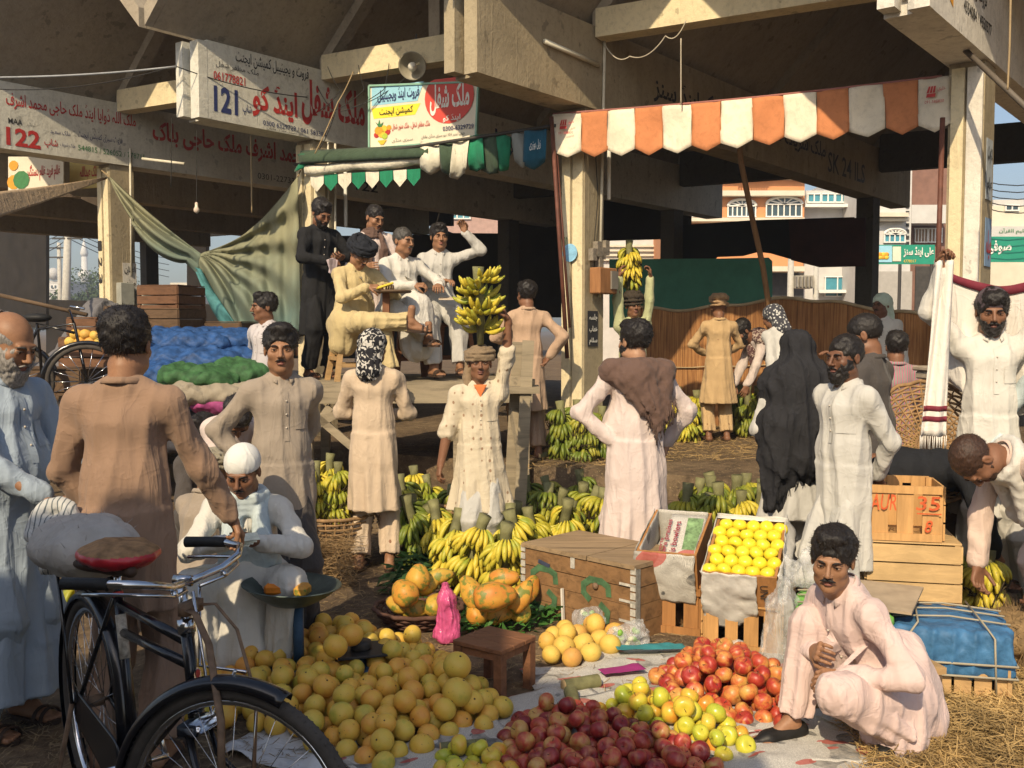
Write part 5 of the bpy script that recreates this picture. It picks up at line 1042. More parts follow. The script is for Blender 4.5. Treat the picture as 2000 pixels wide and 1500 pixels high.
person('squatting person with white skullcap and pale blue shawl counting banknotes', W_(480, 4.85), 6, 1.62, 1, 1, lean=20, pelvis=(0, .12, .40), head=(-8, 22, 0), hair='crop', stache=1, gear=('skullcap', cloth('white_knit_cap', (.66, .66, .63), .1)), kam=K['white'], shal=K['white'], mode='squat', legs=dict(R=(-.17, -.22, .085), L=(.16, -.22, .085), kR=(-.4, -1, .6), kL=(.4, -1, .6)),
       R_=dict(w=(-.06, -.36, .74), e=(-1, .2, -.6)), L_=dict(w=(.10, -.36, .74), e=(1, .2, -.6)), rh=dict(curl=.7, n=(.5, 0, .8), d=(.6, -.6, .1)), lh=dict(curl=.7, n=(-.5, 0, .8), d=(-.6, -.6, .1)), fat=1.08, extra=sq_extra, drape=[((0, -.05, .45), (0, -.12, .12), .17, .2), ((0, .12, .4), (0, .14, .1), .17, .19)], shoe=(K['sand'], 'sandal'))
person('person in beige kameez with black and white floral headscarf, seen from behind with folded arms', W_(728, 6.85), 178, 1.66, 2, 0, head=(-10, 4, 0), hair='none', gear=('scarf', K['floral']), kam=K['beige'], hem=.44, flare=.165, foldamp=.018, shal=K['beige'], R_=dict(w=(-.02, -.22, 1.10), e=(-1, .3, -.4)), L_=dict(w=(.04, -.24, 1.10), e=(1, .3, -.4)), rh=dict(hide=1), lh=dict(hide=1), shoe=(K['sand'], 'sandal'), placket=False, pocket=False)
person('barefaced youth in cream dotted kurta carrying bananas on a turbaned head, one arm raised', W_(937, 6.6), 4, 1.55, 1, 1, head=(0, 0, 0), hair='none', gear=('turban', K['bturb'], 1), kam=K['dots'], hem=.52, flare=.20, foldamp=.026, sleeve='short', shal=K['offw'], legs=dict(R=(-.05, 0, .085), L=(.05, .02, .085)), R_=dict(w=(-.30, -.03, .83), e=(-.5, .6, 0)), L_=dict(w=(.21, -.06, 1.98), e=(1, .2, .1)), rh=dict(curl=.45), lh=dict(curl=.5, n=(-1, 0, .2), d=(-.35, -.1, .9)), shoe=(K['sand'], 'sandal'),
       extra=lambda i: MB().grid(lambda u, v: i['nb'] + V(((u - .5) * .09 * (1 - v), -.10 - .012 * v, -.0 - .085 * v)), 6, 5, .002).build('undershirt', plain('orange_vest', (.60, .17, .05), .8), i['t'], True, True))
def fringe_shawl(i):
 ch, s = i['ch'], i['s']; c = ch((0, 0, .4)); g = SDF(np.array(c) - [.34, .3, .5], np.array(c) + [.34, .34, .26], .0105)
 for k in range(4): g.ring(ch((0, .006, .50 + .014 * k)), (.108 - .008 * k) * s, (.104 - .008 * k) * s, .024 * s, .006, Matrix.Rotation(R(-12 + 6 * k), 3, 'X') @ Matrix.Rotation(R(7 * math.sin(k * 2)), 3, 'Y'))
 g.cap(ch((-.17, .02, .49)), ch((.17, .02, .49)), .084 * s, .084 * s, .03, wr=(.004, 30)); g.cap(ch((.02, .075, .46)), ch((-.05, .13, .28)), .10 * s, .055 * s, .03, side=V((1, 0, 0)), sq=1.5, fold=(.012, 9), seed=2); g.cap(ch((-.06, .12, .33)), ch((-.085, .15, .14)), .055 * s, .022 * s, .02, side=V((1, 0, 0)), sq=1.4, fold=(.008, 7))
 g.cap(ch((-.16, .06, .46)), ch((-.13, .125, .22)), .06 * s, .05 * s, .03, fold=(.01, 7)); g.rough(.004, 50, 3); v, f = g.mesh(); mkobj('shawl', v, f, K['bshawl'], i['t'], True, True)
 m = MB(); rr = random.Random(4)
 for k in range(46):
  x = -.20 + .19 * (k / 45); z0 = .24 - .10 * math.exp(-((x + .085) / .03) ** 2) + .05 * abs(x + .08) / .1; p = ch((x, .155 + .01 * math.sin(k), z0 + .02)); L = rr.uniform(.09, .15); m.tube([p, p + V((rr.uniform(-.012, .012), .008, -L * .5)), p + V((rr.uniform(-.02, .02), .004, -L))], .0024, 4)
 for k in range(9):
  for j in range(5): a = ch((-.20 + .012 * k, .15, .33 - .022 * j - .006 * k)); m.tube([a, a + V((.012, .006, -.012))], .002, 3); m.tube([a, a + V((-.012, .006, -.012))], .002, 3)
 m.build('fringe', K['bshawl'], i['t'], True, True)
person('black-bearded person in pinkish white kameez with fringed brown shawl, back turned, hand on hip', W_(1243, 6.15), 192, 1.71, 1, 3, head=(18, 4, 0), hair='thick', beard=2, kam=K['pinkw'], hem=.36, flare=.19, foldamp=.02, shal=K['pinkw'], L_=dict(w=(.17, .02, 1.00), e=(1, -.25, 0)), R_=dict(w=(-.24, -.1, .95), e=(-1, .2, 0)), lh=dict(curl=.35, n=(-.5, -.3, 0), d=(-.75, .35, -.3)), rh=dict(curl=.4), fat=1.12, extra=fringe_shawl, placket=False, pocket=False, shoe=(K['sand'], 'sandal'))
def black_shawl(i):
 s = i['s']; g = SDF((-.36, -.3, .5), (.36, .34, 1.82), .014); HP = i['HP']
 g.ell(HP((0, .022, .03)), (.098 * s, .116 * s, .108 * s), .03); g.cap(HP((0, .04, -.02)), i['nb'] + V((0, .02, -.05)), .085 * s, .12 * s, .04); g.cap(i['shR'] + V((.02, .01, 0)), i['shL'] + V((-.02, .01, 0)), .088, .088, .06); g.ell(HP((0, -.14, -.05)), (.075, .1, .11), .01, 'sub')
 g.cap(V((0, .02, 1.36)), V((-.03, .05, .92)), .16, .185, .06, side=V((1, 0, 0)), sq=1.3, fold=(.02, 8), seed=5); g.cap(V((.08, .08, 1.1)), V((.13, .06, .62)), .13, .06, .05, side=V((1, 0, 0)), sq=1.3, fold=(.014, 7), seed=2)
 g.rough(.004, 22, 4); v, f = g.mesh(); v = crease(v, f, 3, .018); mkobj('shawl', v, f, cloth('black_shawl_cloth', (.026, .026, .029), .3, .8), i['t'], True, True)
 m = MB(); rr = random.Random(7)
 for k in range(60): p = V((.16 - .24 * k / 60, .11 + .03 * math.sin(k), .70 + .16 * (k / 60))); m.tube([p, p + V((rr.uniform(-.01, .01), .01, -.03)), p + V((rr.uniform(-.02, .02), .006, -.07))], .0022, 3)
 m.build('fringe', K['black'], i['t'], True, True)
person('person wrapped head to hip in a black shawl over white clothes, seen from behind', W_(1556, 6.0), 184, 1.66, 2, 1, head=(0, 4, 0), hair='none', kam=K['offw'], hem=.55, flare=.185, shal=K['offw'], rh=dict(hide=1), lh=dict(hide=1), R_=dict(w=(-.1, -.2, 1.1)), L_=dict(w=(.1, -.2, 1.1)), extra=black_shawl, placket=False, pocket=False, collar=False, shoe=(K['sand'], 'sandal'))
person('dark-bearded young person in grey-white kameez, hands clasped behind, beside the upper crate', W_(1655, 5.3), -62, 1.63, 1, 2, head=(4, 3, 0), hair='short', stache=1, beard=2, kam=K['offw'], hem=.42, flare=.155, shal=K['offw'], L_=dict(w=(.06, .19, .93), e=(1, .5, 0)), R_=dict(w=(-.1, .16, .95), e=(-.8, .9, 0)), lh=dict(curl=.5, n=(0, .3, .8)), rh=dict(hide=1), shoe=(K['sand'], 'sandal'))
person('person in dark grey kameez turned away with a raised hand, behind the bearded young one', W_(1712, 6.1), 225, 1.76, 2, 1, lean=4, head=(20, 16, 0), hair='crop', kam=K['dgrey'], hem=.45, shal=K['dgrey'], R_=dict(w=(-.20, -.30, 1.46), e=(-.6, .2, -1)), L_=dict(w=(.2, -.1, .9)), rh=dict(curl=.25, n=(.2, -.3, -1), d=(.2, -1, .35)), placket=False, pocket=False, shoe=(K['sand'], 'sandal'))
person('black-haired person mostly hidden behind the dark grey kameez', W_(1752, 8.0), 170, 1.64, 3, 1, hair='thick', kam=cloth('striped_wool', (.25, .24, .22), .2, .4, 'stripe', (.5, .1, .2)), hem=.5, shal=K['dgrey'], placket=False, pocket=False, shoe=(K['sand'], 'sandal'))
# --- squatting seller in pink, lower right
person('squatting moustached person in pale pink kameez glancing back beside the red apples', (1.53, 3.98, 0), -70, 1.62, 1, 0, lean=30, pelvis=(0, 0, .21), head=(44, 8, 3), hair='thick', stache=2, kam=cloth('pale_pink_cotton', (.60, .46, .43), .06, .6), shal=cloth('pale_pink_trousers', (.60, .455, .42), .06, .6), mode='squat', legs=dict(R=(-.12, -.40, .085), L=(.17, -.04, .085), kR=(-.1, -.2, 1), kL=(.35, -1, .1)),
       R_=dict(w=(-.03, -.36, .42), e=(-1, .4, -.6)), L_=dict(w=(.13, -.33, .36), e=(.9, .6, -.5)), rh=dict(curl=.5), lh=dict(curl=.5, n=(-.5, -.3, -.6), d=(-.3, -.9, 0)), fat=1.0, drape=[((0, .04, .36), (.0, .12, .10), .13, .16), ((.05, .0, .3), (.10, -.05, .08), .13, .14)], shoe=(K['dshoe'], 'shoe'))
# --- right edge group
def raised_shawl(i):
 s = i['s']; a, b = i['wR'], i['wL']; M_s = cloth('white_wool_shawl', (.70, .66, .60), .06); M_m = plain('maroon_border', (.16, .02, .035), .8, .2, 20)
 def fn(u, v):
  p = a.lerp(b, u); sag = .16 * 4 * u * (1 - u) * (1 - .2 * v); x = p.x + .10 * u * v; z = p.z + .06 - sag - v * (.62 + .2 * math.sin(u * 3)); y = .10 + .05 * math.sin(u * 14 + v * 2) + .04 * math.sin(u * 25) * v + p.y * (1 - v) * .8; return V((x * (1.04 - .18 * v), y, z))
 MB().grid(fn, 46, 16, .006).build('shawl', M_s, i['t'], True, True)
 MB().grid(lambda u, v: fn(u, v * .07) + V((0, -.008, .004)), 46, 2, .01).build('shawl_border', M_m, i['t'], True, True)
 def f2(u, v): return a + V((.0 - .10 * (1 - u) * (.4 + .6 * v) + .05 * u - .02 * v, -.03 - .025 * math.sin(u * 9 + v * 3) - .05 * v, .05 - v * 1.02))
 MB().grid(f2, 12, 30, .006).build('shawl_end', M_s, i['t'], True, True)
 m = MB()
 for v0, v1 in ((.83, .86), (.89, .92)): m.grid(lambda u, v: f2(u, v0 + (v1 - v0) * v) + V((0, -.006, 0)), 10, 1, .004)
 m.build('shawl_stripe', M_m, i['t'], True, True); m = MB(); [m.tube([f2(k / 16, 1.0), f2(k / 16, 1.0) + V((.004 * math.sin(k * 3), 0, -.08))], .003, 4) for k in range(17)]; m.build('fringe', M_s, i['t'], True, True)
person('person in white kameez and dark cap raising a maroon-bordered white shawl overhead', W_(1935, 5.9, .14), -8, 1.76, 1, 1, head=(-10, 12, 0), hair='fringe', stache=2, beard=1, gear=('skullcap', cloth('dark_embroidered_cap', (.08, .06, .07), .3)), kam=K['white'], hem=.42, shal=K['white'], R_=dict(w=(-.30, -.08, 1.84), e=(-1, 0, -.3)), L_=dict(w=(.42, -.1, 1.85), e=(1, 0, -.4)), rh=dict(curl=.8, n=(.3, -.8, 0)), lh=dict(curl=.8, n=(-.3, -.8, 0)), extra=raised_shawl, shoe=(K['sand'], 'sandal'))
person('stooping person in charcoal kameez with only the rounded back showing, behind the crates', (2.24, 5.75, 0), 78, 1.72, 2, 1, lean=88, pelvis=(0, .15, .86), head=(0, 95, 0), hair='short', kam=K['char'], hem=.5, shal=K['char'], R_=dict(w=(-.15, -.5, .42), e=(-1, 0, 0)), L_=dict(w=(.15, -.5, .42), e=(1, 0, 0)), placket=False, pocket=False, collar=False, fat=1.15, shoe=(K['sand'], 'sandal'))
def s_shawl(i):
 ch, s = i['ch'], i['s']; g = SDF(np.array(ch((0, -.1, .3))) - .42, np.array(ch((0, -.1, .3))) + .42, .0105)
 for k in range(4): g.ring(ch((0, 0, .50 + .012 * k)), .10 * s, .10 * s, .024 * s, .005, i['Mc'] @ Matrix.Rotation(R(10 - 7 * k), 3, 'X'))
 g.cap(ch((-.07, -.06, .49)), ch((-.10, -.22, .30)), .05, .055, .02, wr=(.004, 40)); g.cap(ch((-.10, -.22, .30)), ch((-.08, -.30, .08)), .055, .06, .02, fold=(.01, 8), seed=1); g.cap(ch((.07, -.06, .49)), ch((.04, -.25, .34)), .045, .05, .02); g.rough(.004, 45, 2); v, f = g.mesh(); mkobj('shawl', v, f, K['white'], i['t'], True, True)
person('bending person in dusty pink kameez with a white neck shawl at the right picture edge', (2.82, 4.95, 0), -80, 1.76, 1, 1, lean=76, pelvis=(0, .12, .90), head=(0, 88, 0), hair='crop', hcol=H_brn, beard=1, kam=cloth('dusty_pink_cotton', (.58, .45, .38), .08), hem=.42, flare=.2, shal=K['mauve'], R_=dict(w=(-.16, -.40, .46), e=(-1, 0, 0)), L_=dict(w=(.17, -.34, .36), e=(1, .2, 0)), rh=dict(curl=.4), lh=dict(curl=.4), fat=1.12, extra=s_shawl, placket=False, shoe=(K['sand'], 'sandal'))
person('person in pale blue cut off by the right picture edge beside the raised shawl', (3.12, 5.7, 0), -60, 1.68, 2, 1, hair='short', kam=cloth('pale_aqua_cotton', (.45, .52, .53)), hem=.5, shal=K['offw'], R_=dict(w=(-.2, -.25, 1.0), e=(-1, .5, 0)), L_=dict(w=(.2, -.2, 1.0)), shoe=(K['sand'], 'sandal'))
# --- under the right bay
person('youth in pale green kameez holding a banana bunch on the head with both arms up', W_(1236, 10.35, FZ), 10, 1.60, 2, 1, head=(0, 0, 0), hair='none', gear=('roll', cloth('dark_head_pad', (.05, .04, .03), .3)), kam=K['lgreen'], hem=.45, shal=K['lgreen'], R_=dict(w=(-.17, -.03, 1.93), e=(-1, 0, .2)), L_=dict(w=(.19, -.03, 1.93), e=(1, 0, .2)), rh=dict(curl=.5, n=(1, 0, 0), d=(.1, 0, 1)), lh=dict(curl=.5, n=(-1, 0, 0), d=(-.1, 0, 1)), shoe=(K['sand'], 'sandal'))
person('person in tan kameez and coiled straw turban facing the reed screen', W_(1404, 11.1, FZ), 180, 1.60, 2, 1, head=(0, 4, 0), hair='none', gear=('roll', cloth('straw_turban', (.34, .22, .12), .3)), kam=K['tan'], hem=.46, flare=.185, foldamp=.022, shal=K['tan'], R_=dict(w=(-.12, -.25, 1.05), e=(-1, .3, 0)), L_=dict(w=(.12, -.25, 1.05), e=(1, .3, 0)), rh=dict(hide=1), lh=dict(hide=1), placket=False, pocket=False, shoe=(K['sand'], 'sandal'))
def k_scarf(i):
 ch = i['ch']; g = SDF(np.array(ch((0, 0, .35))) - .36, np.array(ch((0, 0, .35))) + .36, .013); g.cap(ch((-.16, .03, .47)), ch((.16, .03, .47)), .085, .085, .03); g.cap(ch((0, .06, .45)), ch((0, .08, .2)), .12, .09, .04, side=V((1, 0, 0)), sq=1.3); g.cap(ch((0, -.1, .48)), ch((.02, -.26, .32)), .05, .05, .02); g.rough(.006, 40, 3); v, f = g.mesh(); mkobj('scarf', v, f, K['patt'], i['t'], True, True)
person('stooping person with red and cream patterned scarf over the shoulders before the reed screen', W_(1512, 11.3, FZ), -74, 1.66, 2, 1, lean=58, pelvis=(0, .15, .88), head=(0, 40, 0), hair='thick', beard=2, kam=K['mauve'], hem=.5, shal=K['dgrey'], R_=dict(w=(-.15, -.45, .6)), L_=dict(w=(.15, -.45, .6)), extra=k_scarf, placket=False, shoe=(K['sand'], 'sandal'))
person('person stooping in white patterned headcloth, half hidden behind the black shawl', W_(1555, 9.2, FZ), -150, 1.55, 3, 1, lean=30, head=(0, 20, 0), hair='none', gear=('scarf', K['chk']), kam=K['offw'], hem=.5, shal=K['offw'], placket=False, shoe=(K['sand'], 'sandal'))
person('moustached person in white kameez and pale green headcloth standing by the reed screen', W_(1722, 10.6, FZ), -30, 1.62, 2, 2, head=(-22, 4, 0), hair='none', stache=2, gear=('scarf', cloth('mint_headcloth', (.48, .58, .48))), kam=K['white'], hem=.5, shal=K['white'], shoe=(K['sand'], 'sandal'))
person('person in beige-brown kameez seen from behind, hand on hip, left of the middle pillar', W_(1030, 9.6, .42), 186, 1.70, 2, 1, head=(20, 6, 0), hair='thick', kam=cloth('rosy_beige_cotton', (.42, .29, .20), .1), hem=.48, flare=.17, shal=cloth('rosy_beige_cotton', (.42, .29, .20), .1), R_=dict(w=(-.20, .05, 1.0), e=(-1, .45, 0)), L_=dict(w=(.1, -.25, 1.1), e=(1, .2, 0)), rh=dict(curl=.3), lh=dict(hide=1), placket=False, pocket=False, shoe=(K['sand'], 'sandal'))
person('curly-haired person in lilac-grey kameez with a hand on the hip beside the sack pile', W_(520, 8.9, .30), -38, 1.68, 2, 1, head=(-20, 2, 0), hair='thick', stache=1, kam=K['lilac'], hem=.5, shal=K['lilac'], R_=dict(w=(-.20, .06, 1.0), e=(-1, .5, 0)), L_=dict(w=(.24, 0, .85)), shoe=(K['sand'], 'sandal'))
person('bending person in pinkish white kameez reaching down behind the skullcapped seller', W_(452, 6.4), 20, 1.66, 2, 1, lean=62, side=0, pelvis=(0, .2, .86), head=(0, 70, 0), hair='thick', kam=K['pinkw'], hem=.5, shal=K['pinkw'], R_=dict(w=(-.1, -.42, .5)), L_=dict(w=(.15, -.4, .5)), placket=False, shoe=(K['sand'], 'sandal'))
person('black-haired child-sized person crouching in profile left of the skullcap', W_(397, 6.6), 30, 1.62, 2, 1, lean=10, pelvis=(0, .1, .36), head=(-60, 14, 0), hair='thick', kam=K['dgrey'], shal=K['dgrey'], mode='squat', legs=dict(R=(-.15, -.2, .085), L=(.15, -.2, .085), kR=(-.3, -1, .9), kL=(.3, -1, .9)), R_=dict(w=(-.1, -.35, .5)), L_=dict(w=(.15, -.35, .5)), placket=False, shoe=(K['sand'], 'sandal'))
person('crouching person in a coiled grey turban right behind the white skullcap', W_(394, 5.6), 150, 1.60, 2, 1, lean=14, pelvis=(0, .1, .26), head=(0, 10, 0), hair='none', gear=('turban', cloth('grey_turban', (.30, .27, .2), .2)), kam=K['grey'], shal=K['grey'], mode='squat', legs=dict(R=(-.15, -.2, .085), L=(.15, -.2, .085), kR=(-.3, -1, .9), kL=(.3, -1, .9)), R_=dict(w=(-.1, -.35, .4)), L_=dict(w=(.15, -.35, .4)), placket=False, shoe=(K['sand'], 'sandal'))
# --- the clerks on the platform (top of the boards z = 1.2)
PZ = 1.20
def cash(i, p, lab, c=(.6, .5, .52)):
 m = MB(); [m.box(V(p) + V((.006 * k, 0, -.004 * k)), (.07, .01, .13), M=Matrix.Rotation(R(15 * k - 20), 4, 'Y')) for k in range(3)]; o = m.build('banknotes', plain('banknote_pink', c, .8, .2, 40), None, local=True); o.location = i['t'].location + mw(i['t']).to_3x3() @ V((0, 0, 0)); o.rotation_euler = i['t'].rotation_euler; tag(o, lab, 'banknotes')
person('person all in black kameez standing on the platform, looking down with banknotes in hand', W_(622, 9.55, PZ), 38, 1.70, 2, 1, lean=4, head=(0, 30, 0), hair='thick', stache=1, beard=1, kam=K['black'], hem=.42, flare=.17, shal=K['black'], R_=dict(w=(-.06, -.32, 1.12), e=(-1, .4, -.3)), L_=dict(w=(.12, -.28, 1.16), e=(1, .4, -.3)), rh=dict(curl=.7, n=(.6, 0, -.6)), lh=dict(curl=.6, n=(-.6, 0, .4)), shoe=(K['sand'], 'sandal'), extra=lambda i: cash(i, i['wR'] + V((-.02, -.12, -.05)), 'pink-white banknotes held by the person in black'))
person('moustached person in white with a brown scarf standing behind the turbaned clerk', W_(728, 10.0, PZ), 18, 1.70, 2, 0, lean=4, head=(22, 22, 0), hair='short', stache=1, kam=K['pinkw'], hem=.5, shal=K['pinkw'], R_=dict(w=(-.1, -.28, 1.1)), L_=dict(w=(.15, -.28, 1.1)), shoe=(K['sand'], 'sandal'), extra=lambda i: neck_shawl(i, K['bshawl'], ends=((-.08, -.13, .1), (.09, -.13, .05)), w=.035, thick=.03))
def bowlof(i):
 pass
person('clerk in yellow-beige kameez and black turban writing, seated with one ankle on the knee', W_(690, 9.15, PZ), 32, 1.72, 1, 0, lean=15, pelvis=(0, .05, .53), head=(8, 38, 0), hair='none', stache=1, gear=('turban_big', K['hturb']), kam=K['khaki'], shal=K['khaki'], mode='sit', legs=dict(L=(.16, -.46, .09), R=(.30, -.58, .54), kL=(0, -1, .1), kR=(-1, -.6, .1), fdR=(.9, -.5, -.1), fuR=(0, -.2, 1)),
       R_=dict(w=(-.0, -.34, .85), e=(-1, .2, -.7)), L_=dict(w=(.19, -.33, .81), e=(1, .1, -.8)), rh=dict(curl=.75, n=(.7, -.2, -.4), d=(.8, -.5, 0)), lh=dict(curl=.5, n=(0, 0, 1), d=(-.2, -.9, .1)), fat=1.14, shoe=(K['sand'], 'sandal'), drape=[((-.12, -.1, .55), (-.12, -.05, .36), .14, .13)])
person('grey-haired moustached clerk in white kameez seated beside the turbaned writer', W_(783, 9.55, PZ), 30, 1.72, 2, 0, lean=8, pelvis=(0, .05, .64), head=(18, 6, 0), hair='short', hcol=H_mix, stache=2, kam=K['white'], shal=K['white'], mode='sit', legs=dict(L=(.14, -.42, .12), R=(.0, -.62, .40), kL=(0, -1, .1), kR=(-.3, -1, .1)), R_=dict(w=(-.02, -.36, .88), e=(-1, .2, -.6)), L_=dict(w=(.22, -.36, .88), e=(1, .1, -.6)), rh=dict(curl=.7, n=(.5, 0, -.6)), lh=dict(curl=.5, n=(0, 0, -1)), fat=1.18, shoe=(K['sand'], 'sandal'), drape=[((0, -.34, .66), (0, -.38, .34), .17, .17)])
person('young clerk in white kameez seated rightmost, hand raised to the ear', W_(858, 10.0, PZ), 12, 1.72, 2, 0, lean=4, pelvis=(0, .05, .72), head=(4, 4, 0), hair='thick', kam=K['offw'], shal=K['offw'], mode='sit', legs=dict(L=(.14, -.42, .12), R=(-.1, -.42, .12)), R_=dict(w=(.0, -.36, .94)), L_=dict(w=(.24, -.12, 1.44), e=(1, .1, -.8)), lh=dict(curl=.55, n=(-.5, -.6, .2), d=(-.3, -.1, .9)), rh=dict(curl=.4, n=(0, 0, -1)), shoe=(K['sand'], 'sandal'))
# ================================================================== FRUIT
def fruitmat(name, stops, rough=.45, patch=None, pscale=5, spots=True, streak=False, spec=.4):
 t = NT(name); r = t.rnd(); off = t.n('VectorMath', operation='ADD'); t.set(off.inputs[0], t.p); cx = t.n('CombineXYZ'); [t.set(cx.inputs[i], t.math('MULTIPLY', r, 31.0 + 7 * i)) for i in range(3)]; t.set(off.inputs[1], cx.outputs[0]); src = off.outputs[0]
 n1 = t.noise(pscale, src, det=3); f = t.math('ADD', t.math('MULTIPLY', r, .62), t.math('MULTIPLY', t.math('SUBTRACT', n1, .5), 1.3)); f = t.math('ADD', f, .19)
 cc = t.ramp(f, stops)
 if streak: s_ = t.noise(26, t.map((1, 1, .12), src=src), det=3); cc = t.mix(t.ramp(s_, [(.5, 0), (.68, .55)]), cc, streak)
 if patch: cc = t.mix(t.ramp(t.noise(pscale * 1.7, src, det=4), [(.52, 0), (.6, .9)]), cc, patch)
 if spots: cc = t.mix(t.ramp(t.noise(70, src, det=2), [(.66, 0), (.74, .5)]), cc, (.10, .05, .02))
 t.col(cc, rough, spec); t.bump(t.noise(160, src, det=1), .12, .002); t.bump(t.noise(12, src, det=2), .2, .01); return t.m
M_mel = fruitmat('melon_skin', [(.0, (.38, .35, .05)), (.18, (.58, .43, .07)), (.55, (.66, .40, .06)), (.95, (.64, .28, .05))], .48, None, 9)
M_app = fruitmat('red_apple_skin', [(.12, (.58, .32, .08)), (.35, (.50, .13, .04)), (.6, (.40, .045, .025)), (.9, (.28, .018, .016))], .42, None, 16, streak=(.75, .42, .10), spec=.5)
M_dap = fruitmat('dark_apple_skin', [(.12, (.50, .30, .08)), (.35, (.42, .06, .035)), (.6, (.24, .018, .02)), (.9, (.14, .01, .014))], .42, None, 16, streak=(.5, .25, .1), spec=.5)
M_gap = fruitmat('green_apple_skin', [(.1, (.34, .40, .035)), (.5, (.58, .52, .05)), (.72, (.64, .42, .05)), (.95, (.66, .22, .03))], .3, None, 11, spec=.5)
M_yap = fruitmat('yellow_apple_skin', [(.1, (.66, .60, .035)), (.6, (.80, .62, .03)), (.95, (.80, .56, .03))], .32, None, 9, spec=.5)
M_pap = fruitmat('papaya_skin', [(.15, (.48, .34, .05)), (.5, (.54, .28, .04)), (.9, (.50, .19, .03))], .5, (.13, .18, .03), 12)
M_guv = fruitmat('dusty_yellow_skin', [(.15, (.62, .46, .10)), (.5, (.66, .42, .08)), (.9, (.55, .28, .07))], .6, None, 9)
M_stem = plain('fruit_stem', (.10, .06, .03), .8)
def proto_fruit(kind, mat_, r, squash=.92):
 m = MB(); n_ = 16; prof = []
 for i in range(n_ // 2 + 4):
  a = math.pi * i / (n_ // 2 + 3)
  if kind == 'apple': rr = r * (math.sin(a) ** .85) * (1 + .06 * math.cos(a)); z = r * .86 * math.cos(a) - (.24 * r * math.exp(-(a / .33) ** 2)) + .16 * r * math.exp(-((math.pi - a) / .3) ** 2)
  else: rr = r * math.sin(a); z = r * squash * math.cos(a) - (.05 * r * math.exp(-(a / .25) ** 2))
  prof.append((max(rr, 0.0005), z))
 m.lathe(prof[::-1], 20, None, 0, cap=False)
 if kind == 'apple': m.tube([(0, 0, r * .6), (r * .05, 0, r * .82), (r * .12, .0, r * .98)], [r * .03, r * .03, r * .045], 5, m=1)
 else: m.ball((0, 0, r * squash * .95), (r * .09, r * .09, r * .04), 6, 1)
 me = bpy.data.meshes.new(kind); me.from_pydata([tuple(v) for v in m.v], [], m.f); me.materials.append(mat_); me.materials.append(M_stem); me.polygons.foreach_set('material_index', m.mi); me.polygons.foreach_set('use_smooth', [True] * len(m.f)); return me
def inpoly(x, y, P_):
 ins = np.zeros(len(x), dtype=bool); j = len(P_) - 1
 for i in range(len(P_)):
  xi, yi = P_[i]; xj, yj = P_[j]; c = ((yi > y) != (yj > y)) & (x < (xj - xi) * (y - yi) / ((yj - yi) + 1e-12) + xi); ins ^= c; j = i
 return ins
def edge_d(x, y, P_):
 d = np.full(len(x), 1e9)
 for i in range(len(P_)):
  a = np.array(P_[i - 1]); b = np.array(P_[i]); ab = b - a; t = np.clip(((x - a[0]) * ab[0] + (y - a[1]) * ab[1]) / (ab @ ab), 0, 1); d = np.minimum(d, np.hypot(x - a[0] - ab[0] * t, y - a[1] - ab[1] * t))
 return d
def heap(poly_px, hmax, rfun, nmax, seed, slope=.9, z0=0.0, n_c=500):
 rg = np.random.default_rng(seed); P_ = [tuple(gz(x, y, z0))[:2] for x, y in poly_px]; A = np.array(P_); lo, hi = A.min(0), A.max(0); S = np.zeros((0, 4));
 while len(S) < nmax:
  r = rfun(rg); x = rg.uniform(lo[0], hi[0], n_c); y = rg.uniform(lo[1], hi[1], n_c); ok = inpoly(x, y, P_); x, y = x[ok], y[ok]
  if len(x) == 0: continue
  ed = edge_d(x, y, P_); H = np.minimum(hmax, (ed + .02) * slope) + z0; z = np.full(len(x), z0 + r * .93)
  if len(S):
   d2 = (x[:, None] - S[None, :, 0]) ** 2 + (y[:, None] - S[None, :, 1]) ** 2; rr = (r + S[None, :, 3]) * .97; zz = np.where(d2 < rr ** 2, S[None, :, 2] + np.sqrt(np.maximum(rr ** 2 - d2, 0)) * .95, 0); z = np.maximum(z, zz.max(1))
  sc_ = z - r - H * .55; k = int(np.argmin(np.where(z > z0 + r and False, sc_, z))) if False else int(np.argmin(np.where(z + r * .3 > H + r, 9, z)))
  if z[k] + r * .3 > H[k] + r: break
  S = np.concatenate([S, [[x[k], y[k], z[k], r]]])
 return S
def place(S, r0, protos, name, label, cat, group, seed, up=.35):
 rr = random.Random(seed)
 for i, (x, y, z, r) in enumerate(S):
  o = bpy.data.objects.new(name, protos[rr.randrange(len(protos))]); COL.objects.link(o); o.location = (x, y, z); s = r / r0; o.scale = (s * rr.uniform(.95, 1.05), s * rr.uniform(.95, 1.05), s); o.rotation_euler = (rr.gauss(0, up * 2.2), rr.gauss(0, up * 2.2), rr.uniform(0, 6.28)); tag(o, label, cat, group)
pm = proto_fruit('melon', M_mel, .06, .93)
poly = [(425, 1285), (540, 1245), (720, 1250), (850, 1285), (905, 1330), (1000, 1398), (985, 1425), (850, 1470), (760, 1520), (600, 1470), (520, 1440), (430, 1400)]
S = heap(poly, .22, lambda g: g.uniform(.041, .051), 290, 3, .75); place(S, .06, [pm], 'melon', 'yellow-green round melon in the big heap on the ground by the bicycle', 'melon', 'round yellow melons heaped behind the bicycle wheel', 1)
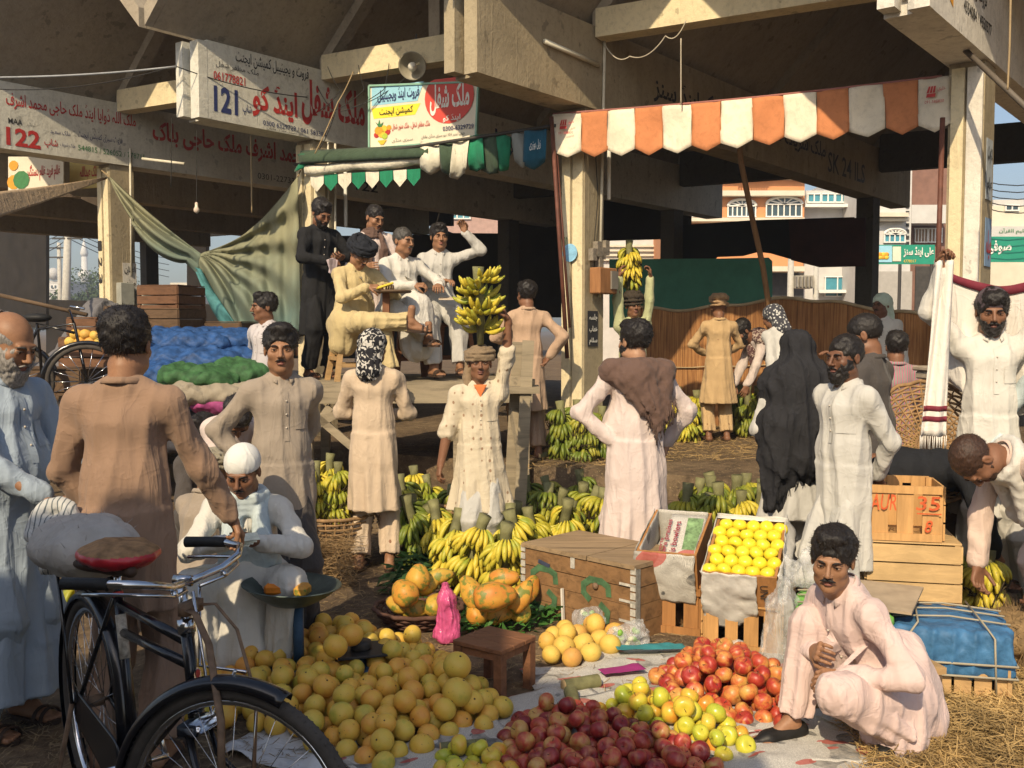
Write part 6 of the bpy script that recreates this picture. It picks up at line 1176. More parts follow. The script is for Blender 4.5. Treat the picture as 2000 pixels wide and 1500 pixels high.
for j, (px, py, z, r) in enumerate([(893, 1300, .22, .062), (893, 1352, .16, .064), (655, 1262, .25, .056), (686, 1240, .26, .056)]):
 o = bpy.data.objects.new('melon', pm); COL.objects.link(o); p = gz(px, py, z); o.location = p; o.scale = (r / .06,) * 3; o.rotation_euler = (.4, .3, j); tag(o, ['big pale melon at the upper right shoulder of the melon heap', 'largest melon, just below the big pale one at the right of the heap', 'large green-yellow melon at the top back of the heap', 'large greenish melon highest at the back of the heap'][j], 'melon')
S = heap([(300, 1330), (440, 1300), (470, 1420), (330, 1440)], .14, lambda g: g.uniform(.05, .06), 24, 8, .8); place(S, .06, [pm], 'melon', 'greenish melon in the shaded heap glimpsed through the bicycle frame', 'melon', 'melons glimpsed through the bicycle frame', 2)
pa = proto_fruit('apple', M_app, .040); pd = proto_fruit('apple', M_dap, .038); pg = proto_fruit('apple', M_gap, .038); py_ = proto_fruit('apple', M_yap, .037); pgu = proto_fruit('melon', M_guv, .055, .9)
S = heap([(1265, 1345), (1330, 1300), (1390, 1290), (1480, 1305), (1545, 1345), (1560, 1400), (1530, 1440), (1440, 1420), (1330, 1385)], .17, lambda g: g.uniform(.038, .045), 110, 4, .75); place(S, .040, [pa], 'apple', 'shiny red and orange apple in the sunlit heap beside the squatting person in pink', 'apple', 'sunlit red apples in the right heap', 3)
S = heap([(1165, 1400), (1240, 1362), (1330, 1390), (1440, 1425), (1470, 1475), (1400, 1500), (1300, 1460), (1200, 1425)], .11, lambda g: g.uniform(.034, .044), 95, 5, .8); place(S, .038, [pg], 'apple', 'yellow-green apple in the middle heap between the red and the dark apples', 'apple', 'yellow-green apples in the middle heap', 4)
S = heap([(985, 1450), (1040, 1405), (1160, 1410), (1290, 1450), (1400, 1510), (1400, 1640), (1060, 1600), (985, 1510)], .11, lambda g: g.uniform(.034, .040), 200, 6, .8); place(S, .038, [pd], 'apple', 'dark red apple in the shaded heap at the bottom edge of the picture', 'apple', 'dark red apples in the shaded front heap', 5)
S = heap([(850, 1500), (900, 1470), (1000, 1490), (1010, 1560), (860, 1570)], .06, lambda g: g.uniform(.034, .04), 30, 7, .8); place(S, .038, [pg], 'apple', 'small yellow apple in the low row at the bottom edge, left of the dark apples', 'apple', 'yellow apples at the bottom edge', 6)
S = heap([(1050, 1290), (1080, 1250), (1160, 1235), (1220, 1255), (1190, 1300), (1110, 1315)], .085, lambda g: g.uniform(.050, .060), 22, 9, 1.0); place(S, .055, [pgu], 'melon', 'dusty yellow melon in the small heap in front of the painted wooden chest', 'melon', 'dusty yellow melons before the wooden chest', 7)
# papayas
def papaya(lab, px, py, z, L, r, ry, rz, grp=None, rx=0.0):
 prof = []; N_ = 14
 for i in range(N_ + 1):
  a = math.pi * i / N_; x = -math.cos(a); prof.append((max(r * math.sin(a) ** .8 * (1 - .22 * x) * (1 + .035 * math.sin(5 * a)), .0008), x * L / 2))
 m = MB(); v0 = len(m.v); m.lathe(prof, 20, None, 0, cap=False); m.v = [((1 + .045 * math.cos(5 * math.atan2(y, x))) * x, (1 + .045 * math.cos(5 * math.atan2(y, x))) * y, zz) for x, y, zz in m.v]; m.ball((0, 0, L / 2 * .97), (.012, .012, .01), 6, 1)
 o = m.build('papaya', [M_pap, M_stem], None, True, local=True); o.location = gz(px, py, z); o.scale = (.88,) * 3; o.rotation_euler = (rx, ry, rz); tag(o, lab, 'papaya', grp); return o
PP = [(817, 1128, .31, .17, .075, .2, 1, 'round orange papaya on top of the basket heap'), (790, 1158, .25, .18, .08, .9, 2.4, 'bruised orange papaya at the left of the basket heap'), (835, 1142, .25, .17, .06, 1.2, .5, 'green-streaked papaya slanting on the basket heap'), (862, 1125, .29, .16, .05, 1.4, .2, 'small slim papaya at the upper right of the basket heap'), (778, 1180, .16, .16, .06, 1.3, 2.9, 'yellow-green papaya low at the left rim of the basket'), (815, 1190, .13, .2, .06, 1.5, .1, 'deep orange papaya lying low in the basket'), (850, 1180, .16, .17, .06, 1.1, 1.2, 'papaya half hidden behind the pink bag'),
      (967, 1165, .24, .27, .088, 1.5, .15, 'largest papaya, fat and green-mottled, lying across the top of the right heap'), (922, 1158, .22, .24, .07, .7, 2.4, 'orange papaya leaning at the left of the right heap'), (985, 1130, .29, .2, .065, 1.4, -.3, 'papaya lying behind the fat mottled one'), (1018, 1165, .21, .22, .065, .6, .4, 'orange papaya with a narrow neck at the right of the heap'), (930, 1195, .12, .18, .065, 1.0, 1.9, 'speckled papaya at the lower left of the right heap'), (975, 1200, .1, .2, .06, 1.5, .1, 'mottled green papaya at the bottom of the right heap'), (1018, 1195, .11, .14, .064, .5, .8, 'half green papaya end-on at the lower right of the heap'), (1035, 1150, .17, .2, .06, .8, 1.0, 'dark shadowed papaya at the far right of the heap')]
for px, py, z, L, r, ry, rz, lab in PP: papaya(lab, px, py, z, L, r, ry, rz)
# green leaves around the papayas
def leafpatch(name, lab, poly, n, seed, h=.06, size=.05, c=(.05, .14, .025)):
 rg = np.random.default_rng(seed); P_ = [tuple(gz(x, y, 0))[:2] for x, y in poly]; A = np.array(P_); x = rg.uniform(A[:, 0].min(), A[:, 0].max(), n * 4); y = rg.uniform(A[:, 1].min(), A[:, 1].max(), n * 4); ok = inpoly(x, y, P_); x, y = x[ok][:n], y[ok][:n]; n = len(x); z = rg.uniform(.005, h, n); c0 = np.stack([x, y, z], 1)
 a = rg.normal(size=(n, 3)) * [1, 1, .45]; a /= np.linalg.norm(a, axis=1)[:, None]; b = np.cross(a, rg.normal(size=(n, 3)) * .4 + [0, 0, 1]); b /= np.linalg.norm(b, axis=1)[:, None]; s = size * rg.uniform(.4, 1.2, (n, 1)); v = np.stack([c0 - a * s, c0 + b * s * .3, c0 + a * s, c0 - b * s * .3], 1); v[:, :, 2] = np.maximum(v[:, :, 2], .006)
 o = mkobj(name, v.reshape(-1, 3), np.arange(n * 4).reshape(-1, 4), plain('leaf_green', c, .6, .4, 14, spec=.3), None, False); o['label'] = lab; return struct(o, 'stuff')
leafpatch('papaya_leaves', 'torn green papaya leaves strewn under the fruit', [(880, 1245), (905, 1190), (1060, 1150), (1120, 1205), (1060, 1235), (930, 1250)], 900, 1, .09); leafpatch('papaya_leaves', 'dark leaves behind the papaya basket', [(740, 1170), (790, 1110), (870, 1110), (830, 1180)], 260, 2, .16, .07, (.03, .08, .02))
# ------------------------------------------------------------------ bananas
def banmat(name, stops):
 t = NT(name); r = t.rnd(); sep = t.n('SeparateXYZ'); t.set(sep.inputs[0], t.n('TexCoord').outputs['Generated']); n_ = t.noise(9, det=3)
 f = t.math('ADD', t.math('MULTIPLY', r, .35), t.math('MULTIPLY', n_, .75)); cc = t.ramp(f, stops); cc = t.mix(t.ramp(t.noise(55, det=2), [(.62, 0), (.70, .7)]), cc, (.05, .03, .012)); t.col(cc, .45, .35); return t.m
M_by = banmat('banana_yellow', [(.3, (.24, .30, .035)), (.5, (.48, .42, .045)), (.78, (.62, .47, .05))]); M_bg = banmat('banana_green', [(.3, (.09, .13, .015)), (.5, (.14, .18, .025)), (.75, (.32, .30, .035))]); M_bm = banmat('banana_turning', [(.3, (.16, .21, .02)), (.5, (.28, .29, .03)), (.8, (.52, .43, .04))])
M_btip = plain('banana_tip', (.05, .035, .015), .8); M_stalk = plain('banana_stalk', (.17, .165, .075), .7, .4, 12, .4, 40)
def ban_pts(L=.17, bend=1.1):
 pts = []; R0 = L / bend
 for i in range(9): a = bend * i / 8; pts.append((R0 * math.sin(a), 0, R0 * (1 - math.cos(a))))
 return pts, [.006, .009, .0155, .0195, .0205, .0200, .0175, .012, .0055]
def ban_add(m, M, L=.17, bend=1.1, mi=0, n=7):
 pts, rs = ban_pts(L, bend); m.tube([M @ V(p) for p in pts], [r * L / .17 for r in rs], n, m=mi); m.tube([M @ V(pts[-2]).lerp(M @ V(pts[-1]), .5), M @ V(pts[-1]) + (M @ V(pts[-1]) - M @ V(pts[-2])) * .25], [.0055, .004], 5, m=1)
def ban_mesh(mat_, L, bend):
 m = MB(); ban_add(m, Matrix.Identity(4), L, bend, n=8); me = bpy.data.meshes.new('banana'); me.from_pydata([tuple(v) for v in m.v], [], m.f); me.materials.append(mat_); me.materials.append(M_btip); me.polygons.foreach_set('material_index', m.mi); me.polygons.foreach_set('use_smooth', [True] * len(m.f)); return me
BM = {k: [ban_mesh(mt_, .17, 1.0), ban_mesh(mt_, .155, 1.25)] for k, mt_ in (('y', M_by), ('g', M_bg), ('m', M_bm))}
def bunch_layout(seed, tiers=6, H=.5, rad=.05, down=False, per=9):
 rr = random.Random(seed); out = []
 for ti in range(tiers):
  z = .08 + (H - .12) * ti / (tiers - 1); base = ti * 2.3 + rr.uniform(-.3, .3); sz = 1 - .22 * abs(ti / (tiers - 1) - .45)
  hand = []
  for row in (0, 1):
   for j in range(per - row * 2):
    a = base + (j - (per - row * 2) / 2) * .36 + row * .15; tilt = (-.30 if row == 0 else .12) + rr.uniform(-.08, .08)
    if down: tilt = -(.70 if row == 0 else .30) + rr.uniform(-.18, .18)
    M = Matrix.Translation((rad * math.cos(a), rad * math.sin(a), z + row * .018)) @ Matrix.Rotation(a, 4, 'Z') @ Matrix.Rotation(-tilt, 4, 'Y') @ Matrix.Rotation(math.pi if down else 0, 4, 'X') @ Matrix.Rotation(rr.uniform(-.3, .3), 4, 'X') @ Matrix.Scale(sz * rr.uniform(.92, 1.06), 4); hand.append(M)
  out.append(hand)
 return out
def stalk(t, H, top=.06, bare=0.0):
 m = MB(); m.tube([(0, 0, -.02), (.01, 0, H * .5), (0, .01, H), (.005, .01, H + top)], [.024, .034, .038, .044], 10); m.build('stalk', M_stalk, t, True, True)
_bp = {}
def bunch_proto(key, col, seed, tiers, H, down, fine, per=9):
 t = bpy.data.objects.new('banana_bunch', None); COL.objects.link(t); stalk(t, H)
 for hand in bunch_layout(seed, tiers, H, .045, down, per):
  if fine:
   for M in hand:
    o = bpy.data.objects.new('banana', BM[col][random.Random(len(KIDS[t.name])).randrange(2)]); COL.objects.link(o); o.parent = t; o.matrix_local = M; KIDS[t.name].append(o)
  else:
   m = MB(); [ban_add(m, M, .17, 1.1, n=5) for M in hand]; m.build('banana_hand', [{'y': M_by, 'g': M_bg, 'm': M_bm}[col], M_btip], t, True, True)
 _bp[key] = [t, False]
def bunch(key, lab, pos, rz=0, tilt=(0, 0), s=1.0, group=None, stub=True):
 t, used = _bp[key]; _bp[key][1] = True
 o = t if not used else dup_tree(t)
 o.location = pos; o.rotation_euler = (tilt[0], tilt[1], rz); o.scale = (s, s, s); tag(o, lab, 'banana bunch', group); return o
bunch_proto('fy', 'y', 1, 6, .46, True, True); bunch_proto('fy2', 'y', 5, 6, .50, False, True); bunch_proto('cm', 'm', 2, 7, .46, True, False); bunch_proto('cg', 'g', 3, 7, .48, True, False); bunch_proto('cy', 'y', 4, 7, .46, True, False)
G_ = lambda px, Y, z=0.0: V(((px - 1000) / F * Y, Y, z))
# carried bunches
bunch('fy2', 'ripe yellow banana bunch balanced on the turban of the youth in dotted kurta', at(938, 668, 6.55), 1.0, (.05, -.10), .88)
bunch('cy', 'yellow banana bunch held on the head of the youth in pale green', at(1228, 560, 10.68) , .6, (.0, .02), .95)
def ORD(i, n):
 W = ['leftmost', 'second from the left', 'third from the left', 'fourth from the left', 'fifth from the left']; Q = ['rightmost', 'second from the right', 'third from the right', 'fourth from the right', 'fifth from the right']
 return W[i] if i < min(5, (n + 1) // 2) else Q[n - 1 - i] if n - 1 - i < 5 else None
def bunches(pre, lst, pos, sc=1.0, tl=.1, grp=None):
 lst = sorted(lst); n = len(lst)
 for i, (px, Y, k) in enumerate(lst):
  o_ = ORD(i, n); bunch(k, ('%s banana bunch of those %s' % (o_, pre)) if o_ else 'banana bunch in the middle of those ' + pre, G_(px, Y, pos(Y)), rr.uniform(0, 6), (rr.uniform(-tl, tl), rr.uniform(-tl, tl)), rr.uniform(.9, 1.05) * sc, 'banana bunches ' + pre)
rr = random.Random(12)
front = [(900, 6.25, 0, .1, 'fy', 'ripe bunch at the front left of the sunlit banana heap'), (978, 6.05, .4, .0, 'fy', 'ripe bunch at the front middle of the sunlit banana heap'), (1040, 6.5, 1.2, .1, 'fy', 'ripe bunch just behind the wooden chest corner'), (940, 6.75, 2, -.1, 'fy', 'ripe bunch in the second row of the heap, stalk upright before the dotted kurta'), (868, 6.7, 3, .1, 'fy', 'ripe bunch at the left back of the sunlit heap'), (1090, 6.9, 3, .1, 'fy', 'ripe bunch at the right back of the heap, above the chest lid'), (860, 6.35, 3, .3, 'fy', 'ripe bunch leaning at the far left front of the heap'), (1000, 6.45, 2, -.2, 'fy', 'ripe bunch between the front and second rows of the heap')]
for j, (px, Y, rz, tl, k, lab) in enumerate(front): bunch(k, lab, G_(px, Y, .02), rz, (tl + .35 * math.sin(j * 2.1), .3 * math.cos(j * 1.7)), .98)
rr = random.Random(12)
rows = [(1100, 7.0, 'cg'), (1000, 7.3, 'cm'), (835, 7.3, 'cg'), (800, 7.9, 'cg'), (870, 7.9, 'cg'), (925, 8.1, 'cg'), (985, 8.1, 'cg'), (1045, 7.9, 'cg'), (1090, 8.2, 'cg'), (1128, 8.0, 'cm'), (1060, 7.35, 'cg'), (815, 8.6, 'cy'), (1155, 7.3, 'cm'), (780, 7.4, 'cg'), (850, 8.4, 'cm'), (900, 7.6, 'cg'), (960, 7.7, 'cg'), (1030, 8.3, 'cm'), (1075, 7.7, 'cg'), (1120, 7.5, 'cm'), (885, 7.1, 'cm'), (1010, 7.0, 'cm'), (1060, 6.8, 'cm'), (1150, 8.3, 'cg'), (905, 8.5, 'cg'), (960, 8.5, 'cy'), (1010, 8.6, 'cg'), (825, 7.0, 'cg')]
bunches('in the shaded rows behind the dotted kurta', rows, lambda Y: 0, .95, .4)
bunches('behind the newspaper-lined boxes', [(1352, 7.7, 'cy'), (1390, 7.5, 'cg'), (1435, 7.6, 'cg'), (1482, 7.4, 'cy'), (1410, 7.9, 'cm'), (1460, 7.9, 'cm'), (1370, 7.2, 'cm'), (1455, 7.2, 'cy'), (1410, 7.25, 'cg'), (1340, 7.3, 'cm'), (1490, 7.8, 'cg')], lambda Y: 0, 1, .2)
bunches('stacked at the foot of the middle pillar', [(1105, 9.55, 'cg'), (1140, 9.45, 'cg'), (1172, 9.6, 'cg'), (1120, 9.9, 'cg')], lambda Y: FZ, 1.05)
bunches('in the row before the reed screen', [(1318, 11.4, 'cy'), (1345, 11.0, 'cy'), (1362, 11.6, 'cm'), (1438, 11.9, 'cg'), (1462, 11.5, 'cg'), (1485, 11.8, 'cy'), (1330, 12.0, 'cg'), (1290, 11.8, 'cm'), (1500, 12, 'cg')], lambda Y: FZ, 1.1)
bunches('left of the stone pedestal', [(1790, 8.0, 'cy'), (1780, 8.4, 'cm'), (1800, 7.7, 'cm')], lambda Y: FZ if Y > 7.6 else .2, 1)
bunches('on the ground behind the slatted crate', [(1925, 5.5, 'cy'), (1900, 5.9, 'cm')], lambda Y: 0, 0.9)
bunches('standing in the straw-lined wicker basket', [(615, 6.9, 'cy'), (655, 6.9, 'cm'), (636, 7.2, 'cy')], lambda Y: .36, 0.8)
bunch('cm', 'dark banana bunch seen between the bent arm and body of the brown kameez', G_(160, 5.2, .2), 1, (0, 0), .9); bunch('cg', 'greenish bunch on the ground glimpsed through the bicycle frame', G_(310, 4.7), 1, (.2, 0), .7)
for k in _bp:
 if not _bp[k][1]: bpy.data.objects.remove(_bp[k][0])
# cut stalk pieces on the floor
for i, (px, py, z, a) in enumerate([(1045, 868, .42, .3), (1072, 880, .42, 1.2), (1100, 882, .42, 2.2), (1060, 890, .42, .9), (1130, 878, .42, .1), (1150, 872, .42, 1.8), (1120, 893, .42, 2.6), (1135, 1335, .0, .4), (1118, 1365, 0, 1.6), (905, 1462, .0, .2), (1020, 1420, 0, .9)]):
 p = gz(px, py, z + .03); d = V((math.cos(a), math.sin(a), 0)) * (.07 if i < 7 else .09); m = MB(); m.tube([p - d, p + d], [.03, .033], 10, cap=False, m=0)
 for e, q in ((-1, p - d), (1, p + d)): n0 = len(m.v); m.tube([q, q + d * .02 * e], [.032, .030], 10, m=1)
 o = m.build('cut_stalk', [M_stalk, plain('cut_pith', (.6, .42, .2), .8, .2, 20)], None, True); tag(o, 'short cut banana stalk lying on the littered floor before the middle pillar' if i < 7 else 'greenish cut stalk lying on the newspapers', 'stalk', 'cut stalks on the floor' if i < 7 else 'cut stalks on the newspapers')
# ================================================================== BICYCLE (front lower left)
M_bk_ = plain('black_enamel', (.008, .008, .010), .22, .2, 6, spec=.6); M_chr = plain('chrome', (.55, .56, .58), .16, .15, 12, metal=1); M_tyre = plain('dusty_tyre', (.06, .052, .044), .85, .3, 12, .5, 60); M_grip = plain('black_rubber_grip', (.015, .015, .015), .6, .2, 20, .3, 90); M_rust = plain('rusty_steel', (.16, .10, .06), .6, .4, 25); M_red_ = plain('red_decal', (.5, .05, .04), .5, .2, 30)
R0 = V((-1.47, 3.44, 0)); U_ = V((.615, -.786, 0)).normalized(); LF = V((-U_.y, U_.x, 0)); WR = .345
def B(a, b, z): return R0 + U_ * a + LF * b + V((0, 0, z))
bike = thing('bicycle', 'black roadster bicycle with chrome rod brakes parked at the lower left', 'bicycle', tuple(B(.55, 0, 0)))
def wheel(C, f, tyre_r=.021):
 f = f.normalized(); n_ = V((-f.y, f.x, 0)); z = V((0, 0, 1)); t = MB(); rp = lambda r, a: C + f * (r * math.cos(a)) + z * (r * math.sin(a)); N_ = 56
 wh = thing_part = bpy.data.objects.new('wheel', None); COL.objects.link(wh); wh.parent = bike; wh.location = C - V(bike.location); KIDS.setdefault(bike.name, []).append(wh)
 t.tube([rp(WR, 2 * math.pi * i / N_) for i in range(N_)], tyre_r, 10, closed=True)
 for i in range(0, N_ * 2):
  for sg in (-1, 1): c = rp(WR + tyre_r * .72, math.pi * i / N_ + (.02 if sg > 0 else 0)) + n_ * (.010 * sg); t.ball(c, (.0055, .0055, .0055), 4)
 t.build('tyre', M_tyre, wh, True); m = MB(); m.tube([rp(WR - .024, 2 * math.pi * i / N_) for i in range(N_)], .013, 8, closed=True, flat=.8); m.build('rim', M_chr, wh, True)
 m = MB()
 for i in range(32):
  a = 2 * math.pi * i / 32; s = (1 if i % 2 else -1); b = a + (.55 if i % 4 < 2 else -.55); m.tube([C + f * (.022 * math.cos(b)) + z * (.022 * math.sin(b)) + n_ * (.028 * s), rp(WR - .03, a)], .0013, 4)
 m.build('spokes', M_chr, wh, True); m = MB(); m.tube([C - n_ * .05, C - n_ * .032, C - n_ * .03, C + n_ * .03, C + n_ * .032, C + n_ * .05], [.008, .008, .02, .02, .008, .008], 10); m.build('hub', M_rust, wh, True)
def guard(C, f, a0, a1, name='mudguard'):
 f = f.normalized(); n_ = V((-f.y, f.x, 0)); z = V((0, 0, 1)); N_ = 34; sec = [(-.030, -.014), (-.026, .004), (-.014, .013), (0, .016), (.014, .013), (.026, .004), (.030, -.014)]
 m = MB(); m.grid(lambda u, v: C + (lambda a, k: f * ((WR + .030 + sec[k][1]) * math.cos(a)) + z * ((WR + .030 + sec[k][1]) * math.sin(a)) + n_ * sec[k][0])(a0 + (a1 - a0) * u, min(6, int(round(v * 6)))), N_, 6, .002); m.build(name, M_bk_, bike, True)
RH = B(0, 0, WR + .02); wheel(RH, U_); guard(RH, U_, R(-10), R(235))
FV = V((.956, -.29, 0)).normalized(); FN = V((-FV.y, FV.x, 0)); FH = V((-.735, 2.60, WR + .015)); wheel(FH, FV); guard(FH, FV, R(66), R(215))
HB = V((-.885, 2.735, .60)); HT = V((-.925, 2.785, .83)); ax = (HT - HB).normalized(); BB = B(.46, 0, .30); ST = B(.30, 0, .82); SB = BB
m = MB(); m.tube([HB, HT], .019, 12); m.tube([HT - ax * .045, ST - V((0, 0, .04))], .0155, 10); m.tube([HT - ax * .11, ST - V((0, 0, .13))], .0150, 10); m.tube([HB + ax * .05, BB], .0165, 10); m.tube([BB, ST], .0160, 10)
for s in (-1, 1):
 m.tube([BB + LF * .035 * s, B(.03, .05 * s, WR + .02), RH + LF * .05 * s], .010, 8); m.tube([ST + LF * .015 * s - V((0, 0, .02)), RH + LF * .055 * s], .008, 8)
m.tube([BB - LF * .04, BB + LF * .04], .024, 12); m.tube([HB - ax * .012, HB + ax * .01], .024, 12); m.build('frame', M_bk_, bike, True)
m = MB()
for s in (-1, 1): m.tube([HB - ax * .035 + FN * .045 * s, HB - ax * .13 + FN * .052 * s + FV * .02, FH + FN * .055 * s + V((0, 0, .10)) - FV * .035, FH + FN * .055 * s], [.0125, .0125, .010, .008], 8, flat=.8)
m.box(HB - ax * .035, (.06, .12, .035), math.atan2(FV.y, FV.x), bev=.006); m.build('fork', M_bk_, bike, True)
m = MB(); m.box(HB - ax * .03 + FV * .02, (.05, .10, .03), math.atan2(FV.y, FV.x), bev=.008); m.tube([HT - ax * .02, HT + ax * .02], .025, 14); m.tube([HT, HT + ax * .12], .0135, 12); m.tube([HT + ax * .03, HT + ax * .06], .018, 12); S0 = HT + ax * .13; m.tube([S0 - FV * .02, S0 + FV * .035], .016, 10)
m.build('stem', M_chr, bike, True); SM = S0 + FV * .03
def hbp(s, arr): return [SM + FN * (b * s) + FV * a + V((0, 0, z)) for a, b, z in arr]
m = MB()
for s in (-1, 1): m.tube(hbp(s, [(0, 0, 0), (.0, .05, 0), (.025, .12, .012), (.035, .19, .035), (.01, .245, .05), (-.05, .268, .052), (-.10, .272, .050)]), .0115, 10)
m.build('handlebar', M_chr, bike, True)
for s in (-1, 1): m = MB(); p = hbp(s, [(-.06, .27, .052), (-.10, .272, .050), (-.135, .272, .048), (-.20, .27, .044)]); m.tube(p, [.0155, .017, .0165, .0175], 12); m.build('grip', M_grip, bike, True)
m = MB()
for s in (-1, 1): m.tube(hbp(s, [(.01, .03, -.022), (.035, .12, -.012), (.035, .19, .008), (.0, .235, .018), (-.10, .235, .012), (-.17, .235, .006)]), .0055, 6); m.ball(hbp(s, [(.033, .12, -.006)])[0], .011, 6)
m.tube([SM + FN * .045 - V((0, 0, .02)), SM + FN * .04 - V((0, 0, .26)), FH + FN * .05 + V((0, 0, WR + .04))], .005, 6); m.tube([SM + FV * .03 - FN * .03 - V((0, 0, .02)), HB + FV * .05, FH + V((0, 0, WR + .06))], .005, 6); m.build('brake_rod', M_chr, bike, True)
# flat steel carrier strut from the stem down to the front axle
m = MB()
for s in (-1, 1): m.tube([HT + ax * .055 + FV * .03 + FN * .03 * s, HT + ax * .055 + FV * .07 + FN * .05 * s, HT + FV * .12 + FN * .07 * s - V((0, 0, .02)), FH + FN * .085 * s + FV * .01 + V((0, 0, .30)), FH + FN * .075 * s], .011, 6, flat=.35)
m.box(HT + ax * .055 + FV * .022, (.03, .08, .035), math.atan2(FV.y, FV.x)); m.build('lamp_bracket', M_rust, bike, True)
m = MB(); c = HB.lerp(HT, .38) + FV * .0195; X_ = FN * -1; zz = ax
m.add([c - X_ * .013 - zz * .035 , c + X_ * .013 - zz * .035, c + X_ * .017 + zz * .02, c + zz * .036, c - X_ * .017 + zz * .02], [(0, 1, 2, 3, 4)], 0); m.add([c + FV * .0015 + zz * .018 + X_ * .0105 * math.cos(a) + zz * .012 * math.sin(a) for a in [i * math.pi / 5 for i in range(10)]], [tuple(range(10))], 1); m.build('head_badge', [M_chr, M_red_], bike)
for k_, (f0, f1) in enumerate(((.60, .86), (.965, .995))):
 a = BB.lerp(ST, f0); b = BB.lerp(ST, f1); MB().tube([a, b], .0167, 10, m=0).build('seat_tube_decal', plain('worn_decal', (.35, .32, .27) if k_ == 0 else (.5, .06, .05), .6, .5, 60), bike, True)
m = MB(); m.tube([ST - V((0, 0, .02)), ST + V((0, 0, .07))], .0125, 10); m.build('seat_post', M_chr, bike, True)
def lump(name, mat, fn, h=.008, parent=None, seed=0):
 g = fn(); v, f = g.mesh(); return mkobj(name, v, f, mat, parent, True)
sdl = ST + V((0, 0, .09)); g = SDF(np.array(sdl) - .24, np.array(sdl) + .24, .008); g.cap(sdl - U_ * .09, sdl + U_ * .14, .045, .02, .02, side=LF, sq=1.0); g.ell(sdl - U_ * .07, (.12, .11, .035), .03); v, f = g.mesh(); mkobj('saddle', v, f, plain('saddle_leather', (.05, .03, .02), .6, .3, 20), bike, True)
c = sdl + V((0, 0, .035)) + U_ * .01; g = SDF(np.array(c) - .22, np.array(c) + .22, .008); g.ell(c, (.155, .125, .045), .02, M=Matrix.Rotation(math.atan2(U_.y, U_.x), 3, 'Z')); g.rough(.004, 40, 1); v, f = g.mesh(); mi = (v[f].mean(1)[:, 2] < c.z + .014).astype(int)
mkobj('saddle_cover', v, f, [plain('straw_brown_wrap', (.26, .15, .07), .8, .4, 30), plain('red_plastic_wrap', (.42, .02, .03), .3, .35, 14, spec=.5)], bike, True, mi=mi)
m = MB()      # cranks, pedals, chainguard, chain stay box, rear carrier, stand
m.tube([BB - LF * .10, BB + LF * .10], .010, 8); m.tube([BB - LF * .09, BB - LF * .09 + U_ * .10 - V((0, 0, .13))], .009, 6); m.tube([BB + LF * .09, BB + LF * .09 - U_ * .10 + V((0, 0, .13))], .009, 6); m.build('crank', M_chr, bike, True)
for s, o_ in ((-1, U_ * .10 - V((0, 0, .13))), (1, -U_ * .10 + V((0, 0, .13)))): MB().box(BB + LF * .135 * s + o_, (.09, .07, .022), math.atan2(U_.y, U_.x), bev=.004).build('pedal', M_grip, bike)
m = MB(); m.grid(lambda u, v: RH.lerp(BB, u) - LF * .062 + V((0, 0, (.055 + .035 * u) * math.cos(v * 2 * math.pi))) + U_ * ((.03 + .03 * u) * math.sin(v * 2 * math.pi)), 10, 12, .003); m.build('chain_guard', M_bk_, bike, True)
m = MB()
for s in (-1, 0, 1): m.tube([B(-.24, .055 * s, .80), B(.18, .055 * s, .80)], .007, 6)
for a in (-.22, -.05, .12): m.tube([B(a, -.07, .80), B(a, .07, .80)], .006, 6)
for s in (-1, 1): m.tube([B(-.2, .065 * s, .80), B(-.02, .07 * s, WR + .02)], .006, 6)
m.build('carrier', M_bk_, bike, True)
m = MB(); [m.tube([B(-.02, .07 * s, WR + .02), B(-.10, .10 * s, .10), B(-.05, .10 * s, .012)], .009, 6) for s in (-1, 1)]; m.tube([B(-.05, -.1, .012), B(-.05, .1, .012)], .009, 6); m.build('stand', M_rust, bike, True)
# load on the carrier: grey sack and a rolled cloth
M_sack = cloth('frayed_white_sack', (.38, .36, .33), .3, .5); c = B(-.02, -.02, .92); g = SDF(np.array(c) - .36, np.array(c) + .36, .010)
g.ell(c, (.24, .17, .105), .03, M=Matrix.Rotation(math.atan2(U_.y, U_.x), 3, 'Z')); g.ell(c + U_ * .12 + V((0, 0, .01)), (.15, .14, .09), .04); g.cap(c - U_ * .18, c - U_ * .28 - LF * .03, .07, .03, .03, fold=(.01, 6)); g.rough(.006, 24, 2); v, f = g.mesh(); rg = np.random.default_rng(1); v, f = spikes(v, f, 260, .035, rg, (0, 0, .5), .0012); o = mkobj('sack', v, f, M_sack, None, True); tag(o, 'frayed grey-white sack lying across the bicycle carrier behind the red saddle wrap', 'sack')
c = B(-.24, -.06, .98); g = SDF(np.array(c) - .22, np.array(c) + .22, .009); [g.ring(c + V((0, 0, .02 * k - .04)), .075 - .008 * k, .065 - .008 * k, .030, .006, Matrix.Rotation(.3 + .15 * k, 3, 'X')) for k in range(4)]; g.cap(c - V((0, 0, .05)), c - V((.02, .02, .17)), .05, .03, .02, fold=(.01, 7)); g.rough(.003, 60, 2); v, f = g.mesh(); o = mkobj('rolled_cloth', v, f, cloth('striped_roll', (.5, .5, .48), .2, .5, 'stripe', (.12, .14, .15)), None, True); tag(o, 'crumpled pale cloth bundle with thin dark stripes on the rear of the bicycle load', 'cloth bundle')
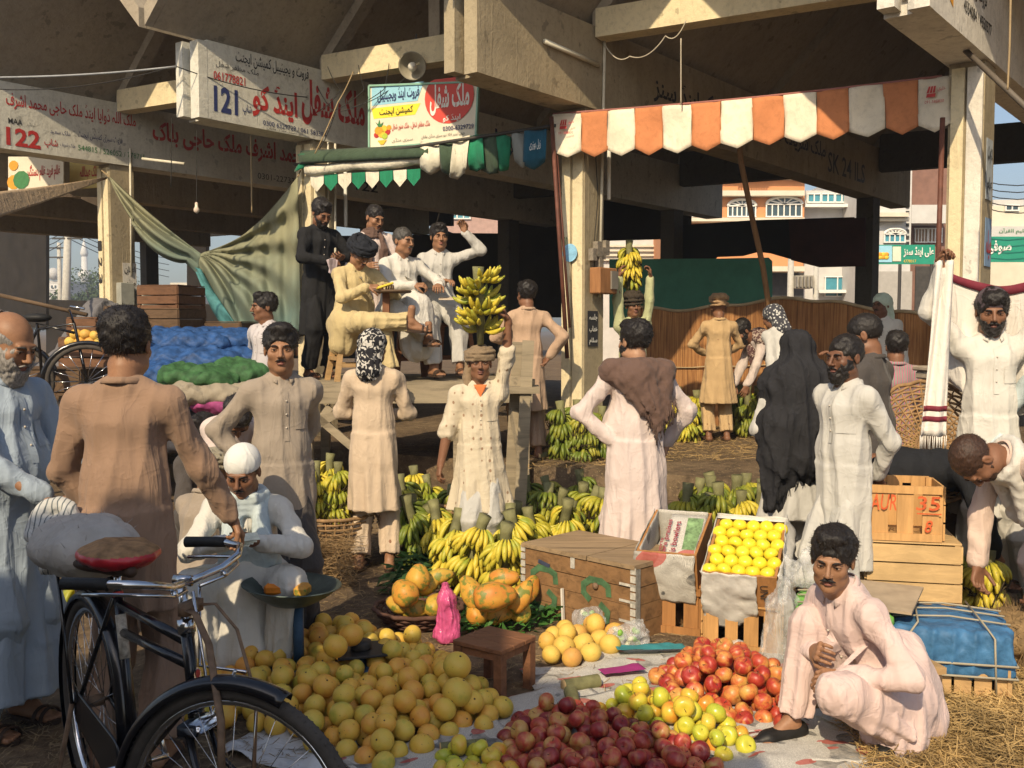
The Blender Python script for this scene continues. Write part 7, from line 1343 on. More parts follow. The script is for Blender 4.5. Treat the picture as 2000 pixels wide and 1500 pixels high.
# ================================================================== sacks, carts and lumber at the left rear
def sack(lab, c, r, mat, rz=0, seed=0, h=.016, group=None, cat='sack', tied=False, rgh=(.014, 18)):
 c = V(c); e = max(r) + .06; g = SDF(np.array(c) - e, np.array(c) + e, h); M = Matrix.Rotation(rz, 3, 'Z'); g.ell(c, r, .02, M=M); d = M @ V((r[0] * .55, 0, -.02)); g.ell(c + d, (r[0] * .5, r[1] * .95, r[2] * .92), .04, M=M); g.ell(c - d, (r[0] * .5, r[1] * .95, r[2] * .92), .04, M=M)
 g.rough(rgh[0], rgh[1], seed); g.rough(.006, 45, seed); g.D = np.maximum(g.D, (c.z - r[2] * .86 - g.ax[2])[None, None, :]); v, f = g.mesh(); o = mkobj('sack', v, f, mat, None, True); tag(o, lab, cat, group); return o
M_bs = plain('blue_net_sack', (.02, .065, .19), .6, .5, 14, 1.0, 40); M_gs2 = plain('green_net_sack', (.035, .10, .035), .7, .5, 14, 1.0, 40); M_jute = cloth('jute_sack', (.28, .24, .18), .2, .5)
for i, (px, py, Y, rx, rz_, m_, lab) in enumerate([(375, 672, 9.3, .46, .15, M_bs, 'topmost blue sack of the pile, left one'), (450, 668, 9.4, .40, .13, M_bs, 'topmost blue sack of the pile, right one'), (372, 706, 9.1, .52, .15, M_bs, 'blue sack in the second layer of the pile'), (465, 700, 9.3, .38, .14, M_bs, 'short blue sack in the second layer at the right'), (330, 738, 8.9, .36, .16, M_bs, 'blue sack low at the left of the pile'), (395, 738, 8.7, .34, .12, M_gs2, 'green sack in the middle of the pile'), (478, 728, 8.9, .26, .13, M_gs2, 'green sack bulging at the right end of the pile'), (425, 770, 8.6, .42, .12, M_jute, 'dusty jute sack under the green ones'), (465, 790, 8.6, .38, .11, plain('magenta_sack', (.28, .05, .16), .7, .3, 6, .4, 30), 'dark pink sack at the bottom of the pile'), (335, 775, 8.8, .35, .13, M_bs, 'lowest blue sack at the left of the pile')]):
 p = at(px, py, Y); sack(lab, p, (rx, .30, rz_), m_, .15 * math.sin(i * 2), i)
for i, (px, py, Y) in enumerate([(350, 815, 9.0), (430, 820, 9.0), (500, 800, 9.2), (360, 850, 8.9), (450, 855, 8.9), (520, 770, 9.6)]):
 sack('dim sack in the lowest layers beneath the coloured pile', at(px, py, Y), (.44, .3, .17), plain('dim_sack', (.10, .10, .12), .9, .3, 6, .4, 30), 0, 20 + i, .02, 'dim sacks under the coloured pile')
M_cw = wood('crate_old', (.13, .08, .045), .5); M_cl = wood('crate_pale', (.52, .33, .15), .62, 0, .8, .8); M_co = wood('crate_orange', (.42, .20, .07), .55, 2, .8); M_ch = wood('chest_wood', (.26, .145, .065), .42, 0, .8); M_dk = wood('dark_timber', (.13, .085, .05), .5, 0); M_pt = wood('platform_timber', (.34, .28, .19), .45, 0, .6); M_st = wood('stool_wood', (.22, .10, .05), .5, 0)
def frame3(c, xd, tilt=0.0):          # local axes for boxes: x along width, y depth, z up
 X = V((xd[0], xd[1], 0)).normalized(); Z = V((0, 0, 1)); Y = Z.cross(X); M = Matrix((X, Y, Z)).transposed().to_4x4(); M = Matrix.Translation(c) @ M @ Matrix.Rotation(tilt, 4, 'X'); return M
def crate(lab, c, xd, size, mat, slats=3, tilt=0.0, vert=False, open_=False, group=None, name='crate', cat='crate', seed=0, frontm=None):
 """c: centre of the bottom; size w,d,h. parts: slat sides, corner posts"""
 w_, d_, h_ = size; M = frame3(c, xd, tilt); t = thing(name, lab, cat, tuple(c), 0, group); rr = random.Random(seed); pt = lambda x, y, z: M @ V((x, y, z)); A = M.to_3x3()
 m = MB(); [m.box(pt(x * (w_ / 2 - .015), y * (d_ / 2 - .015), h_ / 2), (.028, .028, h_ - .004), M=M) for x in (-1, 1) for y in (-1, 1)]; m.build('corner_post', mat, t)
 for sd_, (nx, ny, L, D_) in {'front': (0, -1, w_, d_), 'back': (0, 1, w_, d_), 'left': (-1, 0, d_, w_), 'right': (1, 0, d_, w_)}.items():
  m = MB(); n_ = slats
  for i in range(n_):
   gap = .006 + rr.uniform(0, .010)
   if not vert or nx: hh_ = h_ / n_ - gap; z = h_ * (i + .5) / n_; sz = (L, .010, hh_); off = (0, z)
   else: ww_ = L / (n_ + 1) - gap; sz = (ww_, .010, h_); off = (-L / 2 + L * (i + .5) / n_, h_ / 2)
   if nx: m.box(pt(nx * (w_ / 2 + .006), 0, off[1] + rr.uniform(-.002, .002)), (.010, L - .002, sz[2]), M=M)
   else: m.box(pt(off[0], ny * (d_ / 2 + .006), off[1]), sz, M=M)
  if vert and not nx:
   for z in (.02, h_ - .02): m.box(pt(0, ny * (d_ / 2 + .017), z), (L * .96, .010, .04), M=M)
  m.build('side_panel', frontm if (frontm and sd_ == 'front') else mat, t)
 if not open_: m = MB(); [m.box(pt(0, -d_ / 2 + d_ * (i + .5) / 4, h_ + .006), (w_ + .01, d_ / 4 - .008, .010), M=M) for i in range(4)]; m.build('lid', mat, t)
 else: MB().box(pt(0, 0, .01), (w_ - .03, d_ - .03, .012), M=M).build('bottom', mat, t)
 return t, M
# crates and carts at the left
cr_i = [(192, 622, 10.4, .36, .26, 'orange-slatted crate in front of the covered load'), (262, 600, 11.2, .4, .3, 'crate leaning behind the pillar foot at left'), (335, 560, 11.0, .5, .3, 'uppermost crate of the stack beside the 123 pillar'), (335, 605, 10.9, .52, .3, 'second crate of the stack beside the 123 pillar'), (340, 655, 10.8, .55, .32, 'third crate of the stack beside the 123 pillar'), (105, 720, 9.2, 1.0, .30, 'wide crate on the hand cart at the left'), (200, 660, 9.8, .6, .28, 'old crate behind the parked bicycle at left'), (455, 630, 11.2, .5, .3, 'crate in the gloom behind the blue sacks')]
for i, (px, py, Y, w_, h_, lab) in enumerate(cr_i): p = at(px, py, Y); crate(lab, (p.x, p.y, p.z - h_), (1, -.3, 0), (w_, .5, h_), M_cw if i % 2 else wood('crate_old2', (.17, .085, .045), .5), 3, seed=i)
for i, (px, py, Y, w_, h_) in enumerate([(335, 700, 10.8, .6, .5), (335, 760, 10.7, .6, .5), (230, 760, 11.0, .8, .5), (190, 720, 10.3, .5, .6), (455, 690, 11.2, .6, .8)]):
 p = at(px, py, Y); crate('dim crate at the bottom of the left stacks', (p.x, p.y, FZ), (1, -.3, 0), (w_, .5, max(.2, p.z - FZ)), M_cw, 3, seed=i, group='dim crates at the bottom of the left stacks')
ct = thing('hand_cart', 'wooden hand cart on thin legs under the wide crate at the left', 'cart', tuple(at(100, 860, 9.2))); p = at(105, 775, 9.2); m = MB(); m.box((p.x, p.y, p.z), (1.5, .8, .07)); m.build('deck', M_dk, ct)
for sx in (-1, 1):
 for sy in (-1, 1): MB().box((p.x + sx * .65, p.y + sy * .35, (p.z - .035) / 2), (.06, .06, p.z - .035)).build('leg', M_dk, ct)
g = SDF((-5.9, 10.6, .5), (-3.4, 12.6, 2.3), .03); g.cap((-5.0, 11.4, .8), (-4.7, 11.5, 1.75), .62, .26, .1, fold=(.05, 7)); g.cap((-5.3, 11.4, .7), (-4.2, 11.4, .95), .5, .45, .2, fold=(.04, 9)); g.rough(.02, 7, 1); v, f = g.mesh(); o = mkobj('covered_load', v, f, cloth('grey_cover_cloth', (.13, .125, .13), .2, .5), None, True); tag(o, 'load draped with a dull grey cloth at the far left', 'covered load')
for i, (dx, dz) in enumerate([(0, 0), (.09, 0), (.18, 0), (.27, .0), (.05, .07), (.14, .07), (.23, .06)]):
 p = at(138, 668, 9.1); o = bpy.data.objects.new('melon', pgu); COL.objects.link(o); o.location = (p.x + dx, p.y, p.z + dz); tag(o, 'small yellow fruit in the row on the cart edge at left', 'melon', 'yellow fruit on the cart at left')
# second, far bicycle
bk2 = thing('bicycle', 'second bicycle parked in the shade at left, mostly hidden by the brown kameez', 'bicycle', tuple(at(190, 790, 8.8)))
for px, nm in ((170, 'a'), (25, 'b')):
 c = at(px, 745, 8.6); m = MB(); m.tube([c + V((.30 * math.cos(a), .10 * math.cos(a), .30 * math.sin(a))) for a in [2 * math.pi * i / 32 for i in range(32)]], .022, 8, closed=True); wh = m.build('wheel', M_tyre, bk2, True); m = MB(); [m.tube([c, c + V((.29 * math.cos(a), .10 * math.cos(a), .29 * math.sin(a)))], .003, 4) for a in [2 * math.pi * i / 18 for i in range(18)]]; m.build('spokes', M_chr, wh, True)
 m = MB(); m.tube([c + V((.33 * math.cos(a), .11 * math.cos(a), .33 * math.sin(a))) for a in [math.pi * (.05 + i / 16) for i in range(16)]], .018, 6, flat=1.5); m.build('mudguard', M_bk_, bk2, True)
a, b = at(25, 745, 8.6), at(170, 745, 8.6); m = MB(); m.tube([a, a.lerp(b, .35) + V((0, 0, .45)), b + V((-.1, 0, .5)), b], .014, 6); m.tube([a.lerp(b, .4), a.lerp(b, .35) + V((0, 0, .5)), b + V((-.1, 0, .42))], .014, 6); m.build('frame', M_bk_, bk2, True); m = MB(); m.tube([b + V((-.1, 0, .5)), b + V((-.12, -.05, .62)), b + V((.0, -.28, .64)), b + V((.12, -.3, .62))], .011, 6); m.build('handlebar', M_chr, bk2, True); MB().ball(a.lerp(b, .35) + V((0, 0, .55)), (.13, .08, .04), 10).build('saddle', M_grip, bk2, True)
o = MB().tube([at(-20, 572, 9.0), at(170, 615, 8.9)], .02, 6).build('pole', M_dk, None, True); tag(o, 'thin dark pole slanting down in front of the covered load', 'pole')
# ------------------------------------------------------------------ platform with trestles
pf = thing('platform', 'weathered timber platform on trestles carrying the seated clerks', 'platform', tuple(at(790, 900, 9.4))); a = at(583, 748, 8.85); b = at(1040, 746, 9.0); a.z = b.z = PZ
prism = MB(); d = (b - a).normalized(); n_ = V((-d.y, d.x, 0))
for i in range(6): q = a + n_ * (.06 + .28 * i); r_ = b + n_ * (.06 + .28 * i); prism.hexa([q + V((0, 0, -.04)), q, q + n_ * .27 + V((0, 0, -.04)), q + n_ * .27, r_ + V((0, 0, -.04)), r_, r_ + n_ * .27 + V((0, 0, -.04)), r_ + n_ * .27])
prism.build('deck', M_pt, pf); m = MB(); m.hexa([a + V((0, 0, -.19)), a + V((0, 0, .004)), a + n_ * .055 + V((0, 0, -.19)), a + n_ * .055 + V((0, 0, .004)), b + V((0, 0, -.19)), b + V((0, 0, .004)), b + n_ * .055 + V((0, 0, -.19)), b + n_ * .055 + V((0, 0, .004))]); m.build('edge_beam', M_pt, pf)
for f_ in (.03, .35, .68, .97):
 for yy in (.12, 1.5): q = a.lerp(b, f_) + n_ * yy; MB().box((q.x, q.y, (PZ - .05) / 2), (.09, .09, PZ - .05)).build('leg', M_pt, pf)
for x0, z0, x1, z1 in ((.03, .97, .22, .62), (.03, .70, .13, .98), (.06, .80, .16, .92)): MB().bar(a.lerp(b, x0) + n_ * .05 + V((0, 0, z0 - PZ)), a.lerp(b, x1) + n_ * .05 + V((0, 0, z1 - PZ)), .05, .07).build('brace', M_pt, pf)
def stool(lab, x, y, z, w_, h_, mat=None, splay=.05, rz=.4, name='stool', grp=None):
 t = thing(name, lab, 'stool', (x, y, z), rz, grp); MB().box((0, 0, h_ - .02), (w_, w_, .04), bev=.006).build('seat', mat or M_cl, t, local=True)
 for sx in (-1, 1):
  for sy in (-1, 1): MB().bar((sx * (w_ / 2 - .03), sy * (w_ / 2 - .03), h_ - .04), (sx * (w_ / 2 - .02 + splay), sy * (w_ / 2 - .02 + splay), 0), .045, .045, (0, 1, 0)).build('leg', mat or M_cl, t, local=True)
 m = MB()
 for k in (-1, 1): e = w_ / 2 - .02 + splay * .6; m.bar((-e, k * e, h_ * .35), (e, k * e, h_ * .35), .03, .035); m.bar((k * e, -e, h_ * .5), (k * e, e, h_ * .5), .03, .035)
 m.build('stretcher', mat or M_cl, t, local=True); return t
for lab, px, Y in (('high wooden stool under the turbaned clerk', 690, 9.2), ('high wooden stool under the grey-haired clerk', 802, 9.7), ('high wooden stool under the young clerk with the raised hand', 880, 10.1)):
 stool(lab, (px - 1000) / F * Y, Y, PZ, .34, .42 if px < 750 else .54, M_st if Y > 9.5 else M_cl)
t = thing('side_table', 'small round table top between the turbaned and the grey-haired clerk', 'table', tuple(at(765, 700, 9.0))); p = at(765, 572, 8.95); MB().lathe([(.17, 0), (.18, .012), (.17, .024), (0, .026)], 20, Matrix.Translation(p)).build('table_top', M_dk, t, True); MB().box((p.x - .05, p.y, (p.z + PZ) / 2), (.06, .06, p.z - PZ)).build('leg', M_st, t)
p = at(752, 558, 8.82); o = MB().box(p, (.15, .06, .02), M=Matrix.Rotation(-.35, 4, 'Y') @ Matrix.Rotation(.4, 4, 'Z'), bev=.004).build('notebook', plain('yellow_notebook', (.7, .55, .06), .6)); tag(o, 'slim yellow notebook in the hand of the turbaned clerk', 'notebook')
p = at(885, 583, 9.35); o = MB().box(p, (.26, .18, .012), M=Matrix.Rotation(.12, 4, 'X')).build('ledger', plain('ledger_paper', (.55, .45, .33), .8)); tag(o, 'open ledger on the lap of the grey-haired clerk', 'ledger');
t = thing('chair', 'old heavy wooden chair frame standing beside the platform behind the porter', 'chair', tuple(G_(1010, 7.9)))
for px0, py0, px1, py1, Yc in ((1012, 668, 992, 1040, 7.9), (1032, 665, 1012, 1060, 7.7)): MB().bar(at(px0, py0, Yc), at(px1, py1, Yc), .09, .09, (0, 1, 0)).build('post', M_pt, t)
MB().bar(at(1000, 745, 7.88), at(1040, 752, 7.7), .05, .09).build('rail', M_pt, t); MB().bar(at(1002, 800, 7.86), at(1020, 900, 7.7), .05, .07).build('brace', M_pt, t); MB().box(at(1008, 760, 7.8), (.36, .34, .05)).build('seat', M_pt, t)
# ================================================================== crates, chest, papers, bags
WX = (.93, -.36, 0); c0 = V((.36, 5.55, 0)); XD = V((.60, -.59, 0)).normalized(); YD = V((.59, .60, 0)).normalized()
ch = thing('wooden_chest', 'old brown wooden chest stencilled with green letters, a porter standing behind it', 'chest', tuple(c0)); a = V((.06, 5.84, 0)); Wd = .84; Dp = .50; Hh = .42
M = Matrix((XD, YD, V((0, 0, 1)))).transposed().to_4x4(); M = Matrix.Translation(a) @ M; pt = lambda x, y, z: M @ V((x, y, z))
for nm, z0, z1 in (('body', .0, .285), ('upper_board', .288, .385)):
 m = MB(); n_ = 3 if nm == 'body' else 1
 for i in range(n_):
  za, zb = z0 + (z1 - z0) * i / n_, z0 + (z1 - z0) * (i + 1) / n_ - .003; m.box(pt(Wd / 2, .01, (za + zb) / 2), (Wd, .02, zb - za), M=M); m.box(pt(Wd / 2, Dp - .01, (za + zb) / 2), (Wd, .02, zb - za), M=M); m.box(pt(.01, Dp / 2, (za + zb) / 2), (.019, Dp - .042, zb - za), M=M); m.box(pt(Wd - .01, Dp / 2, (za + zb) / 2), (.019, Dp - .042, zb - za), M=M)
 m.build(nm, M_ch, ch)
m = MB(); m.box(pt(Wd * .30, Dp / 2, .40), (Wd * .60 - .004, Dp + .02, .024), M=M); m.box(pt(Wd * .805, Dp / 2, .401), (Wd * .39, Dp + .02, .024), M=M); m.build('lid', wood('chest_lid', (.34, .24, .14), .5, 0, .8), ch)
m = MB()
for x in (.0, Wd): [m.box(pt(x + (.012 if x == 0 else -.012), -.0045, .02 + .045 * k), (.035, .003, .036), M=M) for k in range(9)]; m.box(pt(Wd + .0045, .02, .2), (.003, .035, .38), M=M)
[m.box(pt(Wd - .05, -.0045, z), (.11, .003, .014), M=M) for z in (.10, .21, .30)]; m.box(pt(.4, -.0045, .36), (.03, .004, .07), M=M); m.build('metal_strap', plain('dull_tin', (.45, .43, .38), .5, .3, 40), ch)
M_gst = plain('green_stencil', (.06, .13, .06), .9, .4, 20)
for x0 in (.08, .47):
 m = MB(); sp_ = [(.19, .17), (.185, .215), (.14, .235), (.06, .235), (.012, .20), (.012, .155), (.05, .125), (.14, .105), (.185, .075), (.18, .03), (.13, .0), (.05, .0), (.005, .04)]
 for i in range(len(sp_) - 1):
  if i == 6: continue
  a_, b_ = V((sp_[i][0], 0, sp_[i][1])), V((sp_[i + 1][0], 0, sp_[i + 1][1])); d_ = (b_ - a_).normalized(); n_ = V((-d_.z, 0, d_.x)) * .019; a_ = a_ - d_ * .012; b_ = b_ + d_ * .012; m.add([pt(x0 + q.x, -.003 - .0004 * i, .05 + q.z) for q in (a_ - n_, b_ - n_, b_ + n_, a_ + n_)], [(0, 1, 2, 3)])
 m.build('stencil_letter', M_gst, ch)
m = MB(); m.box(pt(.18, -.004, .315), (.09, .003, .022), M=M @ Matrix.Rotation(.2, 4, 'Y')); m.build('label_scrap', plain('dark_label', (.05, .06, .1), .4), ch); m = MB(); m.lathe([(.018, 0), (.02, .01), (.012, .016), (0, .017)], 10, Matrix.Translation(pt(.57, -.001, .255)) @ (-YD).to_track_quat('Z', 'Y').to_matrix().to_4x4()); m.build('latch', M_rust, ch, True)
o = MB().bar(pt(.345, -.02, .0), pt(.335, -.02, .20), .016, .012).build('stake', plain('white_lath', (.65, .62, .55), .7)); tag(o, 'thin white lath leaning upright against the front of the chest', 'stake')
# lower crates and the tilted boxes on them
dirx = V(WX).normalized(); diry = V((-dirx.y, dirx.x, 0))
A1 = G_(1326, 5.62); crate('orange wooden crate with a split middle board under the newspaper-wrapped box', A1, WX, (.37, .42, .26), M_co, 3, vert=True, seed=1)
A2 = G_(1466, 5.28); crate('pale upright-slatted crate under the box of yellow apples', A2, WX, (.40, .42, .28), wood('crate_pine', (.55, .30, .11), .6, 2, .8), 4, vert=True, seed=2)
def npaper():
 t = NT('newsprint'); uv = t.p; cols = t.n('TexBrick'); t.set(cols.inputs['Vector'], t.map((9, 9, 9))); cols.inputs['Mortar Size'].default_value = .04; cols.inputs['Scale'].default_value = 1; cols.inputs['Brick Width'].default_value = .9; cols.inputs['Row Height'].default_value = 1.3
 cols.inputs['Color1'].default_value = (.2, .2, .2, 1); cols.inputs['Color2'].default_value = (.8, .8, .8, 1); cols.inputs['Mortar'].default_value = (0, 0, 0, 1)
 wv = t.n('TexWave'); t.set(wv.inputs['Vector'], t.map((1, 1, 1))); wv.inputs['Scale'].default_value = 100; wv.bands_direction = 'Y'; wv.inputs['Distortion'].default_value = .5; wv.inputs['Detail Scale'].default_value = 3
 tx = t.noise(300, t.map((1, .5, 1)), det=1); ink = t.math('MULTIPLY', t.ramp(wv.outputs['Fac'], [(.45, 0), (.6, 1)]), t.ramp(tx, [(.42, 0), (.52, 1)])); big = t.noise(5.5, det=1); photo = t.noise(16, det=5, rough=.7)
 base = (.56, .54, .49); cc = t.mix(t.math('MULTIPLY', ink, .62), base, (.09, .09, .09)); ph = t.mix(t.ramp(photo, [(.35, 0), (.65, 1)]), (.09, .10, .11), (.42, .40, .36)); cc = t.mix(t.ramp(big, [(.60, 0), (.605, 1)], 'CONSTANT'), cc, ph)
 cc = t.mix(t.ramp(t.noise(4.2, t.map((1, 2.5, 1), rot=(0, 0, .4)), det=0), [(.69, 0), (.695, .8)], 'CONSTANT'), cc, (.42, .06, .05)); cc = t.mix(t.ramp(t.noise(3), [(.4, 0), (.7, .25)]), cc, (.25, .2, .13)); t.col(cc, .85, .15); t.bump(t.noise(7, det=4, dist=1), .4, .02); return t.m
M_news = npaper(); M_sil = plain('silver_wrapping_paper', (.52, .50, .46), .5, .15, 10, .9, 22, spec=.5)
def tbox(name, lab, c, size, tilt, mat_out, cat='box'):
 w_, d_, h_ = size; M = frame3(c, dirx, tilt); pt = lambda x, y, z: M @ V((x, y, z)); t = thing(name, lab, cat, tuple(c)); th = .014
 m = MB(); m.box(pt(0, -d_ / 2 + th / 2, h_ / 2), (w_, th, h_), M=M); m.box(pt(0, d_ / 2 - th / 2, h_ / 2), (w_, th, h_), M=M); m.box(pt(-w_ / 2 + th / 2, 0, h_ / 2), (th, d_ - 2 * th - .002, h_), M=M); m.box(pt(w_ / 2 - th / 2, 0, h_ / 2), (th, d_ - 2 * th - .002, h_), M=M); m.box(pt(0, 0, th / 2), (w_ - .03, d_ - .03, th), M=M); m.build('case', mat_out, t)
 return t, M, pt
def sheet(t, fn, nu, nv, mat_, name='paper_lining', amp=.004, seed=0):
 def f2(u, v):
  p = V(fn(u, v)); q = noise.noise_vector(p * 14 + V((seed, 0, 0))) * amp + noise.noise_vector(p * 40 + V((0, seed, 0))) * amp * .5; return p + q
 m = MB(); m.grid(f2, nu, nv, .0015); return m.build(name, mat_, t, True)
b1_, MBx, pt = tbox('fruit_box', 'open empty box lined and wrapped with newspaper, left of the yellow apples', A1 + V((0, 0, .275)) + diry * .02, (.33, .50, .27), R(17), M_co)
sheet(b1_, lambda u, v: pt(-.175 + .33 * u, -.262 - .012 * math.sin(v * 3), .275 - .30 * v), 20, 20, M_news, 'front_sheet', .010, 1); sheet(b1_, lambda u, v: pt(-.172 - .01 * v, -.25 + .5 * u, .278 - .2 * v), 16, 8, M_news, 'side_sheet', .006, 2); sheet(b1_, lambda u, v: pt(-.145 + .29 * u, .228, .285 - .25 * v), 10, 10, M_news, 'inner_sheet', .004, 3)
sheet(b1_, lambda u, v: pt(-.148, -.23 + .46 * u, .28 - .24 * v), 10, 10, M_news, 'inner_sheet', .004, 4); sheet(b1_, lambda u, v: pt(.148, -.23 + .46 * u, .28 - .24 * v), 10, 10, M_news, 'inner_sheet', .004, 5); sheet(b1_, lambda u, v: pt(-.14 + .28 * u, -.23 + .46 * v, .10), 10, 10, M_news, 'inner_sheet', .004, 6)
pn = sheet(b1_, lambda u, v: pt(-.06 + .20 * u, -.15 + .36 * v, .14 + .13 * v), 8, 8, M_news, 'sports_page', .002, 7)
O_ = pt(-.035, -.11, .16); Xt = (pt(0, .36, .13) - pt(0, 0, 0)).normalized(); Yt = (pt(-1, 0, 0) - pt(0, 0, 0)).normalized(); M_mar = plain('maroon_ink', (.25, .03, .05), .7, .1)
lettering('Lara praises', O_ + V((0, 0, .01)), Xt, Yt, .27, .035, M_mar, pn, 'lettering', .02, False, lift=.008); lettering('his bowlers', pt(.01, -.11, .16) + V((0, 0, .01)), Xt, Yt, .26, .035, M_mar, pn, 'lettering', .02, False, lift=.008); lettering('sports', pt(-.065, -.11, .155) + V((0, 0, .01)), Xt, Yt, .13, .022, M_mar, pn, 'lettering', .02, False, lift=.008)
m = MB(); m.grid(lambda u, v: pt(.04 + .09 * u, -.04 + .22 * v, .182 + .085 * v), 2, 2); m.build('page_photo', plain('green_field_photo', (.16, .26, .12), .6, .6, 30), pn); m = MB(); m.grid(lambda u, v: pt(.085 + .03 * u, -.266, .04 + .2 * (1 - v)) , 2, 2); m.build('red_column', plain('red_print', (.6, .09, .05), .7, .15, 30), b1_)
b2_, MBx, pt = tbox('fruit_box', 'tilted box packed with rows of yellow apples, wrapped in silvery paper', A2 + V((0, 0, .30)) + diry * .02, (.37, .50, .25), R(24), M_co)
sheet(b2_, lambda u, v: pt(-.195 + .28 * u, -.262 - .014 * math.sin(v * 3), .262 - (.30 + .05 * math.sin(u * 4)) * v), 22, 22, M_sil, 'front_sheet', .012, 1); sheet(b2_, lambda u, v: pt(.192 + .05 * v * u + .012 * math.sin(v * 8 + u * 5), -.24 + .54 * u, .268 - .34 * v * (.6 + .4 * u)), 24, 18, M_sil, 'side_sheet', .014, 2); sheet(b2_, lambda u, v: pt(-.19 + .38 * u, .252 + .01 * v, .275 - .2 * v), 18, 8, M_sil, 'back_sheet', .006, 3)
sheet(b2_, lambda u, v: pt(-.192, -.25 + .5 * u, .262 - .2 * v), 16, 8, M_sil, 'side_sheet', .006, 4); sheet(b2_, lambda u, v: pt(-.185 + .37 * u, .225 + .04 * v, .262), 12, 3, M_sil, 'rim_sheet', .004, 6)
lettering('UNP', pt(.10, -.252, .20), (pt(0, 0, -1) - pt(0, 0, 0)), (pt(1, 0, 0) - pt(0, 0, 0)), .1, .04, M_ink['k'], b2_, 'lettering', 0, False, lift=.004)
rr = random.Random(3)
for i in range(6):
 for j in range(5):
  o = bpy.data.objects.new('apple', py_); COL.objects.link(o); x = -.145 + .0725 * j + (.012 if i % 2 else -.012); y = -.205 + .081 * i; o.location = pt(x, y, .238 + rr.uniform(-.003, .004)); o.scale = (1.06,) * 3; o.rotation_euler = (rr.uniform(2.2, 3.9), rr.uniform(-.6, .6), rr.uniform(0, 6)); tag(o, 'yellow apple, %s in the %s row of the silver-lined box' % (['leftmost', 'second from left', 'middle one', 'second from right', 'rightmost'][j], ['front', 'second', 'third', 'fourth', 'fifth', 'back'][i]), 'apple', 'yellow apples packed in the box')
wire('twine running across the front of the two lower crates', [A1 + V((.16, -.27, .08)), A2 + V((-.16, -.2, .25))], .004, M_wire2, .03)
# crate stack at right
C1 = V((2.13, 5.35, .0)); crate('low hidden crate carrying the slatted crates at right', C1, (.97, -.22, 0), (.5, .45, .24), M_cl, 3, seed=3)
crate('large pale crate of three wide boards under the lettered crate', C1 + V((.015, 0, .252)), (.97, -.22, 0), (.46, .42, .30), wood('crate_pine_wide', (.62, .42, .20), .75, 0, .8), 3, seed=4)
t, M = crate('open pine crate marked AUR 35 over 8 in red on top of the stack', C1 + V((-.03, 0, .566)), (.97, -.22, 0), (.375, .36, .29), wood('crate_pine_up', (.58, .33, .13), .7, 2, .8), 3, vert=True, open_=True, seed=5)
pt = lambda x, y, z: M @ V((x, y, z)); Xf = (pt(1, 0, 0) - pt(0, 0, 0)); M_rp = plain('red_brush_paint', (.55, .10, .03), .7, .3, 40)
lettering('AUR', pt(-.175, -.193, .16), Xf, (0, 0, 1), .13, .085, M_rp, t, 'lettering', .01, False, lift=.013, slant=.1); lettering('35', pt(.05, -.193, .165), Xf, (0, 0, 1), .115, .075, M_rp, t, 'lettering', .01, False, lift=.013, slant=.1); lettering('8', pt(.09, -.193, .05), Xf, (0, 0, 1), .035, .065, M_rp, t, 'lettering', .01, False, lift=.013, slant=.2)
m = MB(); m.box(pt(.115, -.205, .148), (.12, .002, .006), M=M); m.build('fraction_bar', M_rp, t)
# blue and green wrapped loads, cardboard
def wrapped(lab, c, xd, size, mat_, seed, base=None, ch_=.35):
 w_, d_, h_ = size; t = thing('wrapped_crate', lab, 'crate', tuple(c)); M = frame3(c, xd); g = SDF(np.array(c) - [w_ * .8, w_ * .8, .02], np.array(c) + [w_ * .8, w_ * .8, h_ + .1], .012)
 cc = V(c) + V((0, 0, h_ - h_ * ch_)); Rm = M.to_3x3(); m_ = np.array(Rm).T; X, Y, Z = g.ax[0][:, None, None] - cc.x, g.ax[1][None, :, None] - cc.y, g.ax[2][None, None, :] - cc.z; x = m_[0, 0] * X + m_[0, 1] * Y; y = m_[1, 0] * X + m_[1, 1] * Y
 q = np.sqrt(np.maximum(np.abs(x) - w_ / 2 + .04, 0) ** 2 + np.maximum(np.abs(y) - d_ / 2 + .04, 0) ** 2 + np.maximum(np.abs(Z) - h_ * ch_ + .04, 0) ** 2) - .04; g.D = np.minimum(g.D, q.astype(np.float32)); g.rough(.004, 22, seed); g.rough(.003, 60, seed); v, f = g.mesh(); v = crease(v, f, seed, .014); mkobj('plastic_wrap', v, f, mat_, t, True)
 m = MB(); pt = lambda x, y, z: M @ V((x, y, z)); hb = h_ * (1 - 2 * ch_) + .06; [m.box(pt(-w_ / 2 + w_ * (i + .5) / 6, s * (d_ / 2 - .02), hb / 2), (w_ / 6 - .012, .012, hb), M=M) for i in range(6) for s in (-1, 1)]; [m.box(pt(s * (w_ / 2 - .02), -d_ / 2 + d_ * (i + .5) / 6, hb / 2), (.012, d_ / 6 - .012, hb), M=M) for i in range(6) for s in (-1, 1)]; m.build('slats', M_cl, t)
 m = MB(); e = .012
 for x_ in (-.25, .22): m.tube([pt(x_ * w_ * 1.6, -d_ / 2 - e, .05), pt(x_ * w_ * 1.5, -d_ / 2 - e, h_ - .03), pt(x_ * w_ * 1.2, -d_ / 2 + .03, h_ + e), pt(x_ * w_, d_ / 2, h_ + e)], .005, 5)
 for z_ in (h_ * .35, h_ * .52): m.tube([pt(-w_ / 2 - e, -d_ / 2 - e, z_), pt(w_ / 2 + e, -d_ / 2 - e, z_ + .01), pt(w_ / 2 + e, d_ / 2 + e, z_)], .006, 5)
 for y_ in (-.2, .1, .3): m.tube([pt(-w_ / 2, y_ * d_, h_ + .004), pt(0, y_ * d_ + .03, h_ + .012), pt(w_ / 2, y_ * d_ - .02, h_ + .004)], .005, 5)
 m.build('twine', plain('twine', (.34, .30, .22), .8), t, True); return t
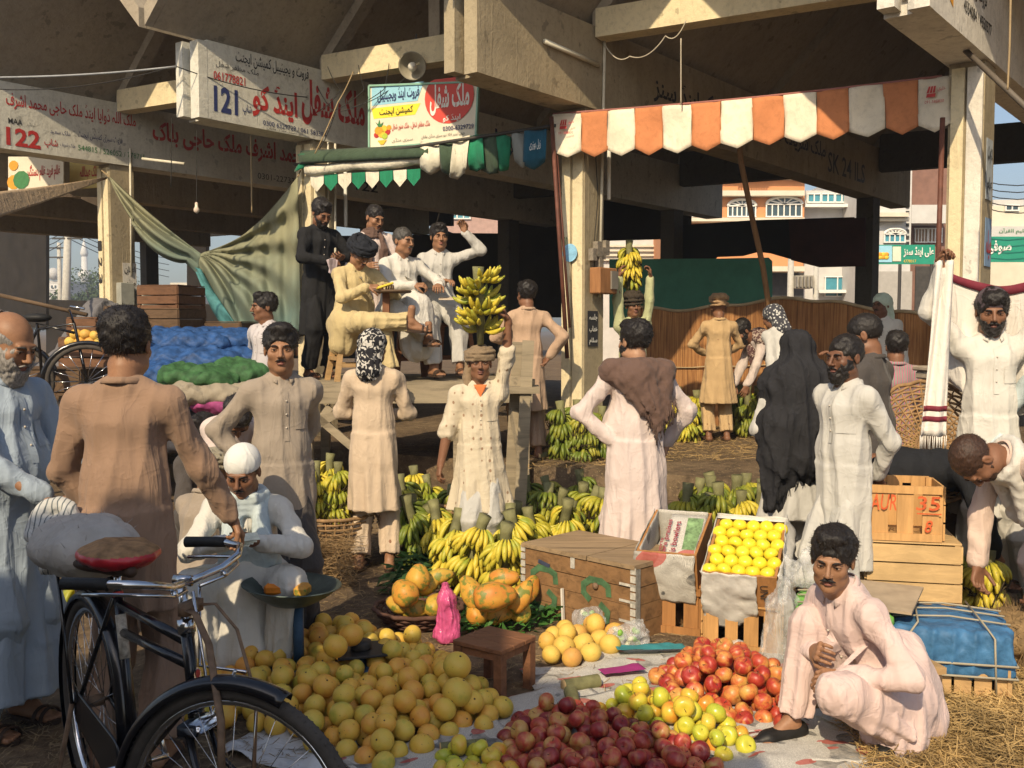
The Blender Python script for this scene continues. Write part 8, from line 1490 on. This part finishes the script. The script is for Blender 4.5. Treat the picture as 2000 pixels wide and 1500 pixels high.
wrapped('crate wrapped in crinkled blue plastic and twine at the right edge', (2.05, 4.62, 0), (.96, -.28, 0), (.50, .46, .33), plain('blue_plastic', (.045, .14, .28), .6, .3, 14, 1.0, 34, spec=.3), 1)
wrapped('crate wrapped in bright green plastic behind the pink-clad seller', (1.60, 4.75, 0), (.96, -.28, 0), (.42, .46, .36), plain('green_plastic', (.17, .42, .08), .4, .25, 8, .6, 26, spec=.5), 2, ch_=.4)
o = MB().box((1.78, 4.75, .385), (.34, .46, .012), M=Matrix.Rotation(-.5, 4, 'Z') @ Matrix.Rotation(.03, 4, 'X')).build('cardboard', plain('grey_cardboard', (.36, .28, .19), .9, .2, 8, .3, 20)); tag(o, 'flat piece of brown-grey board lying over the blue and green wrapped crates', 'board')
t = thing('stool', 'low wooden stool half hidden behind the pink-clad seller', 'stool', (1.74, 4.32, 0)); MB().box((1.74, 4.32, .19), (.26, .2, .03), .2).build('seat', M_cl, t); [MB().box((1.74 + sx * .1, 4.32 + sy * .07, .088), (.04, .04, .174), .2).build('leg', M_dk, t) for sx in (-1, 1) for sy in (-1, 1)]
# small square stool in the middle
cs = gz(966, 1248, .24); t = thing('stool', 'small square stool of dark brown boards between the papayas and the melons', 'stool', (cs.x, cs.y, 0)); rz = -.62
for i in range(3): MB().box(V((cs.x, cs.y, .235)) + Matrix.Rotation(rz, 3, 'Z') @ V((0, -.092 + .092 * i, 0)), (.28, .088, .022), rz, bev=.003).build('seat_board', M_st, t)
m = MB(); [m.box(V((cs.x, cs.y, .205)) + Matrix.Rotation(rz, 3, 'Z') @ V((x, y, 0)), sz, rz) for x, y, sz in ((0, .115, (.20, .018, .034)), (0, -.115, (.20, .018, .034)), (.115, 0, (.018, .20, .034)), (-.115, 0, (.018, .20, .034)))]; m.build('apron', M_st, t)
for sx in (-1, 1):
 for sy in (-1, 1): MB().box(V((cs.x, cs.y, .112)) + Matrix.Rotation(rz, 3, 'Z') @ V((sx * .115, sy * .115, 0)), (.042, .042, .222), rz).build('leg', M_st, t)
# bags
def bagmat(name, c, alpha, rough=.15):
 t = NT(name); a = t.noise(9, t.map((1, 1, .35)), det=5, dist=1.5); t.col(c, rough, .6); t.set(t.b.inputs['Alpha'], t.ramp(a, [(.35, min(1, alpha * .6)), (.65, min(1, alpha * 1.5))])); t.bump(a, .9, .03); t.bump(t.noise(34, t.map((1, 1, .5)), det=3), .6, .01); return t.m
M_bagw = bagmat('clear_white_plastic', (.70, .70, .70), .3); M_bagp = bagmat('pink_plastic', (.72, .12, .30), .93)
def bag(name, lab, prims, mat_, lo, hi, seed=0, h=.010, rg_=(.008, 30)):
 g = SDF(lo, hi, h)
 for a, b, ra, rb in prims: g.cap(a, b, ra, rb, .03, fold=(.010, 7), wr=(.004, 30), seed=seed)
 g.rough(rg_[0], rg_[1], seed, (1, 1, .5)); g.rough(.003, 75, seed); g.D = np.maximum(g.D, (.008 - g.ax[2])[None, None, :]); v, f = g.mesh(); o = mkobj(name, v, f, mat_, None, True); tag(o, lab, 'plastic bag'); return o
p = G_(1535, 4.85); bag('plastic_bag', 'limp white see-through plastic bag hanging beside the seller in pink', [((p.x, p.y, .08), (p.x, p.y, .30), .10, .075), ((p.x, p.y, .30), (p.x + .02, p.y, .42), .06, .03)], M_bagw, (p.x - .2, p.y - .2, -.02), (p.x + .2, p.y + .2, .5), 1)
p = G_(1605, 4.95); bag('plastic_bag', 'crumpled clear plastic bag lying on the green wrapped crate', [((p.x - .1, p.y, .44), (p.x + .1, p.y, .42), .06, .07), ((p.x - .08, p.y, .46), (p.x - .04, p.y + .03, .56), .05, .02), ((p.x - .1, p.y - .02, .46), (p.x - .16, p.y, .52), .03, .015)], M_bagw, (p.x - .3, p.y - .2, .3), (p.x + .3, p.y + .2, .68), 2)
p = gz(872, 1255, 0); bag('plastic_bag', 'knotted bright pink plastic bag standing before the papaya basket', [((p.x, p.y, .05), (p.x + .01, p.y, .13), .068, .055), ((p.x + .01, p.y, .15), (p.x + .0, p.y, .23), .045, .050), ((p.x, p.y, .25), (p.x - .01, p.y, .31), .038, .012)], M_bagp, (p.x - .16, p.y - .16, -.02), (p.x + .16, p.y + .16, .4), 3, .008)
for (px, py, lab, sd_) in ((1157, 1232, 'clear bag of small green and white vegetables against the chest front', 4), (1225, 1268, 'second clear bag with yellow-green vegetables beside the dusty melons', 5)):
 p = gz(px, py, 0); rr = random.Random(sd_)
 for k in range(14): o = MB().ball((0, 0, 0), (.02, .014, .014), 8).build('vegetable', plain('veg_green', (.2, .4, .06), .5, .4, 20) if k % 3 else plain('veg_pale', (.6, .6, .4), .5), None, True, local=True); o.location = (p.x + rr.uniform(-.06, .06), p.y + rr.uniform(-.05, .05), .03 + .035 * (k // 5)); o.rotation_euler = (rr.random() * 3, rr.random() * 3, 0); tag(o, 'small vegetable inside the clear bag against the chest' if sd_ == 4 else 'small vegetable inside the clear bag by the dusty melons', 'vegetable', 'vegetables in clear bag %s' % ('by the chest' if sd_ == 4 else 'by the melons'))
 bag('plastic_bag', lab, [((p.x - .05, p.y, .06), (p.x + .05, p.y, .07), .065, .07), ((p.x + .03, p.y, .11), (p.x + .07, p.y, .15), .03, .012)], M_bagw, (p.x - .2, p.y - .2, -.02), (p.x + .2, p.y + .2, .25), sd_)
bag('plastic_bag', 'small pale crumpled bag at the foot of the pale crate', [(tuple(gz(1400, 1270, .04)), tuple(gz(1440, 1265, .05)), .04, .035)], M_bagw, tuple(gz(1420, 1270, 0) - V((.2, .2, .02))), tuple(gz(1420, 1270, 0) + V((.2, .2, .2))), 6, .008)
# newspapers on the ground
def gsheet(lab, px, py, w_, d_, rz, seed, mat_=None, lift=.0, name='newspaper', cat='newspaper', grp=None, amp=.02):
 c = gz(px, py, 0); Rz = Matrix.Rotation(rz, 3, 'Z'); z0 = .006 + lift
 def fn(u, v):
  q = Rz @ V(((u - .5) * w_, (v - .5) * d_, 0)); p = c + q; n_ = noise.noise(V((p.x * 5, p.y * 5, seed))) + .5 * noise.noise(V((p.x * 13, p.y * 13, seed))); ed = min(u, 1 - u, v, 1 - v); return V((p.x, p.y, z0 + max(0, n_) * amp + (.02 * max(0, noise.noise(V((p.x * 3, p.y * 3, seed + 9)))) if ed < .06 else 0)))
 M_ = Matrix.Translation((c.x, c.y, 0)) @ Rz.to_4x4(); m = MB(); m.grid(lambda u, v: M_.inverted() @ fn(u, v), 26, 26, .0012); o = m.build(name, mat_ or M_news, None, True, local=True); o.matrix_world = M_; o.location = (c.x, c.y, 0); o.rotation_euler = (0, 0, rz); tag(o, lab, cat, grp); return o
NS = [(1050, 1400, .75, .5, .5, 'newspaper sheet right of the melon heap, its corner turned up'), (1180, 1335, .7, .5, .25, 'newspaper sheet between the dusty melons and the apples'), (1000, 1460, .7, .5, .4, 'shaded newspaper sheet left of the dark apples'), (1250, 1290, .55, .4, -.2, 'newspaper with red print under the crates edge'), (1420, 1300, .6, .4, .1, 'newspaper sheet behind the red apples'), (1330, 1400, .8, .6, .3, 'newspaper sheet under the yellow-green apples'), (1500, 1440, .8, .55, -.1, 'newspaper sheet in front of the red apples'), (1560, 1490, .7, .5, .5, 'shaded newspaper sheet at the bottom edge below the black shoe'), (1120, 1490, .9, .6, .1, 'newspaper sheet under the dark apples'), (880, 1500, .7, .5, .6, 'newspaper sheet below the right end of the melon heap')]
for i, (px, py, w_, d_, rz, lab) in enumerate(NS): gsheet(lab, px, py, w_, d_, rz, i * 3.7, lift=.003 * i)
gsheet('scrap of teal paper on the newspapers behind the apples', 1270, 1283, .36, .08, .12, 3, plain('teal_paper', (.04, .22, .24), .7), .045, 'paper_scrap', 'paper'); gsheet('magenta printed scrap on the newspapers', 1215, 1325, .22, .08, .35, 5, plain('magenta_paper', (.3, .03, .16), .7), .04, 'paper_scrap', 'paper')
gsheet('crumpled white cloth under the front edge of the melon heap', 620, 1475, .75, .35, -.5, 8, cloth('white_rag', (.50, .50, .50), .15), .0, 'ground_cloth', 'cloth', amp=.06); gsheet('white plastic sheet at the upper left edge of the melons', 470, 1250, .3, .3, .2, 9, cloth('white_rag', (.50, .50, .50), .15), .0, 'ground_cloth', 'cloth', amp=.08)
# weighing scale
p = G_(585, 4.6); sc_ = thing('weighing_scale', 'blue iron counter scale with a wide dented pan holding cut papaya', 'scale', tuple(p)); M_blu = plain('blue_iron', (.03, .07, .13), .5, .3, 20)
MB().box((p.x + .12, p.y, .05), (.62, .24, .10), .1, bev=.015).build('base', M_blu, sc_); MB().tube([(p.x - .02, p.y, .1), (p.x - .02, p.y, .38)], .025, 10).build('pillar', M_blu, sc_, True); MB().tube([(p.x + .27, p.y + .02, .1), (p.x + .27, p.y + .02, .15)], .025, 10).build('pillar', M_blu, sc_, True)
pc = at(570, 1142, 4.6); MB().lathe([(.04, -.10), (.10, -.085), (.17, -.045), (.225, .0), (.232, .004), (.222, .006), (.165, -.037), (.09, -.078), (.0, -.09)], 32, Matrix.Translation(pc) @ Matrix.Rotation(.05, 4, 'Y')).build('pan', plain('dented_iron_pan', (.10, .13, .12), .45, .4, 10, .4, 18, metal=.6), sc_, True)
q = V((p.x + .27, p.y + .02, .16)); MB().box(q, (.24, .22, .012), .3, bev=.003).build('plate', plain('black_iron_plate', (.03, .028, .025), .6, .3), sc_); o = MB().lathe([(.045, 0), (.05, .005), (.05, .035), (.045, .04), (0, .04)], 16, Matrix.Translation(q + V((0, 0, .008)))).build('weight', plain('iron_weight', (.04, .035, .03), .6), None, True); tag(o, 'round iron weight on the black plate of the scale', 'weight')
for i, (dx, dy) in enumerate(((-.07, 0), (.0, .02), (.06, -.02))):
 o = MB().box(pc + V((dx, dy - .03, -.012)), (.10, .06, .055), i * .7, bev=.015).build('papaya_piece', plain('cut_papaya', (.72, .22, .02), .5, .2, 20) if i < 2 else M_pap); tag(o, ['left cut orange papaya piece in the scale pan', 'middle cut orange papaya piece in the scale pan', 'right papaya end piece in the scale pan'][i], 'papaya piece')
# baskets
def wicker(lab, c, r0, r1, h_, tilt=(0, 0), mat_=None, rows=8, n_=28, name='basket', hollow=True):
 M = Matrix.Translation(c) @ Matrix.Rotation(tilt[0], 4, 'X') @ Matrix.Rotation(tilt[1], 4, 'Y'); t = thing(name, lab, 'basket', tuple(c)); m = MB()
 for k in range(rows):
  r = r0 + (r1 - r0) * k / (rows - 1); z = h_ * (k / (rows - 1)) ** 1.3; ph = (k % 2) * math.pi; m.tube([M @ V(((r + .007 * math.cos(n_ / 2 * a * 1 + ph)) * math.cos(a), (r + .007 * math.cos(n_ / 2 * a + ph)) * math.sin(a), z)) for a in [2 * math.pi * i / (n_ * 2) for i in range(n_ * 2)]], .0085 if k < rows - 1 else .014, 5, closed=True)
 m.build('weave', mat_, t, True); m = MB()
 for i in range(n_): a = 2 * math.pi * i / n_; m.tube([M @ V((r0 * .2 * math.cos(a), r0 * .2 * math.sin(a), -.002)), M @ V((r0 * math.cos(a), r0 * math.sin(a), 0)), M @ V((r1 * math.cos(a), r1 * math.sin(a), h_))], .006, 4)
 m.build('ribs', mat_, t, True); return t
M_wk = plain('brown_wicker', (.28, .17, .08), .8, .4, 20); M_wk2 = plain('dark_wicker', (.10, .05, .035), .8, .4, 20)
wicker('shallow dark basket holding the left papaya heap', gz(818, 1218, 0) + V((0, 0, .01)), .17, .25, .09, mat_=M_wk2, rows=6)
wicker('straw-stuffed tall basket carrying the yellow banana bunches, left of the floral headscarf', (-1.27, 7.0, .01), .20, .29, .36, mat_=M_wk, rows=14)
wicker('big round wicker basket tipped on its side under the raised shawl', (2.58, 6.12, .95), .06, .40, .10, (R(58), R(-8)), mat_=M_wk, rows=16, n_=36)
wicker('woven basket edge behind the folded arms of the floral headscarf wearer', (-.72, 7.4, .01), .2, .3, .3, mat_=M_wk, rows=12)
crate('dim crate propping up the tipped round basket', V((2.6, 6.35, 0)), (1, -.2, 0), (.6, .4, .72), M_cw, 3, seed=9)
# pedestal, teal box
t = thing('pedestal', 'carved grey stone pedestal at the foot of the right pillar', 'pedestal', tuple(G_(1840, 7.6, .2))); p = at(1840, 715, 7.5);
for nm, w_, z0, z1 in (('shaft', .22, .2, p.z - .10), ('capital', .27, p.z - .098, p.z - .04), ('slab', .31, p.z - .038, p.z)): MB().box((p.x, p.y, (z0 + z1) / 2), (w_, w_, z1 - z0), .2, bev=.01).build(nm, plain('carved_stone', (.34, .28, .21), .9, .25, 12, .5, 30), t)
p = at(1862, 668, 7.3); o = MB().box(p, (.17, .25, .24), .1, bev=.01).build('metal_box', plain('teal_box', (.03, .20, .22), .5, .2, 8)); tag(o, 'small teal box on the pedestal behind the white shawl', 'box')
p = at(1985, 1225, 4.7); c = V((2.50, 4.85, .16)); g = SDF(np.array(c) - .4, np.array(c) + .4, .014); g.ell(c, (.20, .20, .13), .02); g.rough(.01, 20, 1); v, f = g.mesh(); rg = np.random.default_rng(3); v, f = spikes(v, f, 1300, .07, rg, (0, 0, 0), .002); o = mkobj('straw_bundle', v, f, plain('dark_straw', (.20, .13, .06), .9, .4, 30), None, True); tag(o, 'shaggy brown straw bundle at the right edge below the dusty pink kameez', 'straw bundle')
# straw litter
def straw(name, lab, poly, n, seed, z0=0.0, h=.03, L=.05, c=(.40, .27, .11), wd=.0016):
 rg = np.random.default_rng(seed); P_ = [tuple(gz(x, y, z0))[:2] for x, y in poly]; A = np.array(P_); x = rg.uniform(A[:, 0].min(), A[:, 0].max(), n * 3); y = rg.uniform(A[:, 1].min(), A[:, 1].max(), n * 3); ok = inpoly(x, y, P_); x, y = x[ok][:n], y[ok][:n]; n = len(x); c0 = np.stack([x, y, z0 + .006 + rg.uniform(0, h, n) ** 1.0], 1)
 a = rg.normal(size=(n, 3)) * [1, 1, .22]; a /= np.linalg.norm(a, axis=1)[:, None]; s = L * rg.uniform(.3, 1.3, (n, 1)); bnd = rg.normal(size=(n, 3)) * [1, 1, .3] * s * .25; b = np.cross(a, rg.normal(size=(n, 3)) * .5 + [0, 0, 1]); b /= np.linalg.norm(b, axis=1)[:, None]; b *= wd
 p0, p1, p2 = c0 - a * s, c0 + bnd, c0 + a * s; v = np.stack([p0 - b, p0 + b, p1 + b, p1 - b, p2 - b, p2 + b], 1); v[:, :, 2] = np.maximum(v[:, :, 2], z0 + .005); i = np.arange(n)[:, None] * 6; f = np.concatenate([i + [[0, 1, 2, 3]], i + [[3, 2, 5, 4]]]); o = mkobj(name, v.reshape(-1, 3), f, plain('straw_' + name + str(seed), c, .8, .5, 3), None, False); o['label'] = lab; return struct(o, 'stuff')
straw('straw', 'golden straw covering the ground at the lower right', [(1560, 1330), (1850, 1230), (2060, 1180), (2200, 1300), (2200, 1700), (1500, 1700), (1700, 1500)], 26000, 1, h=.045, L=.07)
straw('straw', 'straw scattered on the banana floor', [(1230, 870), (1500, 800), (1640, 880), (1500, 900), (1180, 905)], 3500, 2, z0=FZ, h=.02, L=.06); straw('straw', 'chaff around the foot of the middle pillar', [(1000, 880), (1190, 860), (1200, 915), (1000, 920)], 1200, 3, z0=FZ, h=.02, L=.05)
straw('straw', 'loose straw over the open ground', [(550, 1000), (1500, 960), (2000, 1200), (1900, 1400), (1000, 1350), (600, 1250)], 6000, 4, h=.008, L=.05, c=(.30, .21, .10)); straw('straw', 'straw stuffed in the banana basket', [(570, 1115), (690, 1115), (690, 1155), (570, 1155)], 900, 5, h=.3, L=.12, c=(.26, .17, .08))
straw('straw', 'scattered litter by the bicycle', [(-100, 1400), (500, 1400), (900, 1500), (900, 1800), (-200, 1800)], 2500, 6, h=.006, L=.04, c=(.22, .16, .09))
# ================================================================== unseen block and domes added behind the camera to shade the lower left
sb = thing('shop_block', 'plain rendered shop block with stepped parapet behind the photographer', 'building', (-5, -2, 0))
m = MB(); prof = [(-16, 0), (-16, 5.22), (-3.0, 5.22), (-3.0, 5.45), (-2.3, 5.45), (-2.3, 5.1), (-1.95, 5.1), (-1.95, 4.75), (-1.45, 4.75), (-1.45, 4.4), (-.95, 4.4), (-.95, 0)]  # stepped outline shaped to cast the edges of the foreground shade
m.prism([(x, -1.5, z) for x, z in prof], (0, -2.5, 0)); m.build('wall', M_conc, sb)
for i, (x, z, r_) in enumerate(((-3.3, 5.22, .17), (-4.6, 5.22, .3), (-1.7, 4.75, .13), (-6.1, 5.22, .35))):  # added domes standing in for the head shadows of unseen people
 o = MB().lathe([(r_, 0), (r_ * 1.05, .05), (r_, .12), (r_ * .8, .2), (r_ * .4, .27), (.02, .28)], 20, Matrix.Translation((x, -1.75, z))).build('water_jar', plain('clay_jar', (.3, .16, .09), .8), None, True); tag(o, ['smaller clay water jar above the middle of the parapet', 'wide clay water jar on the long parapet', 'smallest clay water jar on the lower parapet step', 'widest clay water jar at the far end of the parapet'][i], 'jar')
# ------------------------------------------------------------------ thin morning haze over the street and fields
hz = MB().box((0, 170, 20), (720, 440, 42)).build('haze', M_white); struct(hz, 'stuff'); hm_ = bpy.data.materials.new('haze'); hm_.use_nodes = True; hn = hm_.node_tree; hn.nodes.clear()
ho = hn.nodes.new('ShaderNodeOutputMaterial'); pv = hn.nodes.new('ShaderNodeVolumePrincipled'); pv.inputs['Color'].default_value = (.80, .86, .95, 1); pv.inputs['Density'].default_value = .0022; pv.inputs['Anisotropy'].default_value = .3; hn.links.new(pv.outputs[0], ho.inputs['Volume']); hz.data.materials.clear(); hz.data.materials.append(hm_); hz['label'] = 'thin bluish haze in the distance'
